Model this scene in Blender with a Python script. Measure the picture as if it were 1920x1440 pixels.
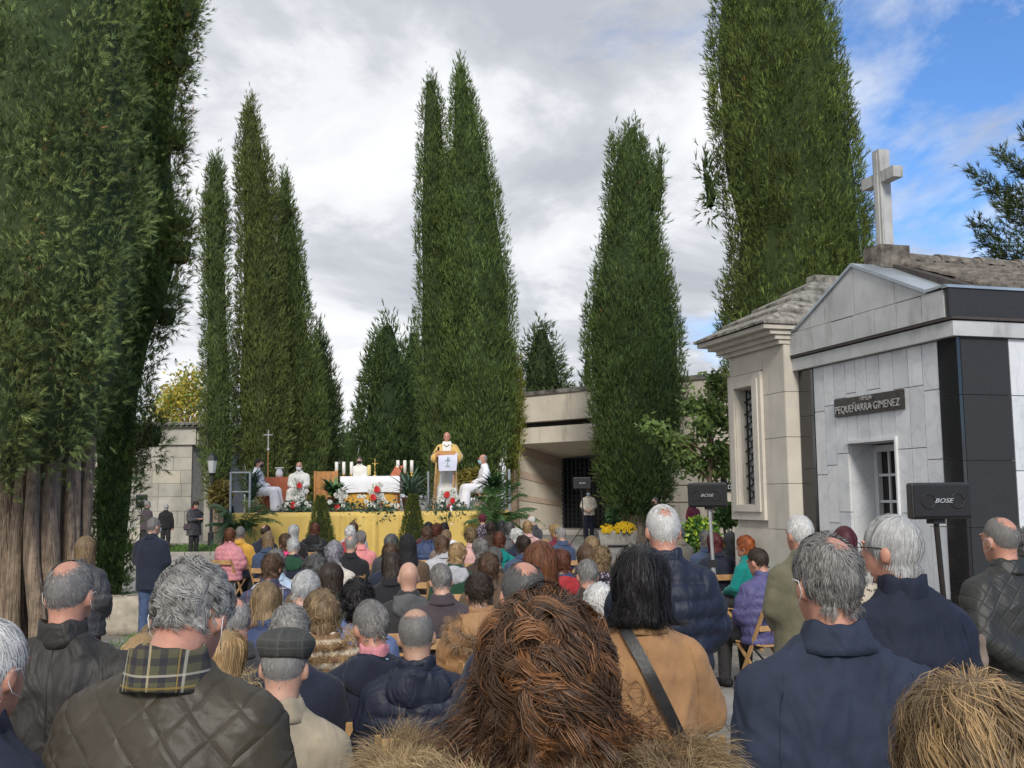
import bpy, math, random
import numpy as np
from mathutils import Matrix, Vector

for _o in list(bpy.data.objects):
    bpy.data.objects.remove(_o, do_unlink=True)
SC = bpy.context.scene
COL = SC.collection

# ---------------------------------------------------------------- camera
FPX = 1950.0
TH = math.atan(213 / 1950)
PH = 0.01
F_ = np.array([0, math.cos(TH), math.sin(TH)])
U_ = np.array([0, -math.sin(TH), math.cos(TH)])
R0 = np.array([1.0, 0, 0])
R_ = R0 * math.cos(PH) - U_ * math.sin(PH)
V_ = U_ * math.cos(PH) + R0 * math.sin(PH)
EYE = np.array([0, 0, 1.8])
cam_data = bpy.data.cameras.new('camera')
cam = bpy.data.objects.new('camera', cam_data)
COL.objects.link(cam)
cam_data.sensor_width = 36
cam_data.lens = 36 * FPX / 1920
cam_data.clip_start = 0.05
cam_data.clip_end = 3000
M4 = Matrix.Identity(4)
for i in range(3):
    M4[i][0] = R_[i]; M4[i][1] = V_[i]; M4[i][2] = -F_[i]; M4[i][3] = EYE[i]
cam.matrix_world = M4
SC.camera = cam


def at(px, py, d):
    """A point of the place at ground distance d seen along a sight line (survey helper)."""
    r = F_ + R_ * (px - 960) / FPX - V_ * (py - 720) / FPX
    return EYE + r * d / r[1]


# ---------------------------------------------------------------- world: broken cloud over blue sky
SUN_EL, SUN_AZ = math.radians(34), math.radians(177)   # azimuth clockwise from +Y
w = bpy.data.worlds.new('World'); SC.world = w; w.use_nodes = True
nt = w.node_tree; nt.nodes.clear(); L = nt.links


def nd(t, **k):
    n = nt.nodes.new(t)
    for a, b in k.items():
        setattr(n, a, b)
    return n


sky = nd('ShaderNodeTexSky', sky_type='NISHITA', sun_disc=False)
sky.sun_elevation = SUN_EL; sky.sun_rotation = SUN_AZ; sky.altitude = 900; sky.air_density = 1.0; sky.dust_density = 0.6; sky.ozone_density = 2.2
geo = nd('ShaderNodeTexCoord')
sep = nd('ShaderNodeSeparateXYZ'); L.new(geo.outputs['Generated'], sep.inputs[0])
zz = nd('ShaderNodeMath', operation='MAXIMUM'); L.new(sep.outputs['Z'], zz.inputs[0]); zz.inputs[1].default_value = 0.0
za = nd('ShaderNodeMath', operation='ADD'); L.new(zz.outputs[0], za.inputs[0]); za.inputs[1].default_value = 0.22
comb = nd('ShaderNodeCombineXYZ')
for i, a in enumerate('XY'):
    dv = nd('ShaderNodeMath', operation='DIVIDE'); L.new(sep.outputs[a], dv.inputs[0]); L.new(za.outputs[0], dv.inputs[1]); L.new(dv.outputs[0], comb.inputs[i])


def wnoise(scale, detail, rough, off, dist=0.0):
    m = nd('ShaderNodeMapping'); L.new(comb.outputs[0], m.inputs[0]); m.inputs['Location'].default_value = off
    n = nd('ShaderNodeTexNoise'); L.new(m.outputs[0], n.inputs['Vector'])
    n.inputs['Scale'].default_value = scale; n.inputs['Detail'].default_value = detail; n.inputs['Roughness'].default_value = rough; n.inputs['Distortion'].default_value = dist
    return n


def ramp(src, stops):
    r = nd('ShaderNodeValToRGB'); L.new(src, r.inputs[0])
    while len(r.color_ramp.elements) < len(stops):
        r.color_ramp.elements.new(0.5)
    for e, (p, c) in zip(r.color_ramp.elements, stops):
        e.position = p; e.color = (*c, 1) if len(c) == 3 else c
    return r


def math2(op, a, b):
    n = nd('ShaderNodeMath', operation=op)
    for i, v in enumerate((a, b)):
        if isinstance(v, (int, float)):
            n.inputs[i].default_value = v
        else:
            L.new(v, n.inputs[i])
    return n.outputs[0]


cover = wnoise(1.5, 9, 0.6, (2.2, 2.9, 0.0), 0.3)          # where cloud lies
bias = math2('MULTIPLY', sep.outputs['X'], -0.36)             # the cloud deck thins towards the right
low = math2('MULTIPLY', math2('MAXIMUM', math2('SUBTRACT', 0.22, sep.outputs['Z']), 0.0), 0.9)   # clouds close up towards the horizon
cov = math2('ADD', math2('ADD', cover.outputs['Fac'], bias), low)
cmask = ramp(cov, [(0.26, (0, 0, 0)), (0.42, (1, 1, 1))])
body = wnoise(1.75, 9, 0.58, (7.2, 4.5, 2.0), 0.35)            # thick grey bellies and bright thin rims
shade = ramp(body.outputs['Fac'], [(0.36, (3.4, 3.55, 3.9)), (0.45, (4.2, 4.35, 4.7)), (0.52, (5.7, 5.85, 6.1)), (0.60, (6.4, 6.5, 6.65))])
mx = nd('ShaderNodeMix', data_type='RGBA')
L.new(cmask.outputs[0], mx.inputs['Factor'])
skyboost = nd('ShaderNodeMix', data_type='RGBA', blend_type='MULTIPLY'); skyboost.inputs['Factor'].default_value = 1
L.new(sky.outputs[0], skyboost.inputs['A']); skyboost.inputs['B'].default_value = (.66, .92, 1.2, 1)
L.new(skyboost.outputs['Result'], mx.inputs['A']); L.new(shade.outputs[0], mx.inputs['B'])
bg = nd('ShaderNodeBackground'); bg.inputs['Strength'].default_value = 0.085
L.new(mx.outputs['Result'], bg.inputs['Color'])
w.cycles.sampling_method = 'MANUAL'; w.cycles.sample_map_resolution = 512
wo = nd('ShaderNodeOutputWorld'); L.new(bg.outputs[0], wo.inputs[0])

sun_d = bpy.data.lights.new('sun', 'SUN'); sun = bpy.data.objects.new('sun', sun_d); COL.objects.link(sun)
sun_d.energy = 1.5; sun_d.angle = math.radians(14); sun_d.color = (1, 0.95, 0.87)
_sd = Vector((math.sin(SUN_AZ) * math.cos(SUN_EL), math.cos(SUN_AZ) * math.cos(SUN_EL), math.sin(SUN_EL)))
sun.rotation_euler = _sd.to_track_quat('Z', 'Y').to_euler(); sun.location = (-8, -12, 20)
vs = SC.view_settings
vs.view_transform = 'Standard'; vs.look = 'None'; vs.gamma = 1; vs.exposure = 0.88; vs.use_curve_mapping = False
SC.cycles.max_bounces = 3; SC.cycles.diffuse_bounces = 2; SC.cycles.glossy_bounces = 2; SC.cycles.transmission_bounces = 2
SC.cycles.use_denoising = True

# ---------------------------------------------------------------- helpers: meshes
rng = np.random.default_rng(7)
random.seed(7)


def tag(o, label=None, cat=None, group=None, kind=None):
    if label: o['label'] = label
    if cat: o['category'] = cat
    if group: o['group'] = group
    if kind: o['kind'] = kind
    return o


def empty(name, loc=(0, 0, 0), rz=0.0, parent=None):
    o = bpy.data.objects.new(name, None); COL.objects.link(o)
    o.location = loc; o.rotation_euler = (0, 0, rz); o.empty_display_size = 0.1
    if parent: o.parent = parent
    return o


def obj(name, me, mat=None, parent=None, loc=None, rot=None, scale=None):
    o = bpy.data.objects.new(name, me); COL.objects.link(o)
    if mat is not None:
        if len(me.materials) == 0:
            me.materials.append(mat)
        if me.materials[0] is not mat:
            o.material_slots[0].link = 'OBJECT'; o.material_slots[0].material = mat
    if parent: o.parent = parent
    if loc is not None: o.location = loc
    if rot is not None: o.rotation_euler = rot
    if scale is not None: o.scale = scale
    return o


def copy_tree(o, parent=None):
    c = o.copy(); COL.objects.link(c); c.parent = parent
    for ch in o.children:
        copy_tree(ch, c)
    return c


def np_mesh(name, V, T=None, Q=None, smooth=False, colors=None, mats=None):
    """mesh from numpy verts + triangles + quads"""
    me = bpy.data.meshes.new(name)
    V = np.asarray(V, np.float32)
    nt_ = 0 if T is None else len(T); nq = 0 if Q is None else len(Q)
    me.vertices.add(len(V)); me.vertices.foreach_set('co', V.ravel())
    me.loops.add(nt_ * 3 + nq * 4); me.polygons.add(nt_ + nq)
    li = []
    if nt_: li.append(np.asarray(T, np.int32).ravel())
    if nq: li.append(np.asarray(Q, np.int32).ravel())
    me.loops.foreach_set('vertex_index', np.concatenate(li))
    st = np.concatenate([np.arange(nt_) * 3, nt_ * 3 + np.arange(nq) * 4]).astype(np.int32)
    me.polygons.foreach_set('loop_start', st)
    if smooth:
        me.polygons.foreach_set('use_smooth', np.ones(nt_ + nq, bool))
    me.update(calc_edges=True)
    if colors is not None:
        a = me.color_attributes.new('tint', 'FLOAT_COLOR', 'POINT')
        c = np.ones((len(V), 4), np.float32); c[:, :3] = colors
        a.data.foreach_set('color', c.ravel())
    return me


def unit(v):
    v = np.asarray(v, float); n = np.linalg.norm(v, axis=-1, keepdims=True)
    return v / np.maximum(n, 1e-9)


class MB:
    def __init__(s):
        s.v = []; s.f = []

    def add(s, vs, fs):
        b = len(s.v); s.v += [tuple(float(c) for c in p) for p in vs]; s.f += [tuple(i + b for i in f) for f in fs]; return s

    def hexa(s, a, b):
        """a, b: two matching loops of points joined as a solid"""
        n = len(a)
        fs = [tuple(range(n - 1, -1, -1)), tuple(range(n, 2 * n))] + [(i, (i + 1) % n, n + (i + 1) % n, n + i) for i in range(n)]
        return s.add(list(a) + list(b), fs)

    def box(s, c, size, M=None, bev=0.0):
        x, y, z = [k / 2 for k in size]
        if bev > 0:
            b = min(bev, x * .9, y * .9, z * .9)
            r1 = [(-x + b, -y), (x - b, -y), (x, -y + b), (x, y - b), (x - b, y), (-x + b, y), (-x, y - b), (-x, -y + b)]
            r0 = [(p[0] * (x - b) / x, p[1] * (y - b) / y) for p in r1]
            rings = [(r0, -z), (r1, -z + b), (r1, z - b), (r0, z)]
            vs = [(p[0], p[1], zz_) for r, zz_ in rings for p in r]
            fs = [tuple(range(7, -1, -1)), tuple(range(24, 32))]
            for k in range(3):
                fs += [(k * 8 + i, k * 8 + (i + 1) % 8, (k + 1) * 8 + (i + 1) % 8, (k + 1) * 8 + i) for i in range(8)]
        else:
            vs = [(-x, -y, -z), (x, -y, -z), (x, y, -z), (-x, y, -z), (-x, -y, z), (x, -y, z), (x, y, z), (-x, y, z)]
            fs = [(3, 2, 1, 0), (4, 5, 6, 7), (0, 1, 5, 4), (1, 2, 6, 5), (2, 3, 7, 6), (3, 0, 4, 7)]
        if M is not None:
            vs = [tuple(M @ Vector(p)) for p in vs]
        return s.add([(p[0] + c[0], p[1] + c[1], p[2] + c[2]) for p in vs], fs)

    def tube(s, pts, rad, n=8, caps=True):
        pts = [Vector(p) for p in pts]
        if not hasattr(rad, '__len__'): rad = [rad] * len(pts)
        vs = []; fs = []
        up = Vector((0.31, 0.2, 0.93)).normalized()
        for i, p in enumerate(pts):
            t = (pts[min(i + 1, len(pts) - 1)] - pts[max(i - 1, 0)]).normalized()
            a = t.cross(up)
            if a.length < 1e-3: a = t.cross(Vector((1, 0, 0)))
            a.normalize(); b = t.cross(a)
            for k in range(n):
                q = 2 * math.pi * k / n
                vs.append(p + (a * math.cos(q) + b * math.sin(q)) * rad[i])
        for i in range(len(pts) - 1):
            fs += [(i * n + k, i * n + (k + 1) % n, (i + 1) * n + (k + 1) % n, (i + 1) * n + k) for k in range(n)]
        if caps:
            fs += [tuple(range(n - 1, -1, -1)), tuple(range((len(pts) - 1) * n, len(pts) * n))]
        return s.add(vs, fs)

    def lathe(s, c, prof, n=16, sx=1, sy=1):
        vs = []; fs = []
        for r, z in prof:
            for k in range(n):
                q = 2 * math.pi * k / n
                vs.append((c[0] + r * math.cos(q) * sx, c[1] + r * math.sin(q) * sy, c[2] + z))
        m = len(prof)
        for i in range(m - 1):
            fs += [(i * n + k, i * n + (k + 1) % n, (i + 1) * n + (k + 1) % n, (i + 1) * n + k) for k in range(n)]
        fs += [tuple(range(n - 1, -1, -1)), tuple(range((m - 1) * n, m * n))]
        return s.add(vs, fs)

    def mesh(s, name, smooth=False):
        me = bpy.data.meshes.new(name); me.from_pydata(s.v, [], s.f)
        if smooth:
            me.polygons.foreach_set('use_smooth', [True] * len(me.polygons))
        me.update(); return me

    def build(s, name, mat, parent=None, smooth=False):
        return obj(name, s.mesh(name, smooth), mat, parent)


# ---------------------------------------------------------------- helpers: materials
MATS = {}


def mat(name, col, rough=0.8, var=0.25, vscale=6.0, bump=0.0, bscale=40.0, metal=0.0, spec=0.5, attr=False, sss=0.0, extra=None, col2=None, sheen=0.0, coat=0.0, bdist=0.01, trans=0.0):
    key = name
    if key in MATS: return MATS[key]
    m = bpy.data.materials.new(name); m.use_nodes = True; MATS[key] = m
    t = m.node_tree; ns = t.nodes; lk = t.links
    b = ns['Principled BSDF']
    b.inputs['Roughness'].default_value = rough; b.inputs['Metallic'].default_value = metal
    b.inputs['Specular IOR Level'].default_value = spec
    if sss:
        b.inputs['Subsurface Weight'].default_value = sss; b.inputs['Subsurface Radius'].default_value = (1, .35, .2); b.inputs['Subsurface Scale'].default_value = .012
    if sheen:
        b.inputs['Sheen Weight'].default_value = sheen; b.inputs['Sheen Roughness'].default_value = .5
    if coat: b.inputs['Coat Weight'].default_value = coat
    tc = ns.new('ShaderNodeTexCoord')
    n1 = ns.new('ShaderNodeTexNoise'); lk.new(tc.outputs['Object'], n1.inputs['Vector'])
    n1.inputs['Scale'].default_value = vscale; n1.inputs['Detail'].default_value = 6; n1.inputs['Roughness'].default_value = .62
    r = ns.new('ShaderNodeValToRGB'); lk.new(n1.outputs['Fac'], r.inputs[0])
    c = np.array(col[:3]); c2 = np.array(col2[:3]) if col2 is not None else c
    lo = c * (1 - var); hi = np.minimum(c2 * (1 + var), 1)
    r.color_ramp.elements[0].position = .32; r.color_ramp.elements[1].position = .68
    r.color_ramp.elements[0].color = (*lo, 1); r.color_ramp.elements[1].color = (*hi, 1)
    out = r.outputs[0]
    if attr:
        a = ns.new('ShaderNodeVertexColor'); a.layer_name = 'tint'
        mm = ns.new('ShaderNodeMix'); mm.data_type = 'RGBA'; mm.blend_type = 'MULTIPLY'; mm.inputs['Factor'].default_value = 1
        lk.new(out, mm.inputs['A']); lk.new(a.outputs[0], mm.inputs['B']); out = mm.outputs['Result']
    if extra: out = extra(t, tc, out, b) or out
    lk.new(out, b.inputs['Base Color'])
    if bump:
        n2 = ns.new('ShaderNodeTexNoise'); lk.new(tc.outputs['Object'], n2.inputs['Vector'])
        n2.inputs['Scale'].default_value = bscale; n2.inputs['Detail'].default_value = 5
        bp = ns.new('ShaderNodeBump'); bp.inputs['Strength'].default_value = bump; bp.inputs['Distance'].default_value = bdist
        lk.new(n2.outputs['Fac'], bp.inputs['Height']); lk.new(bp.outputs[0], b.inputs['Normal'])
    if trans:
        tr = ns.new('ShaderNodeBsdfTranslucent'); lk.new(out, tr.inputs['Color'])
        ms = ns.new('ShaderNodeMixShader'); ms.inputs[0].default_value = trans
        o_ = ns['Material Output']; lk.new(b.outputs[0], ms.inputs[1]); lk.new(tr.outputs[0], ms.inputs[2]); lk.new(ms.outputs[0], o_.inputs['Surface'])
    return m


def ex_streaks(t, tc, out, b, col=(0.18, 0.17, 0.15), scale=(5, 5, .5), lo=.52, hi=.75, amt=.6):
    """weather streaks running down stone"""
    ns, lk = t.nodes, t.links
    mp = ns.new('ShaderNodeMapping'); lk.new(tc.outputs['Object'], mp.inputs[0]); mp.inputs['Scale'].default_value = scale
    n = ns.new('ShaderNodeTexNoise'); lk.new(mp.outputs[0], n.inputs['Vector']); n.inputs['Scale'].default_value = 1.6; n.inputs['Detail'].default_value = 7; n.inputs['Roughness'].default_value = .65
    r = ns.new('ShaderNodeMapRange'); lk.new(n.outputs['Fac'], r.inputs[0]); r.inputs[1].default_value = lo; r.inputs[2].default_value = hi; r.inputs[3].default_value = 0; r.inputs[4].default_value = amt
    mm = ns.new('ShaderNodeMix'); mm.data_type = 'RGBA'; lk.new(r.outputs[0], mm.inputs['Factor']); lk.new(out, mm.inputs['A']); mm.inputs['B'].default_value = (*col, 1)
    return mm.outputs['Result']


def ex_veins(t, tc, out, b):
    ns, lk = t.nodes, t.links
    n0 = ns.new('ShaderNodeTexNoise'); lk.new(tc.outputs['Object'], n0.inputs['Vector']); n0.inputs['Scale'].default_value = 2.2; n0.inputs['Detail'].default_value = 8; n0.inputs['Distortion'].default_value = 1.6
    r = ns.new('ShaderNodeValToRGB'); lk.new(n0.outputs['Fac'], r.inputs[0])
    r.color_ramp.elements[0].position = .46; r.color_ramp.elements[0].color = (1, 1, 1, 1)
    e = r.color_ramp.elements.new(.5); e.color = (.72, .74, .77, 1)
    r.color_ramp.elements[-1].position = .54; r.color_ramp.elements[-1].color = (1, 1, 1, 1)
    mm = ns.new('ShaderNodeMix'); mm.data_type = 'RGBA'; mm.blend_type = 'MULTIPLY'; mm.inputs['Factor'].default_value = .45
    lk.new(out, mm.inputs['A']); lk.new(r.outputs[0], mm.inputs['B'])
    return ex_streaks(t, tc, mm.outputs['Result'], b, (.34, .34, .33), (3, 3, .6), .55, .85, .4)


def text_mesh(body, size, depth=.004, align='CENTER', shear=0.0, xs=1.0):
    cu = bpy.data.curves.new('lettering', 'FONT'); cu.body = body; cu.size = size; cu.extrude = depth; cu.align_x = align; cu.align_y = 'CENTER'; cu.shear = shear; cu.resolution_u = 3
    o = bpy.data.objects.new('lettering_tmp', cu); COL.objects.link(o)
    dg = bpy.context.evaluated_depsgraph_get(); dg.update()
    me = bpy.data.meshes.new_from_object(o.evaluated_get(dg)); bpy.data.objects.remove(o)
    if xs != 1.0:
        me.transform(Matrix.Diagonal((xs, 1, 1, 1)))
    return me
# ================================================================ the setting: ground
GY = [0, 16, 25, 32, 38, 60, 400]
GZ = [0, 0, .12, .26, .42, .42, .42]


def gz(y): return float(np.interp(y, GY, GZ))


def ex_ground(t, tc, out, b):
    ns, lk = t.nodes, t.links
    o = ex_streaks(t, tc, out, b, (.36, .34, .3), (.55, .55, .55), .5, .62, .75)
    o = ex_streaks(t, tc, o, b, (.07, .065, .058), (.9, .9, .9), .56, .8, .7)
    n0 = ns.new('ShaderNodeTexNoise'); lk.new(tc.outputs['Object'], n0.inputs['Vector']); n0.inputs['Scale'].default_value = 1.1; n0.inputs['Detail'].default_value = 3
    ad = ns.new('ShaderNodeMix'); ad.data_type = 'RGBA'; ad.inputs['Factor'].default_value = .22; lk.new(tc.outputs['Object'], ad.inputs['A']); lk.new(n0.outputs['Color'], ad.inputs['B'])
    v = ns.new('ShaderNodeTexVoronoi'); v.feature = 'DISTANCE_TO_EDGE'; v.inputs['Scale'].default_value = .75; lk.new(ad.outputs['Result'], v.inputs['Vector'])
    r = ns.new('ShaderNodeMapRange'); lk.new(v.outputs['Distance'], r.inputs[0]); r.inputs[1].default_value = .002; r.inputs[2].default_value = .007; r.inputs[3].default_value = .7; r.inputs[4].default_value = 0
    mm = ns.new('ShaderNodeMix'); mm.data_type = 'RGBA'; lk.new(r.outputs[0], mm.inputs['Factor']); lk.new(o, mm.inputs['A']); mm.inputs['B'].default_value = (.05, .045, .04, 1)
    return mm.outputs['Result']


m_ground = mat('worn_concrete', (.2, .185, .165), .9, .25, 3.0, .5, 90, extra=ex_ground)
xs = [-400, -60, -30, -15, -8, -4, 0, 4, 8, 15, 30, 60, 400]
ys = [-60, -4, 4, 10, 16, 20, 25, 28, 32, 35, 38, 45, 60, 120, 900]
mb = MB()
vs_ = [(x, y, gz(y)) for y in ys for x in xs]
nx = len(xs)
mb.add(vs_, [(j * nx + i, j * nx + i + 1, (j + 1) * nx + i + 1, (j + 1) * nx + i) for j in range(len(ys) - 1) for i in range(nx - 1)])
tag(mb.build('ground', m_ground), kind='structure')
# concrete slabs of the pavement on the right and a paler path on the left
m_slab = mat('pavement_slab', (.3, .285, .26), .9, .22, 2.5, .5, 70, extra=lambda t, tc, o, b: ex_streaks(t, tc, o, b, (.13, .12, .1), (1, 1, 1), .5, .75, .6))
pav = empty('pavement', (0, 0, 0)); tag(pav, kind='structure')


def sheet(name, pts, h, m, parent=None):
    b = MB(); b.hexa([(x, y, gz(y) - .02) for x, y in pts], [(x, y, gz(y) + h) for x, y in pts]); return b.build(name, m, parent)


k = 0
for iy in range(9):
    for ix in range(3):
        x0 = 0.95 + ix * .62 + iy * .012; y0 = 2.9 + iy * .78
        sheet('slab', [(x0 + .006, y0 + .006), (x0 + .612, y0 + .006), (x0 + .612, y0 + .77), (x0 + .006, y0 + .77)], .006 + .004 * random.random(), m_slab, pav)
m_path = mat('pale_path', (.42, .385, .33), .9, .2, 2.0, .4, 60)
tag(sheet('path', [(-10.5, 19.5), (-7.6, 17.5), (-6.6, 30.3), (-13.5, 30.3)], .008, m_path), kind='structure')
m_kerb = mat('kerb_stone', (.4, .375, .33), .9, .25, 3, .4, 50)
kerb = empty('kerb'); tag(kerb, kind='structure')
for i in range(9):
    a = np.array([-13.2 + i * .74, 30.4]);
    sheet('kerb_stone', [(a[0], a[1]), (a[0] + .72, a[1]), (a[0] + .72, a[1] + .16), (a[0], a[1] + .16)], .1, m_kerb, kerb)
# grass strip
m_grass = mat('grass_blades', (.09, .17, .035), .8, .4, 3, attr=True)
m_soil = mat('lawn_soil', (.08, .11, .035), .95, .3, 5)
tag(sheet('lawn', [(-13.6, 30.58), (-6.2, 30.58), (-6.2, 34.0), (-13.6, 34.0)], .05, m_soil), kind='structure')


def grass(name, x0, x1, y0, y1, n, h):
    P = np.stack([rng.uniform(x0, x1, n), rng.uniform(y0, y1, n), np.zeros(n)], 1); P[:, 2] = np.interp(P[:, 1], GY, GZ) + .03
    a = rng.uniform(0, 6.28, n); d = np.stack([np.cos(a), np.sin(a), 0 * a], 1)
    hh = h * rng.uniform(.5, 1.2, n)[:, None]
    tip = P + np.array([0, 0, 1]) * hh + d[:, ::1] * hh * .4
    s = np.stack([-np.sin(a), np.cos(a), 0 * a], 1) * h * .12
    V = np.stack([P - s, P + s, tip], 1).reshape(-1, 3)
    c = np.repeat(rng.uniform(.6, 1.4, (n, 1)) * np.array([[1, 1, 1]]), 3, 0)
    return obj(name, np_mesh(name, V, np.arange(n * 3).reshape(-1, 3), colors=c), m_grass)


tag(grass('grass', -13.5, -6.3, 30.6, 33.9, 9000, .13), 'short green grass on the lawn beside the left stone building', 'grass', kind='stuff')
tag(grass('grass', -5.1, -4.5, 12.2, 14.2, 700, .05), 'thin green grass beside the stone bench block', 'grass', kind='stuff')


# ================================================================ right tomb with the name plate
ANG = math.radians(16)
TU = np.array([-math.sin(ANG), math.cos(ANG), 0]); TV = np.array([math.cos(ANG), math.sin(ANG), 0])
TC = np.array([4.105, 9.5, 0.0])


def T(s, t, z): return TC + TU * s + TV * t + np.array([0, 0, z])


def tbox(b, s0, s1, t0, t1, z0, z1):
    return b.hexa([T(s0, t0, z0), T(s1, t0, z0), T(s1, t1, z0), T(s0, t1, z0)], [T(s0, t0, z1), T(s1, t0, z1), T(s1, t1, z1), T(s0, t1, z1)])


m_marble = mat('white_marble', (.66, .67, .68), .35, .1, 2.5, .05, 30, extra=ex_veins)
m_marble2 = mat('grey_white_marble', (.6, .615, .635), .35, .12, 2.0, .05, 30, extra=ex_veins)
m_fascia = mat('weathered_marble', (.5, .505, .5), .5, .16, 2.0, .1, 40, extra=lambda t, tc, o, b: ex_streaks(t, tc, o, b, (.16, .155, .14), (2.5, 2.5, .9), .5, .8, .75))
m_black = mat('polished_black_granite', (.022, .022, .024), .07, .5, 120, 0, 1, spec=.6)
m_blackm = mat('matt_black_granite', (.034, .034, .035), .5, .45, 160, 0, 1, spec=.25)
m_joint = mat('mortar', (.42, .41, .39), .95, .2, 8)
m_metal = mat('zinc_trim', (.42, .47, .5), .4, .15, 3, metal=.6)
m_dark = mat('dark_interior', (.012, .011, .011), .5, .2, 3)
m_bronze = mat('dark_bronze', (.07, .065, .06), .38, .3, 20, metal=.7)
m_silver = mat('bright_bronze', (.55, .53, .5), .3, .2, 20, metal=.85)
m_alu = mat('painted_door_frame', (.55, .56, .57), .45, .06, 4)
m_flash = mat('bitumen_flashing', (.06, .05, .045), .85, .3, 6, .5, 30)
m_ctile = mat('lichen_roof_tile', (.1, .082, .068), .92, .45, 9, .4, 45, col2=(.17, .15, .125))
m_white_st = mat('white_painted_concrete', (.42, .42, .405), .75, .15, 4, .2, 40, extra=lambda t, tc, o, b: ex_streaks(t, tc, o, b, (.12, .115, .1), (9, 9, 1.1), .52, .72, .8))

tomb = empty('marble_tomb', T(1.35, 1.8, 0)); tag(tomb, 'white marble family tomb with black granite corners, name plate and cross on the roof', 'tomb')


def tpart(name, b, m, parent=None, smooth=False):
    o = b.build(name, m, None, smooth)
    p = parent or tomb
    o.parent = p
    o.matrix_parent_inverse = Matrix.Translation(-Vector(tomb.location)) if p is tomb else Matrix.Identity(4)
    return o


b = MB()   # core behind the slabs, leaving the door niche free
tbox(b, .03, .93, .03, 4.0, 0, 3.40); tbox(b, 1.80, 2.69, .03, 4.0, 0, 3.40); tbox(b, .93, 1.80, .03, 4.0, 2.37, 3.40); tbox(b, .93, 1.80, .41, 4.0, 0, 2.37)
tpart('wall', b, m_joint)
rows = [0.0, .75, 1.49, 2.10, 2.335, 2.83, 3.235]
G = .004


def slabf(s0, s1, z0, z1, m, t0=0.0, t1=.035):
    tpart('slab', tbox(MB(), s0 + G, s1 - G, t0, t1, z0 + G, z1 - G), m)


cols_r = [.27, .50, .72, .955]; cols_l = [1.785, 2.0, 2.20, 2.40]
rr = random.Random(3)
for cs in (cols_r, cols_l):
    for i in range(len(cs) - 1):
        off = rr.choice([0, .12, -.1])
        zs_ = [0, .75 + off, 1.49 + off, 2.12 + off, 2.78 + off * .5, 3.235]
        for j in range(5):
            slabf(cs[i], cs[i + 1], zs_[j], zs_[j + 1], rr.choice([m_marble, m_marble, m_marble2]))
top = [.955, 1.18, 1.40, 1.60, 1.785]
for i in range(4):
    off = rr.choice([0, .05, -.06])
    slabf(top[i], top[i + 1], 2.345, 2.83 + off, rr.choice([m_marble, m_marble2])); slabf(top[i], top[i + 1], 2.83 + off, 3.235, rr.choice([m_marble, m_marble, m_marble2]))
for z0, z1 in ((0, .28), (.28, .885), (.885, 1.49), (1.49, 2.095), (2.095, 2.70), (2.70, 3.235)):
    tpart('granite_slab', tbox(MB(), -.004, .262, -.006, .03, z0 + .003, z1 - .003), m_black)          # near pillar, front
    tpart('granite_slab', tbox(MB(), -.008, .028, .0345, .56, z0 + .003, z1 - .003), m_blackm)       # near pillar, side
    tpart('granite_slab', tbox(MB(), 2.405, 2.70, -.006, .03, z0 + .003, z1 - .003), m_black)        # far pillar, front
for i in range(5):       # side wall marble
    t0 = .57 + i * .7
    for z0, z1 in ((0, 1.0), (1.0, 2.0), (2.0, 2.70), (2.70, 3.235)):
        tpart('slab', tbox(MB(), -.003, .028, t0 + G, t0 + .7 - G, z0 + G, z1 - G), rr.choice([m_marble, m_marble2]))
b = MB(); tbox(b, -.05, 2.80, -.07, 4.05, 3.24, 3.38); tpart('trim', b, m_fascia)
b = MB(); tbox(b, -.075, 2.83, -.095, 4.08, 3.392, 3.416); tpart('drip_edge', b, m_flash)
cuts = [.02, .34, .72, 1.08, 1.46, 1.86, 2.24, 2.56, 2.86]
b = MB(); tbox(b, 0, 2.8, -.07, 4.0, 3.42, 3.66); tpart('fascia_core', b, m_joint)
for i in range(len(cuts) - 1):
    tpart('fascia_slab', tbox(MB(), cuts[i] + G, cuts[i + 1] - G, -.10, -.065, 3.42, 3.675 + rr.uniform(-.006, .006)), m_fascia)
for i in range(4):
    tpart('granite_slab', tbox(MB(), -.045, -.005, -.095 + i * 1.03, -.097 + (i + 1) * 1.03, 3.42, 3.685), m_blackm)
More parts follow.
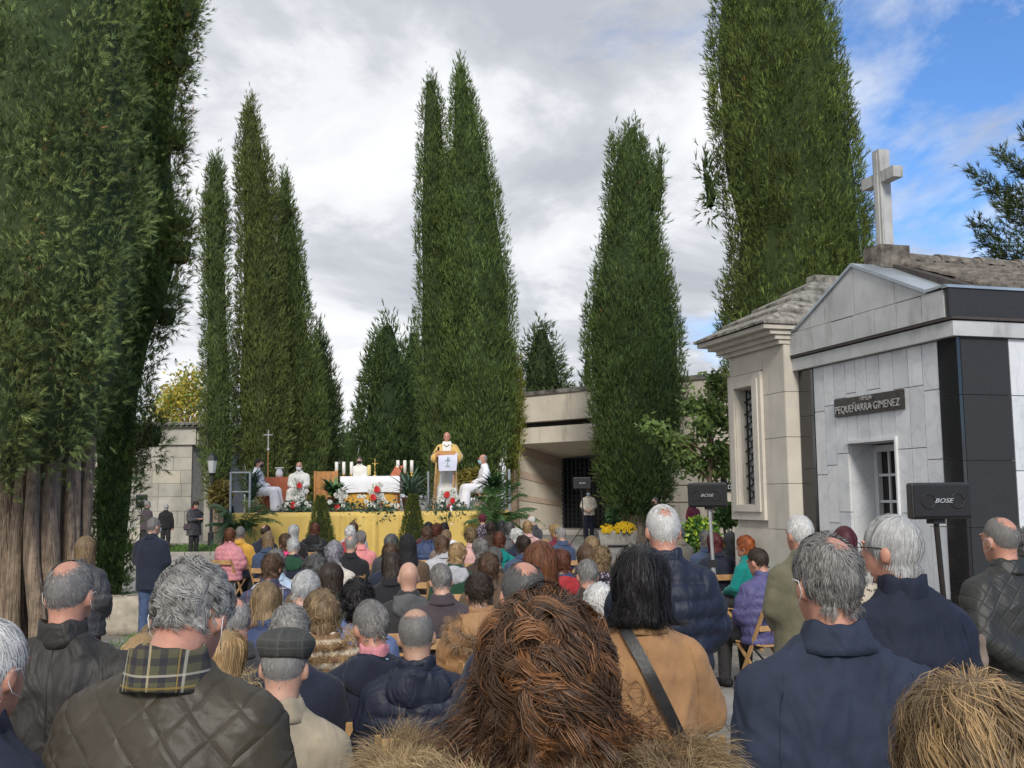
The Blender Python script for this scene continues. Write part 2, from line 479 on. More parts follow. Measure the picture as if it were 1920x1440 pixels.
# pediment
AS, AZ = 1.415, 4.20
slope = lambda s: 3.69 + (AZ - 3.69) * max(0, 1 - abs(s - AS) / 1.2)
pc = [.26, .74, 1.415, 1.98, 2.58]
b = MB(); b.hexa([T(.24, -.06, 3.66), T(2.6, -.06, 3.66), T(AS, -.06, AZ - .02)], [T(.24, .3, 3.66), T(2.6, .3, 3.66), T(AS, .3, AZ - .02)]); tpart('pediment', b, m_joint)
for i in range(4):
    a, c = pc[i] + G, pc[i + 1] - G
    lp = [T(a, -.095, 3.683), T(c, -.095, 3.683), T(c, -.095, slope(c)), T(a, -.095, slope(a))]
    lq = [T(a, -.062, 3.683), T(c, -.062, 3.683), T(c, -.062, slope(c)), T(a, -.062, slope(a))]
    tpart('pediment_slab', MB().hexa(lp, lq), m_fascia)
for s0, s1 in ((-.03, AS), (2.86, AS)):
    z0 = 3.70 if s0 < 1 else 3.69
    e = .26 if s0 < 1 else 2.58
    b = MB(); b.hexa([T(e, -.12, 3.69), T(AS, -.12, AZ), T(AS, -.12, AZ + .035), T(e, -.12, 3.725)], [T(e, .32, 3.69), T(AS, .32, AZ), T(AS, .32, AZ + .035), T(e, .32, 3.725)])
    tpart('edge_trim', b, m_metal)
    b = MB(); b.hexa([T(s0, -.115, z0), T(e, -.115, 3.69), T(e, -.115, 3.72), T(s0, -.115, z0 + .02)], [T(s0, .3, z0), T(e, .3, 3.69), T(e, .3, 3.72), T(s0, .3, z0 + .02)])
    tpart('edge_trim', b, m_metal)
tpart('edge_trim', tbox(MB(), -.06, .02, -.115, 4.1, 3.687, 3.712), m_metal)
# gable roof: flashing band behind the pediment, then rolled tiles in courses
RZ0, RZ1 = 3.70, 4.27


def rf(s, t, dz=0.0):
    return T(s, t, RZ0 + (RZ1 - RZ0) * (1 - abs(s - AS) / 1.42) + dz)


b = MB()
b.hexa([rf(0.0, .3, 0), rf(AS, .3, 0), rf(2.82, .3, 0), T(AS, .3, 3.6)], [rf(0.0, 4.05, 0), rf(AS, 4.05, 0), rf(2.82, 4.05, 0), T(AS, 4.05, 3.6)]); roof = tpart('roof', b, m_flash)
tile_b = MB()
ring = []
for k in range(7):
    q = math.pi * k / 6
    ring.append((math.cos(q), math.sin(q)))
for sgn in (0, 1):
    for r in range(6):
        for c in range(20):
            t0 = .50 + c * .18
            sa, sb = (0.0 + r * .24, 0.0 + r * .24 + .30)
            if sgn: sa, sb = 2.83 - sa, 2.83 - sb
            wob = rr.uniform(-.008, .008)
            A = [rf(sa, t0 + .085 * x, .02 + .07 * y + wob) for x, y in ring]; B = [rf(sb, t0 + .065 * x, .0 + .05 * y + wob) for x, y in ring]
            tpart('tile', MB().hexa(A, B), m_ctile, roof)
for c in range(7):
    t0 = .42 + c * .52
    A = [T(AS + .13 * x, t0, RZ1 + .02 + .1 * y) for x, y in ring]; B = [T(AS + .115 * x, t0 + .56, RZ1 + .01 + .085 * y) for x, y in ring]
    tpart('ridge_tile', MB().hexa(A, B), m_ctile, roof)
# cross on its block
b = MB(); tbox(b, AS - .14, AS + .16, .16, .52, 4.18, 4.43); tpart('cross_block', b, m_ctile)
b = MB(); tbox(b, AS - .06, AS + .06, .255, .385, 4.42, 5.50); tbox(b, AS - .28, AS - .062, .26, .38, 5.13, 5.25); tbox(b, AS + .062, AS + .28, .26, .38, 5.13, 5.25)
b2 = MB(); tbox(b2, AS - .028, AS + .028, .242, .2545, 4.42, 5.46)
cr = tpart('cross', b, m_white_st); tpart('cross_rib', b2, m_white_st)
# name plate
b = MB(); tbox(b, .785, 1.965, -.03, -.001, 2.635, 2.83); tpart('name_plate', b, m_bronze)
MR = Matrix(((-TU[0], 0, -TV[0]), (-TU[1], 0, -TV[1]), (0, 1, 0))).to_4x4()
for txt, size, z, wd in (('FAMILIA', .062, 2.795, None), ('PEQUEÑARRA GIMENEZ', .112, 2.705, None)):
    me = text_mesh(txt, size, .006, xs=.92)
    o = obj('lettering', me, m_silver, tomb); o.matrix_parent_inverse = Matrix.Translation(-Vector(tomb.location)); o.matrix_basis = Matrix.Translation(T(1.375, -.037, z)) @ MR
# door niche
b = MB(); tbox(b, .93, .958, .036, .40, 0, 2.335); tbox(b, 1.782, 1.80, .036, .40, 0, 2.335); tbox(b, .96, 1.78, .036, .40, 2.336, 2.36); tpart('door_reveal', b, m_marble2)
b = MB(); tbox(b, .955, 1.785, -.03, -.001, 2.338, 2.372); tbox(b, .93, .953, -.03, -.001, 0, 2.372); tpart('door_moulding', b, m_marble)
door = tpart('door', tbox(MB(), .96, 1.78, .36, .40, 0.02, 2.33), m_dark)
b = MB()
tbox(b, .961, 1.03, .30, .358, .03, 2.32); tbox(b, 1.71, 1.779, .30, .358, .03, 2.32); tbox(b, 1.03, 1.71, .30, .358, 2.25, 2.32); tbox(b, 1.03, 1.71, .30, .358, .03, .5)
tpart('door_frame', b, m_alu, tomb)
for z in (.9, 1.3, 1.72, 2.0):
    tpart('door_bar', tbox(MB(), 1.031, 1.709, .315, .345, z - .014, z + .014), m_alu)
for s in (1.2, 1.37, 1.54):
    tpart('door_bar', tbox(MB(), s - .012, s + .012, .32, .34, .5, 2.25), m_alu)
b = MB(); tbox(b, .7, 2.0, -.35, -.1, 0, .12); tpart('door_step', b, m_marble2)

# ================================================================ limestone tomb behind it
m_lime = mat('cream_limestone', (.55, .51, .44), .85, .12, 2.2, .15, 60, extra=lambda t, tc, o, b: ex_streaks(t, tc, o, b, (.24, .22, .19), (2.4, 2.4, .5), .55, .82, .5))
m_lich = mat('lichen_stone_roof', (.13, .12, .1), .95, .5, 10, .3, 30, col2=(.25, .235, .2))
m_iron = mat('black_iron', (.015, .015, .016), .5, .2, 10, metal=.3)
m_pane = mat('pale_glass', (.5, .54, .55), .25, .08, 3)
lt = empty('limestone_tomb', T(3.4, 1, 0)); tag(lt, 'cream limestone tomb with tall grilled window and lichened stone roof, behind marble tomb', 'tomb')


def lpart(name, b, m, parent=None):
    o = b.build(name, m, None); o.parent = parent or lt
    if parent is None: o.matrix_parent_inverse = Matrix.Translation(-Vector(lt.location))
    return o


TF = -.18
b = MB(); tbox(b, 2.76, 3.40, TF + .04, 2.6, 0, 3.56); tbox(b, 3.85, 4.03, TF + .04, 2.6, 0, 3.56); tbox(b, 3.40, 3.85, TF + .04, 2.6, 0, 1.69); tbox(b, 3.40, 3.85, TF + .04, 2.6, 3.12, 3.56); tbox(b, 3.40, 3.85, TF + .16, 2.6, 1.69, 3.12)
lpart('wall', b, m_lime)
for z0, z1 in ((0, .7), (.7, 1.40), (1.40, 1.93), (1.93, 2.47), (2.47, 3.0), (3.0, 3.56)):
    lpart('stone_slab', tbox(MB(), 2.73, 3.215, TF, TF + .038, z0 + .003, z1 - .003), m_lime)
    lpart('stone_slab', tbox(MB(), 2.722, 2.759, TF + .005, .9, z0 + .003, z1 - .003), m_lime)
    if z1 <= 1.41:
        lpart('stone_slab', tbox(MB(), 3.225, 4.06, TF, TF + .038, z0 + .003, z1 - .003), m_lime)
lpart('stone_slab', tbox(MB(), 3.222, 4.06, TF, TF + .038, 3.315, 3.557), m_lime)
b = MB(); tbox(b, 3.224, 3.40, TF - .04, TF + .036, 1.50, 3.30); tbox(b, 3.852, 4.05, TF - .04, TF + .036, 1.50, 3.30); tbox(b, 3.402, 3.85, TF - .04, TF + .036, 3.13, 3.30); tbox(b, 3.402, 3.85, TF - .04, TF + .036, 1.50, 1.685)
wf = lpart('window_frame', b, m_lime)
b = MB(); tbox(b, 3.28, 3.395, TF - .065, TF - .043, 1.6, 3.22); tbox(b, 3.86, 3.97, TF - .065, TF - .043, 1.6, 3.22); tbox(b, 3.397, 3.858, TF - .065, TF - .043, 3.14, 3.22); tbox(b, 3.397, 3.858, TF - .065, TF - .043, 1.6, 1.68)
lpart('moulding', b, m_lime)
b = MB(); tbox(b, 3.402, 3.848, TF + .13, TF + .15, 1.69, 3.12); lpart('window_pane', b, m_pane)
for i in range(9):       # scrolled iron grille: diagonal bars and rings
    z = 1.74 + i * .155
    b = MB(); b.tube([T(3.41, TF + .08, z), T(3.84, TF + .08, z + .15)], .011, 6); b.tube([T(3.41, TF + .10, z + .15), T(3.84, TF + .10, z)], .011, 6)
    c = T(3.625, TF + .07, z + .075)
    b.tube([c + TU * .05 * math.cos(q) + np.array([0, 0, .05 * math.sin(q)]) for q in np.linspace(0, 2 * math.pi, 11)], .009, 5)
    lpart('grille', b, m_iron)
for s_ in (3.45, 3.8):
    lpart('grille_bar', MB().tube([T(s_, TF + .09, 1.69), T(s_, TF + .09, 3.12)], .012, 6), m_iron)
for i, (z0, z1, o_) in enumerate(((3.56, 3.61, .06), (3.612, 3.665, .12), (3.667, 3.72, .2), (3.722, 3.775, .3))):
    b = MB(); tbox(b, 2.73 - o_ * .35, 4.06 + o_, TF - o_, 2.6 + o_, z0, z1); lpart('cornice', b, m_lime)
hip = empty('roof', T(3.4, 1, 0)); hip.parent = lt; hip.matrix_parent_inverse = Matrix.Translation(-Vector(lt.location)); hip.location = T(3.4, 1, 0)
hp = []
cx_s, cx_t = 3.40, 1.2
nst = 4
for i in range(nst):     # stepped courses of stone slabs up to the ridge
    f0, f1 = i / nst, (i + 1) / nst
    e = lambda f: (2.60 + (cx_s - .05 - 2.60) * f, 4.40 + (cx_s + .05 - 4.40) * f, (TF - .34) + (cx_t - .5 - TF + .34) * f, 2.9 + (cx_t + .5 - 2.9) * f)
    a0, a1, t0, t1 = e(f0); c0, c1, u0, u1 = e(f1 + .03)
    z0 = 3.78 + .72 * f0; z1 = 3.78 + .72 * f1
    # four sides, each of a few slabs
    for (p, q, p2, q2) in (((a0, t0), (a1, t0), (c0, u0), (c1, u0)), ((a1, t0), (a1, t1), (c1, u0), (c1, u1)), ((a0, t1), (a0, t0), (c0, u1), (c0, u0))):
        n_ = 3 if i < 2 else 2
        for k in range(n_):
            l0, l1 = k / n_ + .006, (k + 1) / n_ - .006
            P = lambda A, B, l: (A[0] + (B[0] - A[0]) * l, A[1] + (B[1] - A[1]) * l)
            qa, qb, qc, qd = P(p, q, l0), P(p, q, l1), P(p2, q2, l1), P(p2, q2, l0)
            hh = .028 + .008 * rr.random()
            bb = MB().hexa([T(*qa, z0), T(*qb, z0), T(*qc, z1), T(*qd, z1)], [T(*qa, z0 + hh), T(*qb, z0 + hh), T(*qc, z1 + .012), T(*qd, z1 + .012)])
            o = bb.build('roof_slab', m_lich); o.parent = hip; o.matrix_parent_inverse = Matrix.Translation(-Vector(T(3.4, 1, 0)))
b = MB(); tbox(b, cx_s - .1, cx_s + .1, cx_t - .55, cx_t + .55, 4.46, 4.55); o = b.build('ridge_stone', m_lich); o.parent = hip; o.matrix_parent_inverse = Matrix.Translation(-Vector(T(3.4, 1, 0)))

# ================================================================ mausoleum with deep porch, centre
m_cream = mat('cream_concrete', (.7, .63, .52), .85, .1, 1.2, .12, 40, extra=lambda t, tc, o, b: ex_streaks(t, tc, o, b, (.2, .18, .15), (1.3, 1.3, .25), .57, .78, .6))
m_pink = mat('rose_concrete_band', (.6, .47, .37), .85, .12, 1.5, .1, 40)
m_top = mat('blackened_coping', (.11, .1, .09), .95, .5, 2.5, .4, 20, col2=(.2, .19, .17))
m_gate = mat('dark_gate_glass', (.008, .012, .02), .25, .2, 4)
ma = empty('mausoleum', (3, 39, .4)); tag(ma, 'low cream concrete mausoleum with banded walls and a deep dark-gated porch', 'building')
E_ = np.array([.74, -.67, 0.0]); E_ /= np.linalg.norm(E_); N_ = np.array([E_[1], -E_[0], 0])   # N_ points to the back? checked below
if N_[1] < 0: N_ = -N_
A_ = np.array([.1, 41.0, 0])


def mpart(name, b, m):
    o = b.build(name, m); o.parent = ma; o.matrix_parent_inverse = Matrix.Translation(-Vector(ma.location)); return o


def plan(off, l0, l1, depth):
    """outline of the block with its chamfered left corner, grown outwards by off"""
    p0 = A_ + E_ * (l0 + 0) - N_ * off; ch = A_ + E_ * (l0 - .62) + N_ * (.35 - off * .3)
    pts = [ch - E_ * off, p0 - E_ * off * .3, A_ + E_ * l1 - N_ * off, A_ + E_ * l1 + N_ * depth, A_ + E_ * (l0 - .62) + N_ * depth - E_ * off]
    return pts


def course(name, off, l0, l1, depth, z0, z1, m):
    P = plan(off, l0, l1, depth); mpart(name, MB().hexa([p + [0, 0, z0] for p in P], [p + [0, 0, z1] for p in P]), m)


course('coping', .12, 0, 11.5, 9, 5.74, 5.9, m_top)
for i in range(6):       # parapet panels
    pass
course('parapet', .06, 0, 11.5, 9, 4.72, 5.738, m_cream)
course('shadow_gap', -.55, 0, 11.5, 9, 4.5, 4.718, m_dark)
course('lintel', .05, 0, 11.5, 9, 3.88, 4.498, m_cream)
# left pier in courses (outer corner) and splayed inner wall of the porch
zo = [.42, 1.05, 1.72, 1.95, 2.62, 2.90, 3.54, 3.878]
zi = [.42, .92, 1.42, 1.60, 2.14, 2.38, 2.98, 3.40]
ms = [m_cream, m_cream, m_pink, m_cream, m_pink, m_cream, m_pink]
o0 = A_ + E_ * .05; oc = A_ - E_ * .62 + N_ * .35; ob = A_ - E_ * .62 + N_ * 8
I0 = at(1055, 933, 43.4); I0[2] = 0
J0 = at(1140, 933, 41.2); J0[2] = 0
up = lambda p, z: p + np.array([0, 0, z])
g_ = unit(I0 - o0); W_ = np.array([-g_[1], g_[0], 0]) * .5
for i in range(7):
    pr = .03 if ms[i] is m_pink else 0.0        # rose bands stand a little proud of the cream courses
    e = .006 if pr else .0
    G0 = np.array([-.7, -.7, 0]) * pr
    pier = [oc + G0, o0 + G0, o0 + W_, ob]
    mpart('band' if pr else 'wall_course', MB().hexa([up(p, zo[i] - e) for p in pier], [up(p, zo[i + 1] + e) for p in pier]), ms[i])
    Wd = -W_ / .5 * pr
    ends = [o0 + Wd + g_ * .004, I0 + Wd, I0 + W_, o0 + W_ + g_ * .004]; zz_ = [zo, zi, zi, zo]
    mpart('band' if pr else 'wall_course', MB().hexa([up(p, q[i] - e) for p, q in zip(ends, zz_)], [up(p, q[i + 1] + e) for p, q in zip(ends, zz_)]), ms[i])
# porch ceiling and gate
K0 = A_ + E_ * 4.9
a = [o0 + [0, 0, 3.87], K0 + [0, 0, 3.87], J0 + [0, 0, 3.36] + N_ * 2.2, I0 + [0, 0, 3.40]]
mpart('porch_ceiling', MB().hexa(a, [p + np.array([0, 0, .12]) for p in a]), m_cream)
g1 = I0 + (J0 - I0) * 1.25
gd = unit(J0 - I0); gn = np.array([-gd[1], gd[0], 0])
b = MB(); b.hexa([I0 + [0, 0, .42], g1 + [0, 0, .42], g1 + [0, 0, 3.39], I0 + [0, 0, 3.39]], [p + gn * .15 for p in (I0 + [0, 0, .42], g1 + [0, 0, .42], g1 + [0, 0, 3.39], I0 + [0, 0, 3.39])]); mpart('gate_panel', b, m_gate)
m_gbar = mat('gate_bar', (.03, .035, .045), .4, .2, 5, metal=.5)
gl = float(np.linalg.norm(g1 - I0))
for i in range(13):
    p = I0 + gd * (gl * (i + .5) / 13) - gn * .05
    mpart('gate_bar', MB().box(p + [0, 0, 1.9], (.05, .05, 2.95)), m_gbar)
for i in range(16):
    p = I0 + gd * gl / 2 - gn * .04
    z = .55 + i * .185
    mpart('gate_rail', MB().hexa([I0 - gn * .06 + [0, 0, z], g1 - gn * .06 + [0, 0, z], g1 - gn * .02 + [0, 0, z], I0 - gn * .02 + [0, 0, z]], [I0 - gn * .06 + [0, 0, z + .04], g1 - gn * .06 + [0, 0, z + .04], g1 - gn * .02 + [0, 0, z + .04], I0 - gn * .02 + [0, 0, z + .04]]), m_gbar)
# right wing in courses
for i in range(7):
    z0, z1 = [(.42, 1.0), (1.0, 1.58), (1.58, 2.16), (2.16, 2.74), (2.74, 3.3), (3.3, 3.6), (3.6, 3.878)][i]
    ins = 0 if i != 5 else .05
    a = [A_ + E_ * 4.9 + N_ * ins, A_ + E_ * 11.4 + N_ * ins, A_ + E_ * 11.4 + N_ * 6, A_ + E_ * 4.9 + N_ * 3.2]
    mpart('wall_course', MB().hexa([p + [0, 0, z0 + .02] for p in a], [p + [0, 0, z1 - .02] for p in a]), m_cream)
a = [A_ + E_ * 4.93 + N_ * .06, A_ + E_ * 11.37 + N_ * .06, A_ + E_ * 11.37 + N_ * 5.9, A_ + E_ * 4.93 + N_ * 3.1]
mpart('joint_core', MB().hexa([p + [0, 0, .42] for p in a], [p + [0, 0, 3.87] for p in a]), m_pink)
stone_l = mat('step_stone', (.45, .42, .37), .85, .15, 2, .2, 40)
for i, (d0, h) in enumerate(((40.2, .56), (39.5, .48))):
    p = at(1085, 1000, d0)
    mpart('step', MB().hexa([(p[0] - 1.7, d0 - .35, .2), (p[0] + 2.2, d0 - .9, .2), (p[0] + 2.2, d0 + 2, .2), (p[0] - 1.7, d0 + 2, .2)], [(p[0] - 1.7, d0 - .35, h), (p[0] + 2.2, d0 - .9, h), (p[0] + 2.2, d0 + 2, h), (p[0] - 1.7, d0 + 2, h)]), stone_l)

# ================================================================ stone building on the left
m_ash = mat('grey_ashlar', (.36, .335, .28), .9, .16, 1.3, .25, 45, col2=(.42, .4, .35), extra=lambda t, tc, o, b: ex_streaks(t, tc, o, b, (.2, .195, .18), (.8, .8, .5), .5, .72, .6))
m_ash2 = mat('warm_ashlar', (.46, .42, .34), .9, .16, 1.3, .25, 45, extra=lambda t, tc, o, b: ex_streaks(t, tc, o, b, (.24, .23, .2), (.8, .8, .5), .52, .75, .5))
sb = empty('stone_chapel', (-12, 36, .35)); tag(sb, 'grey ashlar stone building with flat tiled eave, behind the big left cypress', 'building')


def spart(name, b, m):
    o = b.build(name, m); o.parent = sb; o.matrix_parent_inverse = Matrix.Translation(-Vector(sb.location)); return o


p1 = at(357, 1000, 36.0)[0]; p0 = p1 - 5.0
spart('wall', MB().hexa([(p0, 36.04, .2), (p1 - .03, 36.04, .2), (p1 + .66, 40.5, .2), (p0, 40.5, .2)], [(p0, 36.04, 3.8), (p1 - .03, 36.04, 3.8), (p1 + .66, 40.5, 3.8), (p0, 40.5, 3.8)]), m_joint)
zr = [.3, .9, 1.45, 1.95, 2.4, 2.85, 3.3, 3.72]
for j in range(7):
    x = p0 + (0 if j % 2 else -.45)
    while x < p1 - .01:
        wdt = rr.uniform(.75, 1.05); xe = min(x + wdt, p1)
        if p1 - xe < .25: xe = p1
        if xe > p0:
            spart('ashlar_block', MB().hexa([(max(x, p0) + .006, 35.98 + rr.uniform(0, .012), zr[j] + .005), (xe - .006, 35.99, zr[j] + .005), (xe - .006, 36.035, zr[j] + .005), (max(x, p0) + .006, 36.035, zr[j] + .005)],
                                            [(max(x, p0) + .006, 35.98 + rr.uniform(0, .012), zr[j + 1] - .005), (xe - .006, 35.99, zr[j + 1] - .005), (xe - .006, 36.035, zr[j + 1] - .005), (max(x, p0) + .006, 36.035, zr[j + 1] - .005)]), rr.choice([m_ash, m_ash, m_ash2]))
        x = xe
spart('pier', MB().box((p1 + .18, 37.2, 2.0), (.34, .3, 3.5)), m_ash); spart('pier', MB().box((p1 + .34, 38.6, 2.0), (.34, .3, 3.5)), m_ash)
for i in range(4):
    xa = p0 + i * 1.29
    spart('entablature_block', MB().hexa([(xa, 35.88, 3.73), (xa + 1.28, 35.88, 3.73), (xa + 1.28, 36.6, 3.73), (xa, 36.6, 3.73)], [(xa, 35.88, 4.32), (xa + 1.28, 35.88, 4.32), (xa + 1.28, 36.6, 4.32), (xa, 36.6, 4.32)]), m_ash)
spart('entablature', MB().hexa([(p0, 36.65, 3.73), (p1 + .2, 36.0, 3.73), (p1 + .85, 40.5, 3.73), (p0, 40.5, 3.73)], [(p0, 36.65, 4.3), (p1 + .2, 36.0, 4.3), (p1 + .85, 40.5, 4.3), (p0, 40.5, 4.3)]), m_ash2)
sr = spart('roof', MB().hexa([(p0, 35.75, 4.325), (p1 + .3, 35.75, 4.325), (p1 + .95, 40.5, 4.325), (p0, 40.5, 4.325)], [(p0, 36.2, 4.5), (p1 + .2, 36.2, 4.5), (p1 + .7, 40.5, 4.55), (p0, 40.5, 4.55)]), m_top)
for i in range(26):
    xa = p0 + i * .205
    A = [(xa + .085 * x, 35.7, 4.40 + .06 * y) for x, y in ring]; B = [(xa + .075 * x, 36.3, 4.50 + .055 * y) for x, y in ring]
    o = MB().hexa(A, B).build('eave_tile', m_top); o.parent = sr

# street lamp in front of it
m_lamp = mat('lamp_post_paint', (.03, .032, .035), .45, .2, 6, metal=.3)
lp = at(396, 960, 33.0); zb = gz(33)
la = empty('street_lamp', (lp[0], 33, zb)); tag(la, 'slender dark lantern lamp post beside the left stone building', 'street lamp')
MB().tube([(0, 0, 0), (0, 0, .5), (0, 0, .55), (0, 0, 2.3)], [.09, .09, .05, .04], 10).build('post', m_lamp, la)
MB().lathe((0, 0, 2.3), [(.05, 0), (.11, .05), (.12, .08)], 8).build('bracket', m_lamp, la)
MB().lathe((0, 0, 2.385), [(.1, 0), (.16, .4)], 6).build('lantern_glass', mat('lantern_glass', (.45, .46, .45), .2, .1, 3), la)
MB().lathe((0, 0, 2.787), [(.19, 0), (.12, .14), (.03, .2), (.02, .3)], 6).build('lantern_cap', m_lamp, la)
# ================================================================ trees
def ex_bark(t, tc, out, b):
    ns, lk = t.nodes, t.links; out = ex_streaks(t, tc, out, b, (.085, .06, .042), (16, 16, 1.0), .42, .66, .85)
    mp = ns.new('ShaderNodeMapping'); lk.new(tc.outputs['Object'], mp.inputs[0]); mp.inputs['Scale'].default_value = (22, 22, 1.6)
    n = ns.new('ShaderNodeTexNoise'); lk.new(mp.outputs[0], n.inputs['Vector']); n.inputs['Scale'].default_value = 1.4; n.inputs['Detail'].default_value = 6; n.inputs['Distortion'].default_value = .6
    bp = ns.new('ShaderNodeBump'); bp.inputs['Strength'].default_value = 1.0; bp.inputs['Distance'].default_value = .06; lk.new(n.outputs['Fac'], bp.inputs['Height']); lk.new(bp.outputs[0], b.inputs['Normal'])
    return out


m_bark = mat('cypress_bark', (.29, .215, .15), .95, .35, 8, extra=ex_bark)
m_cyp = mat('cypress_foliage', (.112, .145, .058), .8, .3, 1.2, attr=True, spec=.2)


def spray_template(k=6, seed=1, wd=.05, ti0=.1, ti1=.55):
    """feathery twig: narrow pointed scale-branchlets fanning upwards, unit length along +Z"""
    r = np.random.default_rng(seed); V = []; Tt = []
    for i in range(k):
        az = 2 * math.pi * i / k + r.uniform(-.4, .4); ti = r.uniform(ti0, ti1) if i else .05
        d = np.array([math.sin(ti) * math.cos(az), math.sin(ti) * math.sin(az), math.cos(ti)]); s = unit(np.cross(d, r.normal(0, 1, 3)))
        b0 = np.array([0, 0, r.uniform(0, .45)]); ln = r.uniform(.45, .7) if i else 1.0; n = len(V)
        V += [b0 - s * wd, b0 + s * wd, b0 + d * ln]; Tt += [(n, n + 1, n + 2)]
    return np.array(V, float), np.array(Tt)


SPV, SPT = spray_template(8, 2, .034, .12, .75)
SPM = spray_template(5, 3, .045, .1, .5)
SPV4, SPT4 = spray_template(5, 1, .048, .1, .42)


def place_sprays(P, D, S, Len, tint, tmpl):
    """P positions, D up directions, S side directions, Len lengths"""
    Vt, Tt = tmpl; n = len(P)
    D = unit(D); S = unit(S - D * (S * D).sum(1, keepdims=True)); N = np.cross(S, D)
    V = P[:, None] + (Vt[None, :, 0:1] * S[:, None] + Vt[None, :, 1:2] * N[:, None] + Vt[None, :, 2:3] * D[:, None]) * Len[:, None, None]
    Tn = (Tt[None] + (np.arange(n) * len(Vt))[:, None, None]).reshape(-1, 3)
    C = np.repeat(tint, len(Vt), 0)
    return V.reshape(-1, 3), Tn, C


def join(parts):
    V = []; Tn = []; C = []; b = 0
    for v, t, c in parts:
        V.append(v); Tn.append(t + b); C.append(c); b += len(v)
    return np.concatenate(V), np.concatenate(Tn), np.concatenate(C)


def wob(a, z, seed, fz=.9):
    """lumpy crown surface: broad bulges plus upright plumes parted by deep grooves"""
    r = np.random.default_rng(seed); o = 0
    for k in range(4):
        o = o + np.sin(a * r.integers(1, 5) + z * r.uniform(.15, fz) * r.choice([-1, 1]) + r.uniform(0, 6.28)) * .4
    for k in range(3):
        ph = a * r.integers(4, 9) + z * r.uniform(-.25, .25) + 1.1 * np.sin(z * r.uniform(.5, 1.3) + r.uniform(0, 6.28)); o = o + (np.abs(np.sin(ph)) ** .6 - .7) * .75
    return o / 2.0


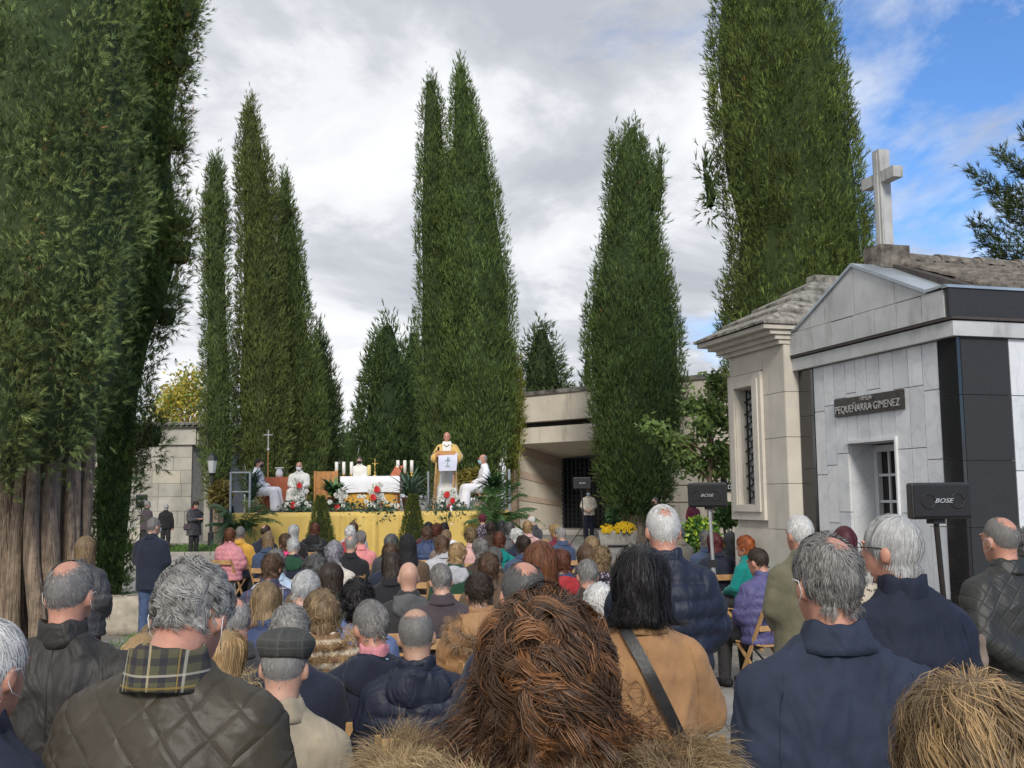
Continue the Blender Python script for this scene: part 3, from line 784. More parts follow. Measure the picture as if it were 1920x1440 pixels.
def spindle(outline, d, n, length, seed, tint=(1, 1, 1), lump=.1, up=1.0, brown=.0, tmpl=None, back=.3, clump=.5, droop=0.0, tuft=.6, vert=2.0, boughs=0, bsize=.4, shrink=.08):
    """crown column whose left/right edges at each height were surveyed; foliage clumps over a dark core"""
    r = np.random.default_rng(seed); tmpl = tmpl or (SPV4, SPT4)
    pts = [(at((xl + xr) / 2, py, d), abs(at(xr, py, d)[0] - at(xl, py, d)[0]) / 2) for py, xl, xr in outline]
    zk = np.array([p[0][2] for p in pts])[::-1]; xk = np.array([p[0][0] for p in pts])[::-1]; rk = np.array([p[1] for p in pts])[::-1]; rk = np.maximum(rk - length * shrink, rk * .4); zk = zk - np.linspace(0, 1, len(zk)) * length * .3
    zs = np.linspace(zk[0], zk[-1], 60); rs = np.interp(zs, zk, rk)
    # height samples weighted by girth
    cdf = np.cumsum(rs + .15); cdf /= cdf[-1]
    nc = max(int(n / 9), 10)
    zc = np.interp(r.uniform(0, 1, nc), cdf, zs); ac = r.uniform(-math.pi, 0, nc)   # -pi..0 faces the viewer side
    flip = r.uniform(0, 1, nc) < back; ac[flip] = -ac[flip]
    spread = r.uniform(-.35, .35, nc); ac = ac + spread
    rc = np.interp(zc, zk, rk) * (1 + lump * wob(ac, zc, seed)) * r.uniform(.84, 1.06, nc)
    bt = np.ones(nc); zc0, ac0 = zc, ac
    if boughs:
        zb = np.interp(r.uniform(0, 1, boughs), cdf, zs); ab = r.uniform(-math.pi - .8, .8, boughs); bi = r.integers(0, boughs, nc); brt = r.uniform(.55, 1.4, boughs)
        rb0 = np.interp(zb, zk, rk); u_, v_ = r.normal(0, .5, nc), r.normal(0, .75, nc); bs = bsize * r.uniform(.6, 1.3, boughs)[bi]
        zc = np.clip(zb[bi] + v_ * bs, zk[0], zk[-1]); ac = ab[bi] + u_ * bs / np.maximum(rb0[bi], .3)
        pl = r.uniform(0, 1, nc) < .5; zc = np.where(pl, zc0, zc); ac = np.where(pl, ac0, ac); dep = np.where(pl, -.10, .38 * np.exp(-(u_ ** 2 + v_ ** 2) * 1.6) - .22)
        rc = np.interp(zc, zk, rk) * (1 + lump * wob(ac, zc, seed)) + bs * dep + r.normal(0, .03, nc); bt = brt[bi]
    xc = np.interp(zc, zk, xk)
    C = np.stack([xc + rc * np.cos(ac), d + rc * np.sin(ac), zc], 1); O = np.stack([np.cos(ac), np.sin(ac), 0 * ac], 1)
    ct = bt[:, None] * r.uniform(.62, 1.3, (nc, 1)) * np.array(tint)[None] * np.array([1, 1, 1])
    warm = r.uniform(0, 1, (nc, 1)); ct = ct * (1 + warm * np.array([[.28, .1, -.1]]))
    m = 9
    P = np.repeat(C, m, 0); Oo = np.repeat(O, m, 0); tc = np.repeat(ct, m, 0); N = len(P)
    P = P + r.normal(0, clump * length, (N, 3)) * np.array([.5, .5, vert]) - Oo * r.uniform(0, .5, (N, 1)) * length
    rel = (P - np.repeat(C, m, 0)) / (clump * length)
    D = np.array([0, 0, 1.0]) * up * .8 + Oo * r.uniform(.15, .8, (N, 1)) + rel * .35 * tuft + r.normal(0, .25, (N, 3)) - np.array([0, 0, droop])
    S = np.cross(Oo, [0, 0, 1.0]) + r.normal(0, .7, (N, 3))
    Ln = length * r.uniform(.6, 1.25, N)
    tc = tc * r.uniform(.8, 1.25, (N, 1))
    if brown > 0:
        bm = np.repeat(r.uniform(0, 1, nc) < brown, m); bm &= r.uniform(0, 1, N) < .6
        tc[bm] = np.array([4.6, 1.75, 1.6]) * r.uniform(.6, 1.1, (bm.sum(), 1)); Ln[bm] *= .6
    out = [place_sprays(P, D, S, Ln, tc, tmpl)]
    # core
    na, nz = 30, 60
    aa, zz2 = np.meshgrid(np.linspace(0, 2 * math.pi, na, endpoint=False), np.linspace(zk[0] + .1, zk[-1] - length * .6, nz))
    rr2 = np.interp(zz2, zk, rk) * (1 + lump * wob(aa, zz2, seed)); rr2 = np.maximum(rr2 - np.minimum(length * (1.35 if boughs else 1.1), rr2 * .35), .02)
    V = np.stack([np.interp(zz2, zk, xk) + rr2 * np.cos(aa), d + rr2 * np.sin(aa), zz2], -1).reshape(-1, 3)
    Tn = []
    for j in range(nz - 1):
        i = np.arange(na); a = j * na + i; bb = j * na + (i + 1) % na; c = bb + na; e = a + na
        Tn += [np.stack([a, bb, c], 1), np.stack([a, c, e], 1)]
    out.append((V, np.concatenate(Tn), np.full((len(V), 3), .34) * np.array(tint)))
    return out


def cypress(name, spindles, label, trunks=None, base=None, group='cemetery cypresses', cat='tree', m=None):
    x, y = base; z = gz(y)
    t = empty(name, (x, y, z)); tag(t, label, cat, group)
    V, Tn, C = join([q for sp in spindles for q in sp])
    o = obj('crown', np_mesh('crown', V, Tn, colors=C), m or m_cyp, t); o.matrix_parent_inverse = Matrix.Translation(-Vector(t.location))
    for path, rad in (trunks or [([(x, y, z - .05), (x, y, z + 2.5)], [.28, .16])]):
        # fluted trunk
        b = MB(); pts = [np.array(p, float) for p in path]
        fine = [pts[0] + (pts[-1] - pts[0]) * k / 7 if len(pts) == 2 else np.array([np.interp(k / 7 * (len(pts) - 1), range(len(pts)), [p[c] for p in pts]) for c in range(3)]) for k in range(8)]
        rad2 = np.interp(np.linspace(0, 1, 8), np.linspace(0, 1, len(rad)), rad)
        ph = random.random() * 6; vs = []; n = 14
        for k, p in enumerate(fine):
            for i in range(n):
                q = 2 * math.pi * i / n; rr_ = rad2[k] * (1 + .13 * math.sin(3 * q + ph + k * .25) + .06 * math.sin(7 * q + ph * 2 + k * .4)) * (1.25 if k == 0 else 1)
                vs.append((p[0] + rr_ * math.cos(q), p[1] + rr_ * math.sin(q), p[2]))
        b.add(vs, [(k * n + i, k * n + (i + 1) % n, (k + 1) * n + (i + 1) % n, (k + 1) * n + i) for k in range(7) for i in range(n)])
        o = b.build('trunk', m_bark, t, True); o.matrix_parent_inverse = Matrix.Translation(-Vector(t.location))
    return t


def gx(px, d): return float(at(px, 940, d)[0])


NEAR = (SPV, SPT)
# --- the two great cypresses on the left
dA = 14.0
A_out = [(-320, -60, 120), (-100, -120, 225), (100, -150, 252), (300, -160, 258), (500, -160, 250), (640, -150, 232), (740, -130, 205), (810, -90, 180), (860, -40, 150), (885, 0, 110)]
sp = [spindle(A_out, dA, 25000, .135, 11, (1.2, 1.3, 1.25), .13, .45, .02, NEAR, .1, .8, tuft=1.1, vert=1.2, boughs=170, bsize=.6)]
sp.append(spindle([(560, -30, 20), (640, -60, 60), (760, -70, 75), (830, -60, 60), (900, -30, 30)], dA - 1.2, 3200, .14, 12, (1.15, 1.2, 1.1), .2, .6, .02, NEAR, .1, .5))
tr = []
for (x0, y0, x1, y1, wpx, dd) in [(8, 1195, -4, 860, 56, 0), (52, 1200, 20, 850, 40, .5), (80, 1190, 52, 850, 27, -.35), (106, 1190, 84, 845, 40, -.15), (128, 1190, 128, 830, 36, .25), (140, 1150, 160, 800, 30, .5), (34, 1190, 60, 830, 30, 1.0), (-40, 1200, -40, 850, 50, .3), (66, 1195, 30, 850, 22, .9), (95, 1195, 108, 835, 20, .7), (118, 1190, 146, 815, 22, .9), (22, 1195, 36, 850, 24, -.2), (140, 1190, 112, 830, 18, .1)]:
    p = at(x0, y0, dA + dd); q = at(x1, y1, dA + dd); p[2] = -.05; mid = (p + q) / 2 + np.array([.05 * math.sin(x0), 0, 0])
    tr.append(([p, mid, q + np.array([0, .2, .5])], [wpx * .5 * dA / FPX * 1.15, wpx * .5 * dA / FPX, wpx * .38 * dA / FPX]))
cypress('cypress_tree', sp, 'huge many-trunked cypress with bare fluted trunks at the left edge', tr, (gx(70, dA), dA))
dB = 16.8
B_out = [(-320, 190, 300), (-100, 170, 352), (0, 165, 375), (100, 170, 358), (200, 168, 345), (300, 166, 338), (400, 166, 346), (480, 166, 350), (560, 166, 330), (640, 168, 300), (740, 168, 276), (850, 168, 266), (950, 168, 258), (1030, 168, 248), (1080, 170, 244), (1130, 172, 236), (1165, 180, 226)]
sp = [spindle(B_out, dB, 20000, .155, 21, (1.05, 1.25, .9), .14, .7, .006, NEAR, .1, .8, tuft=1.0, vert=1.4, boughs=260, bsize=.42)]
# ragged side branches against the sky
for (px, py, s_) in [(352, 20, 40), (340, 110, 34), (338, 260, 30), (342, 420, 30), (345, 470, 34), (318, 590, 30), (290, 815, 34)]:
    q = [(py - s_, px - s_ * .4, px + s_ * .5), (py, px - s_, px + s_ * .7), (py + s_, px - s_, px + s_ * .3)]
    sp.append(spindle(q, dB - .3, 300, .18, px + py, (.85, .95, .75), .2, .5, .05, NEAR, .3, .6))
cypress('cypress_tree', sp, 'tall ragged cypress leafy down to the ground, just right of the bare-trunked one', [([(gx(207, dB), dB, -.05), (gx(207, dB), dB, 3)], [.17, .13])], (gx(205, dB), dB))
# --- left middle group
cypress('cypress_tree', [spindle([(295, 399, 411), (330, 388, 424), (400, 378, 431), (500, 378, 428), (600, 380, 432), (700, 380, 440), (800, 380, 445), (880, 384, 440), (955, 398, 428)], 34.5, 8500, .22, 31, (.85, .98, .85), .24, 1.0)],
        'thin ragged cypress, leftmost and smallest of the group left of the altar', None, (gx(410, 34.5), 34.5))
cypress('cypress_tree', [spindle([(190, 464, 474), (220, 455, 486), (290, 442, 504), (350, 443, 518), (450, 445, 528), (600, 445, 536), (750, 438, 542), (850, 445, 542), (945, 462, 522)], 35.5, 16000, .22, 32, (.95, 1.0, .8), .12, 1.2)],
        'tall pointed cypress left of the altar, tallest of its group', None, (gx(492, 35.5), 35.5))
cypress('cypress_tree', [spindle([(325, 528, 538), (370, 516, 550), (450, 512, 566), (560, 510, 579), (700, 515, 604), (800, 520, 614), (880, 525, 612), (945, 540, 595)], 37.5, 13500, .22, 33, (.88, 1.0, .8), .12, 1.2)],
        'broad cypress with a long sloping right edge left of the altar', None, (gx(565, 37.5), 37.5))
cypress('cypress_tree', [spindle([(618, 590, 600), (680, 585, 622), (760, 585, 636), (850, 590, 640), (950, 600, 632)], 44, 3800, .36, 34, (.6, .72, .72), .15, 1.0)],
        'short dark cypress at the right end of the left group', None, (gx(612, 44), 44))
# --- centre pair
cypress('cypress_tree', [spindle([(143, 799, 811), (200, 789, 833), (300, 783, 845), (400, 777, 855), (600, 781, 870), (800, 786, 870), (930, 805, 855)], 37.0, 11000, .22, 41, (.8, .95, .78), .13, 1.3),
                         spindle([(116, 858, 868), (180, 843, 889), (250, 838, 914), (350, 832, 935), (450, 829, 949), (550, 827, 960), (650, 828, 967), (750, 830, 968), (830, 835, 960), (935, 855, 930)], 36.4, 19000, .22, 42, (.8, .98, .76), .1, 1.3)],
        'great twin-topped cypress behind the person in the gold robe', None, (gx(865, 36.8), 36.8))
cypress('cypress_tree', [spindle([(640, 958, 966), (720, 946, 981), (800, 942, 984), (870, 945, 978), (930, 952, 966)], 37.6, 2200, .22, 43, (1.6, 1.45, .8), .12, 1.4)],
        'small yellow-green cypress tucked against the twin-topped one', None, (gx(962, 37.6), 37.6))
cypress('cypress_tree', [spindle([(597, 722, 734), (630, 698, 752), (700, 676, 775), (780, 662, 790), (850, 650, 800), (930, 650, 800)], 50, 5200, .42, 44, (.55, .72, .62), .2, .8)],
        'dark broad conifer behind the altar, left of the twin-topped cypress', None, (gx(725, 50), 50))
cypress('cypress_tree', [spindle([(612, 770, 782), (660, 752, 800), (740, 745, 815), (850, 740, 820), (930, 745, 815)], 54, 2600, .42, 45, (.5, .66, .58), .2, .8)],
        'dark conifer half hidden by the left edge of the twin-topped cypress', None, (gx(778, 54), 54))
cypress('cypress_tree', [spindle([(800, 640, 655), (840, 636, 670), (900, 632, 680), (950, 636, 676)], 58, 1200, .4, 46, (.55, .75, .5), .2, .8)],
        'low far conifer in the gap below the bright sky left of the altar', None, (gx(655, 58), 58))
cypress('conifer_tree', [spindle([(604, 1011, 1017), (635, 992, 1040), (680, 976, 1056), (725, 966, 1066), (790, 960, 1074)], 62, 2600, .5, 47, (.5, .62, .6), .22, .35, droop=.2)],
        'dark spreading conifer rising behind the mausoleum roof', None, (gx(1016, 62), 62), group='conifers beyond the buildings')
cypress('cypress_tree', [spindle([(640, 1098, 1103), (690, 1092, 1112), (740, 1090, 1118), (800, 1090, 1120)], 58, 700, .42, 48, (.6, .75, .6), .2, .9)],
        'sliver of far cypress at the left edge of the stout right-hand cypress', None, (gx(1105, 58), 58))
# --- right of centre
tx = gx(1192, 34)
cypress('cypress_tree', [spindle([(230, 1180, 1194), (268, 1154, 1210), (320, 1134, 1230), (400, 1127, 1238), (500, 1116, 1254), (580, 1102, 1270), (650, 1098, 1282), (750, 1102, 1286), (820, 1106, 1280), (880, 1114, 1272), (930, 1132, 1256), (968, 1162, 1226)], 34, 22000, .21, 51, (.72, .9, .72), .13, 1.1, .002),
                         spindle([(285, 1234, 1244), (330, 1222, 1248), (400, 1215, 1245)], 34, 350, .3, 52, (.8, .95, .75), .2, 1.0),
                         spindle([(262, 1143, 1152), (300, 1140, 1160)], 34, 90, .3, 53, (.8, .95, .75), .2, 1.0)],
        'stout cypress standing on its grey trunk in front of the mausoleum', [([(tx, 34, .25), (tx, 34, 1.6)], [.34, .26]), ([(tx + .32, 34, .25), (tx + .5, 34, 1.7)], [.2, .15]), ([(tx - .3, 34.1, .25), (tx - .45, 34.1, 1.7)], [.18, .14])], (tx, 34))
cypress('cypress_tree', [spindle([(-330, 1395, 1470), (-120, 1352, 1525), (0, 1345, 1553), (100, 1337, 1576), (200, 1340, 1590), (300, 1338, 1602), (360, 1350, 1610), (430, 1364, 1622), (520, 1356, 1628), (600, 1352, 1624), (700, 1360, 1610), (850, 1375, 1595), (1000, 1400, 1560)], 21, 31000, .16, 61, (.92, 1.05, .75), .11, 1.0, .001, SPM, .12, boughs=420, bsize=.5),
                         spindle([(305, 1312, 1322), (330, 1314, 1340), (365, 1318, 1350), (395, 1318, 1340)], 21, 170, .26, 62, (.7, .85, .7), .2, .5)],
        'huge cypress rising behind the two tombs on the right', None, (gx(1490, 21), 21))
# --- layered conifer at the right edge
dP = 17.5
pts = []
px0 = gx(1985, dP)
parts_ = []
for i, (py, reach) in enumerate([(250, 60), (205, 30), (330, 165), (392, 110), (420, 160), (480, 120), (150, 20), (290, 110), (360, 130), (450, 150), (520, 160), (560, 150)]):
    for sgn in (-1, 1):
        tip = at(1985 + sgn * reach, py - 8, dP + (.4 if i % 2 else -.5)); root = at(1985, py + 30, dP)
        n = 260; u_ = rng.uniform(.12, 1, n)[:, None]
        P = root + (tip - root) * u_ + rng.normal(0, .09, (n, 3)) * (1.2 - u_ * .5) + np.array([0, 0, 1]) * (-.25 * np.sin(u_ * 3.1))
        D = unit(tip - root)[None] * .7 + rng.normal(0, .5, (n, 3)) + np.array([0, 0, .35])
        parts_.append(place_sprays(P, D, rng.normal(0, 1, (n, 3)), rng.uniform(.12, .24, n), rng.uniform(.5, .9, (n, 1)) * np.array([[.8, .85, .75]]), NEAR))
cypress('conifer_tree', [parts_], 'dark layered conifer branches at the right edge above the tiled roof', [([(px0, dP, 0), (px0, dP, 9)], [.25, .08])], (px0, dP), group='conifers beyond the buildings')


# --- broadleaf trees
def leaves(P, size, tint, r, flat=.5, long=1.8):
    n = len(P)
    D = unit(r.normal(0, 1, (n, 3)) + np.array([0, 0, -.35])); S = unit(np.cross(D, r.normal(0, 1, (n, 3))))
    s = size * r.uniform(.6, 1.2, (n, 1))
    V = np.stack([P, P + D * s * long * .5 + S * s * .5, P + D * s * long, P + D * s * long * .5 - S * s * .5], 1).reshape(-1, 3)
    b = np.arange(n)[:, None] * 4
    Tn = np.concatenate([b + [[0, 1, 2]], b + [[0, 2, 3]]])
    return V, Tn, np.repeat(tint, 4, 0)


m_leaf = mat('broad_leaves', (.12, .2, .06), .6, .25, 2, attr=True, spec=.4, trans=.3)
dT = 22.5
tb = at(1331, 980, dT); tb[2] = gz(dT)
yt = empty('young_tree', tuple(tb)); tag(yt, 'young leafy tree with thin trunk beside the limestone tomb', 'tree')
r = np.random.default_rng(5); Pl = []; br = MB()
br.tube([tb, at(1330, 900, dT), at(1331, 800, dT), at(1330, 715, dT)], [.07, .06, .045, .02], 8)
for (x, y, s_, n, dd) in [(1340, 712, 18, 110, 0), (1348, 735, 26, 170, .2), (1330, 765, 30, 190, -.2), (1300, 760, 22, 110, .3), (1352, 790, 24, 170, .1), (1318, 800, 26, 130, -.3), (1225, 803, 20, 130, -.5), (1250, 822, 24, 140, -.4), (1272, 850, 24, 160, -.2), (1300, 868, 26, 170, 0), (1322, 880, 22, 90, .2), (1352, 850, 24, 150, .2), (1358, 880, 20, 110, 0), (1290, 835, 20, 90, .1), (1340, 840, 22, 90, -.2)]:
    c = at(x, y, dT + dd); s2 = s_ * dT / FPX
    Pl.append(c + r.normal(0, .5, (int(n * 1.6), 3)) * s2 * np.array([1, 1, .8]))
    br.tube([at(1331, min(y + 50, 905), dT), (at(1331, y + 35, dT) + c) / 2, c], [.03, .02, .008], 5)
Pl = np.concatenate(Pl); tn = r.uniform(.6, 1.35, (len(Pl), 1)) * np.array([[1, 1, 1]]) * (1 + r.uniform(0, 1, (len(Pl), 1)) * np.array([[.35, .1, 0]]))
o = obj('crown', np_mesh('crown', *leaves(Pl, .085, tn, r)[:2], colors=np.repeat(tn, 4, 0)), m_leaf, yt); o.matrix_parent_inverse = Matrix.Translation(-Vector(yt.location))
o = br.build('trunk', m_bark, yt, True); o.matrix_parent_inverse = Matrix.Translation(-Vector(yt.location))
dY = 62
m_yel = mat('autumn_leaves', (.5, .4, .06), .7, .3, .6, attr=True, trans=.35)
yb = at(350, 930, dY); yb[2] = gz(dY)
at_ = empty('autumn_tree', tuple(yb)); tag(at_, 'yellow autumn tree beyond the left stone building', 'tree')
r = np.random.default_rng(6); Pl = []
for i in range(60):
    x = r.uniform(300, 392); top_ = np.interp(x, [300, 320, 345, 370, 392], [765, 725, 700, 690, 690]); y = r.uniform(top_, 800)
    c = at(x, y, dY + r.uniform(-1.5, 1.5)); Pl.append(c + r.normal(0, .36, (60, 3)))
Pl = np.concatenate(Pl); tn = r.uniform(.55, 1.4, (len(Pl), 1)) * np.where(r.uniform(0, 1, (len(Pl), 1)) < .3, np.array([[.45, .8, 1.2]]), np.array([[1, 1, 1]]))
o = obj('crown', np_mesh('crown', *leaves(Pl, .15, tn, r)[:2], colors=np.repeat(tn, 4, 0)), m_yel, at_); o.matrix_parent_inverse = Matrix.Translation(-Vector(at_.location))
b = MB().tube([yb, at(350, 830, dY), at(352, 740, dY)], [.3, .2, .06], 8)
for xx in (315, 335, 370, 388): b.tube([at(350, 830, dY), at(xx, 740, dY)], [.12, .03], 6)
o = b.build('trunk', m_bark, at_, True); o.matrix_parent_inverse = Matrix.Translation(-Vector(at_.location))
# ================================================================ stage, altar and flowers
SD = 25.0; SZ = 1.50
m_deck = mat('stage_boards', (.3, .25, .2), .8, .25, 3, .2, 30)
m_steel = mat('galvanised_steel', (.45, .47, .49), .4, .15, 8, metal=.75)
m_gold = mat('gold_drape', (.6, .42, .1), .55, .1, 2.0, .1, 60, sheen=.4)
m_wood = mat('chair_wood', (.46, .27, .115), .5, .25, 9, .12, 60)
m_wood2 = mat('orange_wood', (.5, .23, .07), .5, .2, 5, .1, 40)
m_wcloth = mat('white_linen', (.74, .74, .76), .85, .05, 4, .15, 60)
m_red_cl = mat('terracotta_cloth', (.42, .12, .06), .85, .12, 4, .1, 50)
m_wax = mat('white_wax', (.78, .75, .68), .5, .05, 5, sss=.2)
m_waxy = mat('yellow_wax', (.68, .55, .2), .5, .05, 5, sss=.2)
m_brass = mat('brass', (.62, .42, .12), .3, .15, 10, metal=.9)
m_pot_t = mat('terracotta_pot', (.2, .11, .075), .85, .25, 8, .2, 40)
m_pot_g = mat('pale_green_pot', (.3, .36, .2), .6, .15, 5)
m_pl = mat('plant_leaves', (.045, .1, .035), .5, .3, 4, attr=True, trans=.2)
m_pl2 = mat('grey_green_leaves', (.075, .13, .085), .5, .3, 4, attr=True, trans=.2)
m_palm = mat('palm_leaves', (.07, .13, .05), .45, .3, 3, attr=True, trans=.25)
m_topi = mat('topiary_foliage', (.09, .12, .022), .7, .3, 4, attr=True, trans=.2)
m_wfl = mat('white_petals', (.8, .8, .74), .7, .06, 10, trans=.15)
m_rfl = mat('red_petals', (.5, .012, .012), .5, .25, 10)
m_yfl = mat('yellow_petals', (.8, .55, .02), .6, .15, 20)


def sx(px, d): return float(at(px, 950, d)[0])


x0s, x1s = sx(432, SD), sx(958, SD)
stage = empty('stage', ((x0s + x1s) / 2, SD + 2.2, gz(SD))); tag(stage, 'raised altar platform hung with a gold cloth skirt', 'stage')


def inv(o, p):
    o.parent = p; o.matrix_parent_inverse = Matrix.Translation(-Vector(p.location)); return o


inv(MB().box(((x0s + x1s) / 2, SD + 2.3, SZ - .06), (x1s - x0s, 4.6, .1)).build('deck', m_deck), stage)
for i in range(6):
    for yy in (SD + .15, SD + 4.4):
        xx = x0s + .1 + (x1s - x0s - .2) * i / 5
        inv(MB().box((xx, yy, (SZ - .12 + gz(yy)) / 2), (.07, .07, SZ - .12 - gz(yy))).build('leg', m_steel), stage)
nxd, nzd = 420, 14
V = []; xs_ = np.linspace(x0s + .05, x1s - .05, nxd)
rw = np.random.default_rng(8); fold = np.zeros(nxd)
for _ in range(40):
    c = rw.uniform(x0s, x1s); wd = rw.uniform(.03, .16); fold += rw.uniform(-.09, .11) * np.exp(-((xs_ - c) / wd) ** 2)
for j in range(nzd):
    f = j / (nzd - 1); z = SZ - .005 + (gz(SD) + .02 - SZ) * f
    yy = SD - .05 - fold * (.25 + .75 * f) - .015 * np.sin(xs_ * 9 + f * 2) * f - .05 * f
    V.append(np.stack([xs_ + .02 * np.sin(xs_ * 5) * f, yy, np.full(nxd, z)], 1))
V.append(np.stack([xs_, np.full(nxd, SD + .25), np.full(nxd, SZ + .002)], 1))
V = [V[-1]] + V[:-1]
V = np.concatenate(V); i = np.arange(nxd - 1); Q = np.concatenate([np.stack([j * nxd + i, j * nxd + i + 1, (j + 1) * nxd + i + 1, (j + 1) * nxd + i], 1) for j in range(nzd)])
inv(obj('gold_skirt', np_mesh('gold_skirt', V, None, Q, True), m_gold), stage)

for (pa, pb, d0, d1, lab) in ((432, 468, SD + .1, SD + .1, 'galvanised guard rail at the left front corner of the stage'), (955, 955, SD + .2, SD + 3.4, 'galvanised guard rail along the right side of the stage'), (803, 803, SD + 1.6, SD + 2.6, 'short steel handrail beside the lectern')):
    g = empty('guard_rail', (sx(pa, d0), d0, SZ)); tag(g, lab, 'railing', 'guard rails of the stage')
    q0 = np.array([sx(pa, d0), d0, SZ]); q1 = np.array([sx(pb, d1), d1, SZ])
    if pa == 955: q1[0] = q0[0]
    for p_ in (q0, q1):
        inv(MB().tube([p_ - [0, 0, .05], p_ + [0, 0, .98]], .028, 8).build('post', m_steel), g)
    for h in (.5, .96):
        inv(MB().tube([q0 + [0, 0, h], q1 + [0, 0, h]], .024, 8).build('rail', m_steel), g)

# altar table
dA_ = 27.3
ax0, ax1 = sx(640, dA_), sx(748, dA_); az = float(at(690, 893, dA_)[2])
al = empty('altar_table', ((ax0 + ax1) / 2, dA_ + .4, SZ)); tag(al, 'altar table under a white cloth with gold front panel', 'table')
inv(MB().box(((ax0 + ax1) / 2, dA_ + .4, az - .03), (ax1 - ax0, .8, .05)).build('table_top', m_wood2), al)
for xx in (ax0 + .08, ax1 - .08):
    for yy in (dA_ + .08, dA_ + .72):
        inv(MB().box((xx, yy, (SZ + az - .06) / 2), (.07, .07, az - .06 - SZ)).build('leg', m_wood2), al)
inv(MB().box(((ax0 + ax1) / 2, dA_ + .06, (SZ + az) / 2 - .1), (ax1 - ax0 - .2, .02, az - SZ - .3)).build('front_panel', mat('gold_panel', (.6, .32, .04), .5, .2, 4)), al)
n = 90; xx = np.linspace(ax0 - .03, ax1 + .03, n); V = []
for k, (yy, z, a) in enumerate([(dA_ + .83, az - .4, 1), (dA_ + .82, az + .004, 0), (dA_ - .02, az + .004, 0), (dA_ - .035, az - .2, .5), (dA_ - .05, az - .42, 1)]):
    V.append(np.stack([xx, yy - .02 * a * np.sin(xx * 14), np.full(n, z) + .01 * a * np.sin(xx * 3)], 1))
V = np.concatenate(V); i = np.arange(n - 1)
c = obj('altar_cloth', np_mesh('altar_cloth', V, None, np.concatenate([np.stack([j * n + i, j * n + i + 1, (j + 1) * n + i + 1, (j + 1) * n + i], 1) for j in range(4)]), True), m_wcloth)
inv(c, al)
# candles
for k, px in enumerate((631, 644.5, 659, 746, 759, 772, 692)):
    d = dA_ + .35 if k < 6 else dA_ + .3
    yel = k == 6
    b0 = at(px, 886 if k < 3 else 884, d) if not yel else at(px, 891, d); t0 = at(px, 866 if k < 3 else 863, d) if not yel else at(px, 872, d)
    r_ = .045 if not yel else .05
    if not yel: b0[2] = t0[2] - .33
    cn = empty('candle', (b0[0], d, az)); tag(cn, ['leftmost white candle on the altar', 'second white candle from the left on the altar', 'third white candle from the left, beside the person behind the altar', 'fourth white candle, left one of the right trio', 'fifth white candle, middle one of the right trio', 'rightmost white candle on the altar', 'short yellow candle beside the small gold crucifix'][k], 'candle', 'altar candles')
    if not yel: inv(MB().lathe((b0[0], d, az), [(.07, 0), (.07, .015), (.02, .04), (.02, b0[2] - az - .03), (.06, b0[2] - az)], 12).build('holder', m_brass, None, True), cn)
    inv(MB().lathe((b0[0], d, b0[2] + .001), [(r_, 0), (r_, t0[2] - b0[2] - .01), (r_ * .6, t0[2] - b0[2])], 14).build('wax', m_waxy if yel else m_wax, None, True), cn)
    inv(MB().tube([(b0[0], d, t0[2] - .005), (b0[0] + .004, d, t0[2] + .03)], .004, 5).build('wick', m_iron), cn)
# small gold crucifix
p = at(703, 891, dA_ + .3); h = float(at(703, 860, dA_ + .3)[2] - az)
cx = empty('crucifix', (p[0], p[1], az)); tag(cx, 'small gold crucifix standing on the altar', 'crucifix')
MB().lathe((0, 0, 0), [(.07, 0), (.06, .03), (.015, .06), (.012, .2), (.022, .22), (.012, .24)], 12).build('foot', m_brass, cx, True)
MB().box((0, 0, .24 + (h - .24) / 2), (.025, .02, h - .24)).build('upright', m_brass, cx); MB().box((0, -.012, h - .13), (.17, .018, .022)).build('crossbar', m_brass, cx)
b = MB(); b.tube([(0, -.022, h - .10), (0, -.026, h - .2), (.006, -.022, h - .3)], [.012, .018, .008], 6); b.tube([(-.075, -.026, h - .115), (0, -.026, h - .15), (.075, -.026, h - .115)], .007, 5); b.build('figure', m_brass, cx, True)
# wooden bookstand and high-backed wooden seat
p = at(741, 892, dA_ + .25)
bs = empty('book_stand', (p[0], p[1], az)); tag(bs, 'slanted reddish wooden book stand on the altar', 'book stand')
MB().hexa([(-.12, -.1, .02), (.12, -.1, .02), (.2, .1, .28), (.0, .1, .28)], [(-.12, -.08, .0), (.12, -.08, .0), (.2, .12, .26), (.0, .12, .26)]).build('rest', m_red_cl, bs); MB().box((.05, .04, .08), (.03, .03, .16)).build('strut', m_wood2, bs)
d = 27.6
p0 = at(593, 884, d); p1 = at(630, 884, d)
ws = empty('wooden_seat', ((p0[0] + p1[0]) / 2, d, SZ)); tag(ws, 'pale orange wooden high seat back left of the altar', 'seat')
wz = p0[2] - SZ; ww = p1[0] - p0[0]
for i in range(4):
    MB().box((-ww / 2 + ww * (i + .5) / 4, 0, wz / 2 + .15), (ww / 4 - .008, .03, wz - .3)).build('back_board', m_wood2, ws)
MB().box((0, .3, .42), (ww, .6, .05)).build('seat', m_wood2, ws)
for xx in (-ww / 2 - .03, ww / 2 + .03): MB().box((xx, .0, wz / 2), (.05, .06, wz + .03)).build('leg', m_wood2, ws)
for xx in (-ww / 2 - .03, ww / 2 + .03): MB().box((xx, .56, .22), (.05, .06, .44)).build('leg', m_wood2, ws)
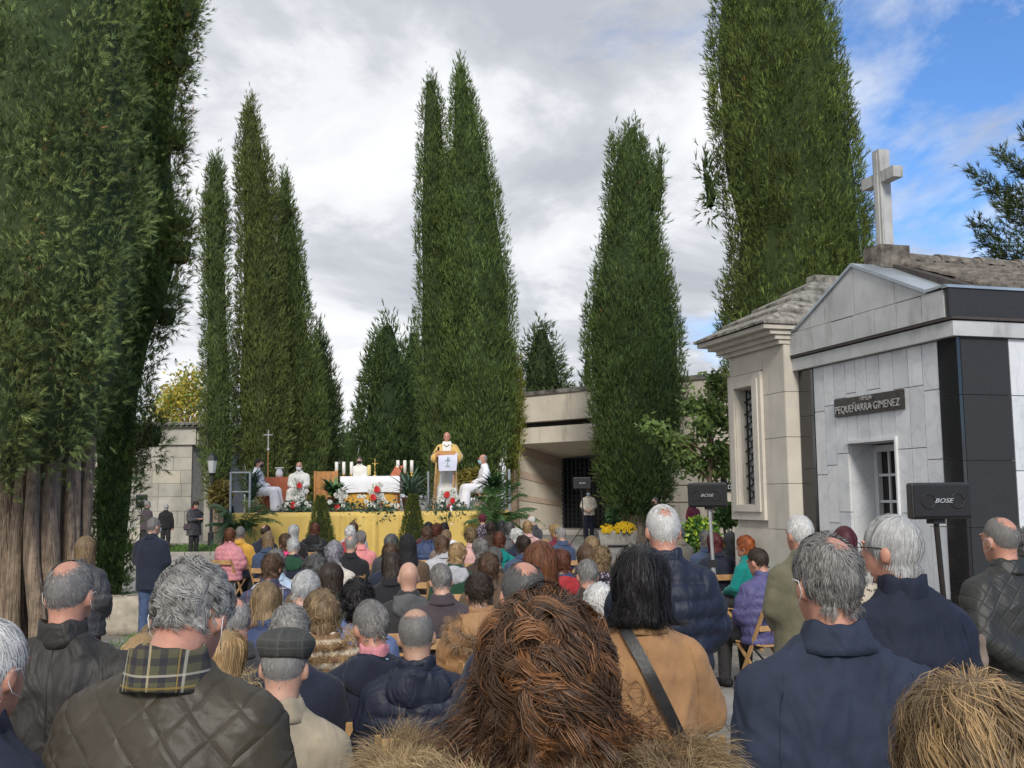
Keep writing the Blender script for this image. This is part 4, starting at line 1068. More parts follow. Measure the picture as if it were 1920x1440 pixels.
# side table with red cloth, cruets, processional cross
d = 27.2
p = at(520, 895, d); tz = float(p[2] - SZ)
ct = empty('side_table', (p[0] + .1, d, SZ)); tag(ct, 'small side table under a terracotta cloth at the left of the stage', 'table')
MB().hexa([(-.42, -.3, .1), (.5, -.3, .1), (.5, .3, .1), (-.42, .3, .1)], [(-.36, -.26, tz), (.44, -.26, tz), (.44, .26, tz), (-.36, .26, tz)]).build('cloth', m_red_cl, ct)
for xx in (-.3, .36):
    for yy in (-.2, .2): MB().box((xx, yy, .05), (.04, .04, .1)).build('leg', m_wood, ct)
cv = empty('chalice', (p[0] + .05, d, SZ + tz)); tag(cv, 'white veiled chalice on the terracotta side table', 'chalice')
MB().lathe((0, 0, 0), [(.09, 0), (.1, .1), (.06, .22), (.055, .23)], 10).build('veil', m_wcloth, cv, True); MB().box((0, 0, .245), (.2, .16, .025)).build('burse', m_wcloth, cv)
d = 27.0
p0 = at(502, 905, d); p1 = at(503, 806, d)
pcx = empty('processional_cross', (p0[0], d, SZ)); tag(pcx, 'tall processional cross on a wooden staff at the left of the stage', 'cross')
MB().tube([(0, 0, 0), (0, 0, p1[2] - SZ - .55)], .018, 8).build('staff', m_wood2, pcx); hz = p1[2] - SZ
MB().lathe((0, 0, hz - .56), [(.02, 0), (.05, .04), (.02, .1)], 10).build('knop', m_silver, pcx, True)
MB().box((0, 0, hz - .23), (.03, .02, .46)).build('upright', m_silver, pcx); MB().box((0, -.012, hz - .13), (.24, .02, .03)).build('crossbar', m_silver, pcx)

# lectern with white hanging
d = 26.2
lx = sx(835, d)
le = empty('lectern', (lx, d, SZ)); tag(le, 'wooden lectern hung with a white cloth bearing a green emblem', 'lectern')
zt = float(at(844, 852, d)[2] - SZ)
for s in (-.24, .22):
    MB().tube([(s - .06, -.1, 0), (s + .02, .12, zt - .02)], .022, 8).build('leg', m_wood, le); MB().tube([(s - .02, .3, 0), (s + .02, .05, zt * .75)], .02, 8).build('leg', m_wood, le)
MB().hexa([(-.25, -.12, zt - .06), (.25, -.12, zt - .06), (.25, .22, zt + .08), (-.25, .22, zt + .08)], [(-.25, -.12, zt - .04), (.25, -.12, zt - .04), (.25, .22, zt + .1), (-.25, .22, zt + .1)]).build('desk', m_wood2, le)
lo = float(at(844, 883, d)[2] - SZ)
V = []; xx = np.linspace(-.16, .31, 14)
for z, y in ((zt + .03, .12), (zt - .035, -.128), (zt - .2, -.135), (lo, -.14)):
    V.append(np.stack([xx * (1 - .08 * (z < zt - .3)), y - .006 * np.sin(xx * 20), np.full(14, z) + .012 * xx], 1))
V = np.concatenate(V); i = np.arange(13)
obj('white_hanging', np_mesh('white_hanging', V, None, np.concatenate([np.stack([j * 14 + i, j * 14 + i + 1, (j + 1) * 14 + i + 1, (j + 1) * 14 + i], 1) for j in range(3)]), True), mat('lectern_cloth', (.62, .63, .76), .85, .05, 5), le)
m_emb = mat('green_embroidery', (.2, .3, .27), .7, .3, 20)
b = MB(); zc = zt - .2
b.box((.07, -.15, zc), (.018, .006, .22)); b.box((.07, -.152, zc + .05), (.11, .006, .018)); b.tube([(.07 + .05 * math.cos(q), -.15, zc + .07 + .05 * math.sin(q)) for q in np.linspace(-1.2, 1.9, 8)], .007, 5)
b.tube([(.02, -.15, zc - .08), (.04, -.15, zc - .13), (.06, -.15, zc - .08)], .007, 5); b.tube([(.09, -.15, zc - .08), (.105, -.15, zc - .13), (.12, -.15, zc - .08)], .007, 5)
b.build('emblem', m_emb, le)
mc = empty('microphone', (sx(806, 26.0), 26.0, SZ)); tag(mc, 'slim microphone on a stand left of the lectern', 'microphone')
MB().tube([(0, 0, 0.012), (0, 0, 1.35), (.2, -.03, 1.5)], .012, 6).build('stand', m_iron, mc); MB().lathe((0, 0, 0), [(.13, 0), (.12, .02), (.02, .03)], 14).build('foot', m_iron, mc); MB().lathe((.22, -.03, 1.48), [(.02, 0), (.03, .05), (.02, .1)], 8).build('capsule', m_iron, mc)


# ---------------------------------------------------------------- plants
def blades(base, n, length, width, r, arch=.9, spread=1.0, seg=5, upb=1.0, tint=(1, 1, 1)):
    """strap leaves arching out of a crown"""
    a = r.uniform(0, 2 * math.pi, n); L_ = length * r.uniform(.55, 1.1, n); ar = arch * r.uniform(.5, 1.3, n); el = r.uniform(.55, 1.45, n) * upb
    out = np.stack([np.cos(a), np.sin(a), 0 * a], 1); side = np.stack([-np.sin(a), np.cos(a), 0 * a], 1)
    V = []; p = np.tile(np.asarray(base, float), (n, 1)) + out * .03 * spread
    for k in range(seg + 1):
        f = k / seg; wd = width * (1 - abs(2 * f - .75) ** 2 * .55) * (1 if k < seg else .05)
        V.append(np.stack([p - side * wd / 2, p + side * wd / 2], 1))
        e = el - ar * f * 1.7
        p = p + (out * np.cos(e)[:, None] * spread + np.array([0, 0, 1.0]) * np.sin(e)[:, None]) * (L_ / seg)[:, None]
    V = np.stack(V, 1)            # n, seg+1, 2, 3
    m_ = 2 * (seg + 1); base_i = (np.arange(n) * m_)[:, None, None]
    q = np.array([[2 * k, 2 * k + 1, 2 * k + 3, 2 * k + 2] for k in range(seg)])
    Tn = np.concatenate([q[:, [0, 1, 2]], q[:, [0, 2, 3]]])[None] + base_i
    c = np.repeat(r.uniform(.6, 1.35, (n, 1)) * np.array([tint]), m_, 0)
    return V.reshape(-1, 3), Tn.reshape(-1, 3), c


def frond(base, tip, drop, r, nl=26, ll=.42, tint=(1, 1, 1)):
    """one palm frond: arched rib with hanging leaflets"""
    base = np.asarray(base, float); tip = np.asarray(tip, float)
    f = np.linspace(0, 1, nl); mid = base + (tip - base) * .5 + np.array([0, 0, drop])
    P = (1 - f)[:, None] ** 2 * base + 2 * ((1 - f) * f)[:, None] * mid + f[:, None] ** 2 * tip
    Tg = unit(np.gradient(P, axis=0)); sd = unit(np.cross(Tg, [0, 0, 1.0]))
    V = []; Tn = []; C = []
    for sg in (-1, 1):
        ln = ll * (np.sin(np.clip(f * 1.05 + .08, 0, 1) * math.pi) ** .6 + .12)
        tipv = P + (sd * sg * .75 + Tg * .6 + np.array([0, 0, -.32])) * ln[:, None] + r.normal(0, .02, P.shape)
        w_ = Tg * .015
        md = (P + tipv) / 2 + np.array([0, 0, .05]) * ln[:, None]
        V.append(np.stack([P - w_ * .5, P + w_ * .5, md + w_, md - w_, tipv], 1).reshape(-1, 3))
        bidx = np.arange(nl)[:, None, None] * 5 + sum(len(v) for v in V[:-1])
        Tn.append((np.array([[0, 1, 2], [0, 2, 3], [3, 2, 4]])[None] + bidx).reshape(-1, 3))
        C.append(np.repeat(r.uniform(.7, 1.3, (nl, 1)) * np.array([tint]), 5, 0))
    # rib
    nv = sum(len(v) for v in V); up = np.array([0, 0, .012])
    V.append(np.concatenate([P - sd * .01, P + sd * .01 + up]));
    i = np.arange(nl - 1); Tn.append(np.concatenate([np.stack([nv + i, nv + i + 1, nv + nl + i + 1], 1), np.stack([nv + i, nv + nl + i + 1, nv + nl + i], 1)])); C.append(np.tile(np.array([tint]) * 1.2, (2 * nl, 1)))
    return np.concatenate(V), np.concatenate(Tn), np.concatenate(C)


def pot(b, h, r0, r1): return b.lathe((0, 0, 0), [(r0, 0), (r1 * .97, h * .86), (r1 * 1.08, h * .87), (r1 * 1.08, h), (r1 * .9, h), (r1 * .85, h * .9)], 18)


def plant(name, px, d, zb, label, parts, cat='plant', group='potted plants on the stage'):
    e = empty(name, (sx(px, d), d, zb)); tag(e, label, cat, group)
    for nm, me, mt in parts: obj(nm, me, mt, e)
    return e


r = np.random.default_rng(14)


def bm(q): return np_mesh('leaves', q[0], q[1], colors=q[2])


def potmesh(h, a, b_): return pot(MB(), h, a, b_).mesh('pot', True)


plant('potted_plant', 627, 25.6, SZ, 'broad-leaved plant in a tall brown and green pot left of the altar', [('pot', potmesh(.36, .11, .17), m_pot_t), ('foliage', bm(join([blades((0, 0, .36), 70, .62, .11, r, .95, 1.1, tint=(.9, 1, .8)), blades((0, 0, .36), 22, .55, .12, r, .5, .9, tint=(1.6, 1.8, 1.5))])), m_pl)])
plant('potted_plant', 470, 25.7, SZ, 'spiky narrow-leaved plant at the left front of the stage', [('pot', potmesh(.3, .12, .17), m_pot_g), ('foliage', bm(join([blades((0, 0, .3), 75, .95, .05, r, .55, .8), blades((0, 0, .65), 50, .65, .045, r, .9, 1.0)])), m_pl2), ('stem', MB().tube([(0, 0, .25), (0, 0, .7)], .03, 8).mesh('stem'), m_bark)])
plant('potted_plant', 768, 25.7, SZ, 'strap-leaved grey-green plant in a brown pot right of the altar', [('pot', potmesh(.34, .14, .2), m_pot_t), ('foliage', bm(blades((0, 0, .34), 80, .95, .055, r, .8, .95)), m_pl2)])
plant('potted_plant', 926, 25.6, SZ, 'bushy dark broad-leaved plant at the right front of the stage', [('pot', potmesh(.34, .12, .17), m_pot_g), ('foliage', bm(join([blades((0, 0, .4), 110, .66, .085, r, .95, 1.1), blades((0, 0, .55), 50, .5, .075, r, .7, 1.0)])), m_pl)])
# palms standing on the ground before the stage
pR = empty('palm_plant', (sx(925, 24.4), 24.4, gz(24.4))); tag(pR, 'potted palm with wide arching fronds at the right end of the stage', 'plant', 'potted palms before the stage')
obj('pot', pot(MB(), .5, .2, .28).mesh('pot', True), m_pot_t, pR)
fr = []
for tp in ((1020, 985), (1005, 955), (975, 905), (990, 930), (955, 900), (925, 915), (895, 960), (870, 985), (950, 990), (985, 1000), (1000, 975), (910, 940)):
    q = at(tp[0], tp[1], 24.4 + r.uniform(-.7, .6)) - np.array(pR.location); fr.append(frond((0, 0, .9), q, r.uniform(.35, .75), r, 44, .4, (1, 1.1, .9)))
obj('fronds', bm(join(fr)), m_palm, pR); MB().tube([(0, 0, .4), (0, 0, .95)], [.06, .05], 8).build('stem', m_bark, pR)
pL = empty('palm_plant', (sx(448, 24.6), 24.6, gz(24.6))); tag(pL, 'potted palm with drooping fronds at the left end of the stage', 'plant', 'potted palms before the stage')
obj('pot', pot(MB(), .45, .2, .28).mesh('pot', True), m_pot_t, pL)
fr = []
for tp in ((390, 950), (385, 985), (395, 1025), (430, 1000), (520, 965), (530, 985), (500, 950), (410, 970), (470, 990), (405, 1005), (480, 1015)):
    q = at(tp[0], tp[1], 24.6 + r.uniform(-.7, .4)) - np.array(pL.location); fr.append(frond((0, 0, .85), q, r.uniform(.3, .65), r, 40, .36, (1, 1.1, 1.1)))
obj('fronds', bm(join(fr)), m_palm, pL); MB().tube([(0, 0, .35), (0, 0, .9)], [.06, .05], 8).build('stem', m_bark, pL)
# clipped cones
for px, lab in ((601, 'clipped conical topiary before the gold skirt, left one'), (774, 'clipped conical topiary before the gold skirt, right one')):
    d = 24.2; e = empty('topiary', (sx(px, d), d, gz(d))); tag(e, lab, 'topiary', 'clipped cones before the stage')
    n = 3600; h = 1.42 * r.uniform(0, 1, n) ** 1.15; a = r.uniform(0, 6.28, n); rad = (.36 * (1 - h / 1.5) ** .85 + .02) * r.uniform(.8, 1.08, n)
    P = np.stack([rad * np.cos(a), rad * np.sin(a), h + .32], 1); O = np.stack([np.cos(a), np.sin(a), 0 * a], 1)
    q = place_sprays(P, O * .6 + [0, 0, .9] + r.normal(0, .25, (n, 3)), r.normal(0, 1, (n, 3)), r.uniform(.06, .11, n), r.uniform(.6, 1.4, (n, 1)) * np.array([[1, 1, 1]]), (SPV4, SPT4))
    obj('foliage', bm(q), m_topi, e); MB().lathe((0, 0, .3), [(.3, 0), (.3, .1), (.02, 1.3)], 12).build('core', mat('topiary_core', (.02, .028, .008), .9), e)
    obj('pot', pot(MB(), .34, .2, .26).mesh('pot', True), m_pot_t, e)

# flower arrangements
fw = MB(); rf_ = random.Random(2)
for ring_, (n_, el, R) in enumerate(((5, 1.2, .5), (7, .6, .9), (9, .05, 1.0))):
    for k in range(n_):
        q = 2 * math.pi * (k + ring_ * .4) / n_; o_ = Vector((math.cos(q) * math.cos(el), math.sin(q) * math.cos(el), math.sin(el))); s_ = Vector((-math.sin(q), math.cos(q), 0)) * .38
        fw.add([Vector((0, 0, .05)), o_ * .7 + s_, o_ * 1.05, o_ * .7 - s_], [(0, 1, 2, 3)])
FL = fw.mesh('flower')
an = MB(); ringp = [(math.cos(q) * (1 - .25 * math.sin(q)), .25 * math.sin(q) + .1 * math.cos(2 * q), math.sin(q) * 1.15) for q in np.linspace(0, 2 * math.pi, 12, endpoint=False)]
an.add(ringp + [(0, -.12, 0)], [(i, (i + 1) % 12, 12) for i in range(12)]); an.tube([(0, -.1, 0), (0, -.5, .25)], [.1, .06], 6)
AN = an.mesh('red_flower')
for px, y0, y1, hw, nw, nr, lab, trail in ((560, 895, 955, 24, 26, 2, 'white and red flower arrangement before the masked person seated left', 0), (640, 918, 955, 22, 14, 1, 'low white and red flowers beside the tall brown pot', 0), (705, 905, 960, 30, 26, 3, 'white and red flower arrangement with long trailing ivy before the altar', 1), (843, 918, 962, 28, 34, 3, 'white and red flower arrangement with ribbon before the lectern', 1)):
    d = 25.35; e = empty('flower_arrangement', (sx(px, d), d, SZ)); tag(e, lab, 'flowers', 'flower arrangements on the stage')
    H = float(at(px, y0, d)[2] - SZ); W = hw * d / FPX
    n = 420; P = np.stack([r.normal(0, W * .6, n), r.normal(0, .13, n), np.abs(r.normal(.08, .1, n))], 1)
    if trail:
        P2 = np.stack([r.normal(0, W * .8, 260), -.36 + r.normal(0, .04, 260), r.uniform(-.34, .1, 260) * r.uniform(.2, 1, 260)], 1); P = np.concatenate([P, P2])
    P[:, 2] = np.where(P[:, 1] > -.3, np.maximum(P[:, 2], .01), P[:, 2])
    tn = r.uniform(.5, 1.4, (len(P), 1)) * np.array([[1, 1, 1]])
    q = leaves(P, .06, tn, r)
    obj('greenery', bm(join([q, blades((0, 0, .05), 26, H * 1.05, .03, r, .35, .45, tint=(1.5, 1.7, 1.2))])), m_pl2, e)['kind'] = 'stuff'
    MB().lathe((0, 0, 0), [(.16, 0), (.2, .08), (.18, .1)], 14).build('bowl', m_iron, e)
    for k in range(int(nw * 1.5)):
        f = rf_.random() ** .8; o = obj('flower', FL, m_wfl, e, (rf_.gauss(0, W * .55 * (1 - f * .75)), -.1 - rf_.random() * .1 + f * .05, .08 + f * H * .85), (rf_.uniform(.6, 1.4), 0, rf_.uniform(-.6, .6))); s = rf_.uniform(.05, .075); o.scale = (s, s, s)
    for k in range(nr):
        o = obj('red_flower', AN, m_rfl, e, (rf_.uniform(-.1, .12), -.2 - .03 * k, H * (.22 + .55 * k / max(nr - 1, 1))), (.25, rf_.uniform(-.5, .5), 0)); s = rf_.uniform(.06, .075); o.scale = (s, s, s)
    if px == 843:
        MB().hexa([(.02, -.4, -.32), (.09, -.41, -.32), (.08, -.25, .12), (.03, -.25, .12)], [(.02, -.405, -.32), (.09, -.415, -.32), (.08, -.255, .12), (.03, -.255, .12)]).build('ribbon', m_wcloth, e)
        MB().hexa([(.1, -.4, -.28), (.13, -.41, -.28), (.1, -.25, .12), (.082, -.25, .12)], [(.1, -.405, -.28), (.13, -.415, -.28), (.1, -.255, .12), (.082, -.255, .12)]).build('ribbon', mat('violet_ribbon', (.12, .1, .3), .6), e)


def shrub(name, px, py0, py1, hw, d, n, label, m, tint=(1, 1, 1), size=.07, zb=None, long=1.8, two=None):
    zb = gz(d) if zb is None else zb
    e = empty(name, (sx(px, d), d, zb)); tag(e, label, 'shrub')
    za = float(at(px, py1, d)[2]) - zb; zt_ = float(at(px, py0, d)[2]) - zb; W = hw * d / FPX
    u = unit(r.normal(0, 1, (n, 3))) * r.uniform(.55, 1, (n, 1)) ** .5
    P = np.stack([u[:, 0] * W, u[:, 1] * W * .7, (za + zt_) / 2 + u[:, 2] * (zt_ - za) / 2], 1)
    tn = r.uniform(.55, 1.4, (n, 1)) * np.array([tint])
    if two is not None:
        k = r.uniform(0, 1, n) < .4; tn[k] = np.array(two) * r.uniform(.7, 1.2, (k.sum(), 1))
    obj('foliage', bm(leaves(P, size, tn, r, long=long)), m, e)
    b = MB()
    for k in range(6): b.tube([(0, 0, 0), (r.uniform(-.5, .5) * W, r.uniform(-.4, .4) * W, zt_ * .7)], [.025, .01], 5)
    b.build('stems', m_bark, e)
    return e


shrub('shrub', 883, 878, 930, 26, 31.5, 1500, 'golden-brown shrub behind the right side of the stage', m_topi, (2.0, 1.2, .9), .08)
shrub('shrub', 414, 900, 955, 22, 31, 900, 'brown-green shrub left of the stage beside the lamp post', m_topi, (1.5, .9, 1.0), .08)
shrub('shrub', 560, 885, 930, 30, 32.5, 1100, 'yellowing shrub behind the masked person seated left', m_topi, (1.6, 1.2, .8), .08)
shrub('shrub', 1312, 968, 1045, 36, 20.5, 2600, 'yellow-variegated green shrub before the young tree', m_pl, (1.3, 1.5, 1.0), .055, two=(7.0, 4.2, .8))
shrub('shrub', 1362, 940, 990, 24, 23.8, 1300, 'green bushy shrub beside the limestone tomb', m_pl, (1.7, 1.7, 1.0), .06)
shrub('shrub', 1148, 950, 990, 14, 33.6, 400, 'low dark greenery beside the grey cypress trunk', m_pl, (.8, .9, .8), .08)

# planters with flowers
m_trough = mat('weathered_trough_stone', (.33, .31, .27), .95, .25, 4, .4, 40, extra=lambda t, tc, o, b: ex_streaks(t, tc, o, b, (.08, .085, .06), (3, 3, 1), .5, .75, .7))


def trough(px, d, w_, h, lab):
    e = empty('stone_planter', (sx(px, d), d, gz(d))); tag(e, lab, 'planter', 'stone planters')
    b = MB(); a, c = w_ / 2, .32
    for (x, y) in ((0, -1), (0, 1)): pass
    o_ = [(-a * .88, -c * .8, .08), (a * .88, -c * .8, .08), (a * .88, c * .8, .08), (-a * .88, c * .8, .08)]; t_ = [(-a, -c, h), (a, -c, h), (a, c, h), (-a, c, h)]
    i_ = [(-a * .92, -c * .85, h), (a * .92, -c * .85, h), (a * .92, c * .85, h), (-a * .92, c * .85, h)]; k_ = [(x, y, h - .08) for x, y, z in i_]
    vs = o_ + t_ + i_ + k_
    fs = [(3, 2, 1, 0)] + [(j, (j + 1) % 4, 4 + (j + 1) % 4, 4 + j) for j in range(4)] + [(4 + j, 4 + (j + 1) % 4, 8 + (j + 1) % 4, 8 + j) for j in range(4)] + [(8 + j, 8 + (j + 1) % 4, 12 + (j + 1) % 4, 12 + j) for j in range(4)] + [(12, 13, 14, 15)]
    b.add(vs, fs); b.build('trough', m_trough, e)
    for s in (-1, 1): MB().box((s * a * .68, 0, .05), (.18, .5, .1), bev=.02).build('foot', m_trough, e)
    MB().box((0, 0, h + .004), (w_ + .06, .7, .05), bev=.012).build('rim', m_trough, e) if False else None
    return e


def mums(px, d, zb, R, n, lab, m_f=None):
    e = empty('flower_bush', (sx(px, d), d, zb)); tag(e, lab, 'flowers', 'chrysanthemum bushes')
    u = unit(r.normal(0, 1, (500, 3))); u[:, 2] = np.abs(u[:, 2]) * .8
    obj('greenery', bm(leaves(u * R * r.uniform(.3, .85, (500, 1)), .05, r.uniform(.6, 1.4, (500, 1)) * np.array([[1, 1, 1]]), r)), m_pl, e)
    for k in range(n):
        q = unit(rng.normal(0, 1, 3)); q[2] = abs(q[2]); q[1] = -abs(q[1]) if rf_.random() < .75 else q[1]
        o = obj('flower', FL, m_f or m_yfl, e, tuple(q * R * np.array([1, 1, .85])), tuple(Vector(q).to_track_quat('Z', 'Y').to_euler())); s = rf_.uniform(.04, .06); o.scale = (s,) * 3
    return e


trough(1156, 32.2, 1.2, .5, 'weathered stone trough with yellow flowers before the stout cypress')
mums(1136, 32.1, gz(32) + .46, .24, 40, 'smaller loose yellow chrysanthemum bush, left end of the stone trough')
mums(1170, 32.1, gz(32) + .46, .34, 90, 'larger round yellow chrysanthemum bush in the stone trough')
trough(1372, 23.4, .75, .62, 'grey stone planter at the foot of the limestone tomb')
mums(1345, 22.9, gz(23) + .62, .16, 26, 'small orange-yellow flower bunch beside the limestone tomb planter', mat('orange_petals', (.8, .36, .01), .6, .15, 20))
mums(1374, 23.2, gz(23) + .6, .15, 14, 'small white flowers in the planter at the limestone tomb', m_wfl)
# low wall behind the planters
lw = empty('low_wall', (sx(1300, 35), 35, gz(35))); tag(lw, 'low grey stone wall before the mausoleum, right of the stout cypress', 'wall')
for i in range(6):
    for j in range(2): MB().box((-1.1 + i * .52 + (j % 2) * .2, 0, .2 + j * .36), (.51, .3, .35), bev=.02).build('block', m_ash if (i + j) % 2 else m_ash2, lw)
# plaque
p = A_ + E_ * 9.66 - N_ * .03
pl_ = empty('plaque', (p[0], p[1], 2.18)); pl_.rotation_euler = (0, 0, math.atan2(E_[1], E_[0])); tag(pl_, 'black plaque with white lettering on the mausoleum wall', 'sign')
MB().box((0, 0, 0), (.85, .03, .5)).build('board', m_iron, pl_)
for k, tx_ in enumerate(('PAN', 'DES')):
    o = obj('lettering', text_mesh(tx_, .2, .004), m_wcloth, pl_, (0, -.02, .11 - k * .22), (math.pi / 2, 0, 0))

# stone block on the left
rb = np.random.default_rng(3)
b = MB(); nl_ = 18; prof = [(.0, -.02), (.98, 0), (1.0, .1), (1.0, .38), (.97, .46), (.9, .5), (0, .5)]
vs = []
for rr_, z in prof:
    for k in range(nl_):
        q = 2 * math.pi * k / nl_; c_, s_ = math.cos(q), math.sin(q); e_ = (abs(c_) ** 4 + abs(s_) ** 4) ** -.25
        vs.append((rr_ * .48 * c_ * e_ * (1 + .03 * math.sin(3 * q + z * 5)), rr_ * .3 * s_ * e_, z + .015 * math.sin(5 * q + rr_)))
b.add(vs, [(j * nl_ + k, j * nl_ + (k + 1) % nl_, (j + 1) * nl_ + (k + 1) % nl_, (j + 1) * nl_ + k) for j in range(len(prof) - 1) for k in range(nl_)])
o = b.build('stone_block', mat('rough_cut_stone', (.42, .37, .29), .95, .25, 5, .7, 18, extra=lambda t, tc, o, b: ex_streaks(t, tc, o, b, (.13, .12, .1), (2, 2, 2), .5, .75, .6)), None, True); o.location = (sx(238, 14.6), 14.6, 0); tag(o, 'rounded rough stone block at the foot of the leafy left cypress', 'stone block')

# ---------------------------------------------------------------- loudspeakers
m_spk = mat('black_speaker_plastic', (.018, .018, .019), .5, .2, 20, .1, 120)
m_grl = mat('speaker_grille', (.012, .012, .014), .6, .3, 300, .6, 400)
m_logo = mat('logo_silver', (.6, .6, .6), .35, .05, 5, metal=.4)
m_pole = mat('speaker_pole', (.03, .024, .022), .45, .2, 10, metal=.3)
m_polea = mat('aluminium_pole', (.5, .5, .5), .4, .1, 10, metal=.7)


def speaker(cx_, top, bot, wpx, d, yaw, label, pole=m_pole, tilt=0.0, lean=0.0, logo=True):
    pt, pb_ = at(cx_, top, d), at(cx_, bot, d); h = float(pt[2] - pb_[2]); w_ = wpx * d / FPX; zc = float((pt[2] + pb_[2]) / 2)
    e = empty('loudspeaker', (pt[0], d, gz(d)), yaw); tag(e, label, 'loudspeaker', 'loudspeakers on stands')
    zc -= gz(d); R_m = Matrix.Rotation(tilt, 3, 'X')
    dp = w_ * .38
    fr_ = [(-w_ / 2, -dp / 2), (w_ / 2, -dp / 2), (w_ * .36, dp / 2), (-w_ * .36, dp / 2)]
    body_ = MB().hexa([R_m @ Vector((x, y, -h / 2)) + Vector((0, 0, zc)) for x, y in fr_], [R_m @ Vector((x, y, h / 2)) + Vector((0, 0, zc)) for x, y in fr_]).build('cabinet', m_spk, e)
    bv = body_.modifiers.new('bevel', 'BEVEL'); bv.width = h * .06; bv.segments = 2
    MB().box((0, 0, 0), (w_ * .93, .012, h * .86), R_m.to_4x4(), .004).build('grille', m_grl, e).location = R_m @ Vector((0, -dp / 2 - .004, 0)) + Vector((0, 0, zc))
    for s in (-1, 1):
        ring_ = [R_m @ Vector((s * w_ * .24 + h * .2 * math.cos(q), -dp / 2 - .011, h * .2 * math.sin(q))) + Vector((0, 0, zc)) for q in np.linspace(0, 2 * math.pi, 21)]
        MB().tube(ring_, h * .022, 6).build('driver_ring', m_spk, e, True)
    if logo:
        o = obj('logo', text_mesh('BOSE', h * .17, .002, shear=.35, xs=1.35), m_logo, e); o.location = R_m @ Vector((0, -dp / 2 - .016, 0)) + Vector((0, 0, zc)); o.rotation_euler = (math.pi / 2 + tilt, 0, 0)
    zb = zc - h / 2
    MB().box((0, 0, zb - .015), (.09, .09, .035)).build('mount', m_spk, e)
    MB().tube([(0, 0, zb), (lean * .5, 0, zb / 2 + .2)], .02, 8).build('pole', pole, e); MB().tube([(lean * .5, 0, zb / 2 + .2), (lean, 0, .25)], .027, 8).build('pole', m_pole if pole is m_pole else m_polea, e)
    MB().box((lean * .5, 0, zb / 2 + .22), (.07, .07, .08)).build('clamp', m_spk, e)
    for k in range(3):
        q = 2 * math.pi * k / 3 + .4
        MB().tube([(lean * .85, 0, .62), (lean + .5 * math.cos(q), .5 * math.sin(q), .012)], .013, 6).build('leg', m_iron, e); MB().tube([(lean, 0, .28), (lean + .27 * math.cos(q), .27 * math.sin(q), .3)], .008, 5).build('brace', m_iron, e)
    return e


speaker(1751, 905, 973, 122, 7.3, .18, 'black loudspeaker on a dark pole before the marble tomb', m_pole, .0, .06)
speaker(1329, 905, 950, 76, 11.6, -.45, 'black loudspeaker on a silver pole beside the limestone tomb', m_polea, .08, .04)
speaker(1090, 895, 917, 34, 33.2, .1, 'small dark loudspeaker before the mausoleum gate', m_pole, 0, .06)
speaker(266, 927, 951, 22, 31.5, .3, 'far black loudspeaker half hidden by the left cypress', m_pole)
# ================================================================ people: surfaces grown from distance fields
def grid(lo, hi, h):
    ax = [np.arange(lo[i], hi[i] + h, h, dtype=np.float32) for i in range(3)]
    return np.meshgrid(*ax, indexing='ij')


def rcone(G, a, b, ra, rb, sc=None):
    a = np.array(a, np.float32); b = np.array(b, np.float32); ba = b - a; L2 = float(ba @ ba) + 1e-9
    px, py, pz = G[0] - a[0], G[1] - a[1], G[2] - a[2]
    t = np.clip((px * ba[0] + py * ba[1] + pz * ba[2]) / L2, 0, 1)
    return np.sqrt((px - t * ba[0]) ** 2 + (py - t * ba[1]) ** 2 + (pz - t * ba[2]) ** 2) - (ra + (rb - ra) * t)


def ell(G, c, r):
    x, y, z = (G[0] - c[0]) / r[0], (G[1] - c[1]) / r[1], (G[2] - c[2]) / r[2]
    k0 = np.sqrt(x * x + y * y + z * z); k1 = np.sqrt((x / r[0]) ** 2 + (y / r[1]) ** 2 + (z / r[2]) ** 2) + 1e-6
    return k0 * (k0 - 1) / k1


def loft(G, prof):
    p = np.array(prof, np.float32); z = G[2]
    a = np.interp(z, p[:, 0], p[:, 1]); b = np.interp(z, p[:, 0], p[:, 2]); yc = np.interp(z, p[:, 0], p[:, 3])
    n = 2.4
    d = ((np.abs(G[0]) / a) ** n + (np.abs(G[1] - yc) / b) ** n) ** (1 / n)
    return np.maximum(np.maximum((d - 1) * np.minimum(a, b), z - p[-1, 0]), p[0, 0] - z)


def smin(a, b, k):
    h = np.clip(.5 + .5 * (b - a) / k, 0, 1)
    return b + (a - b) * h - k * h * (1 - h)


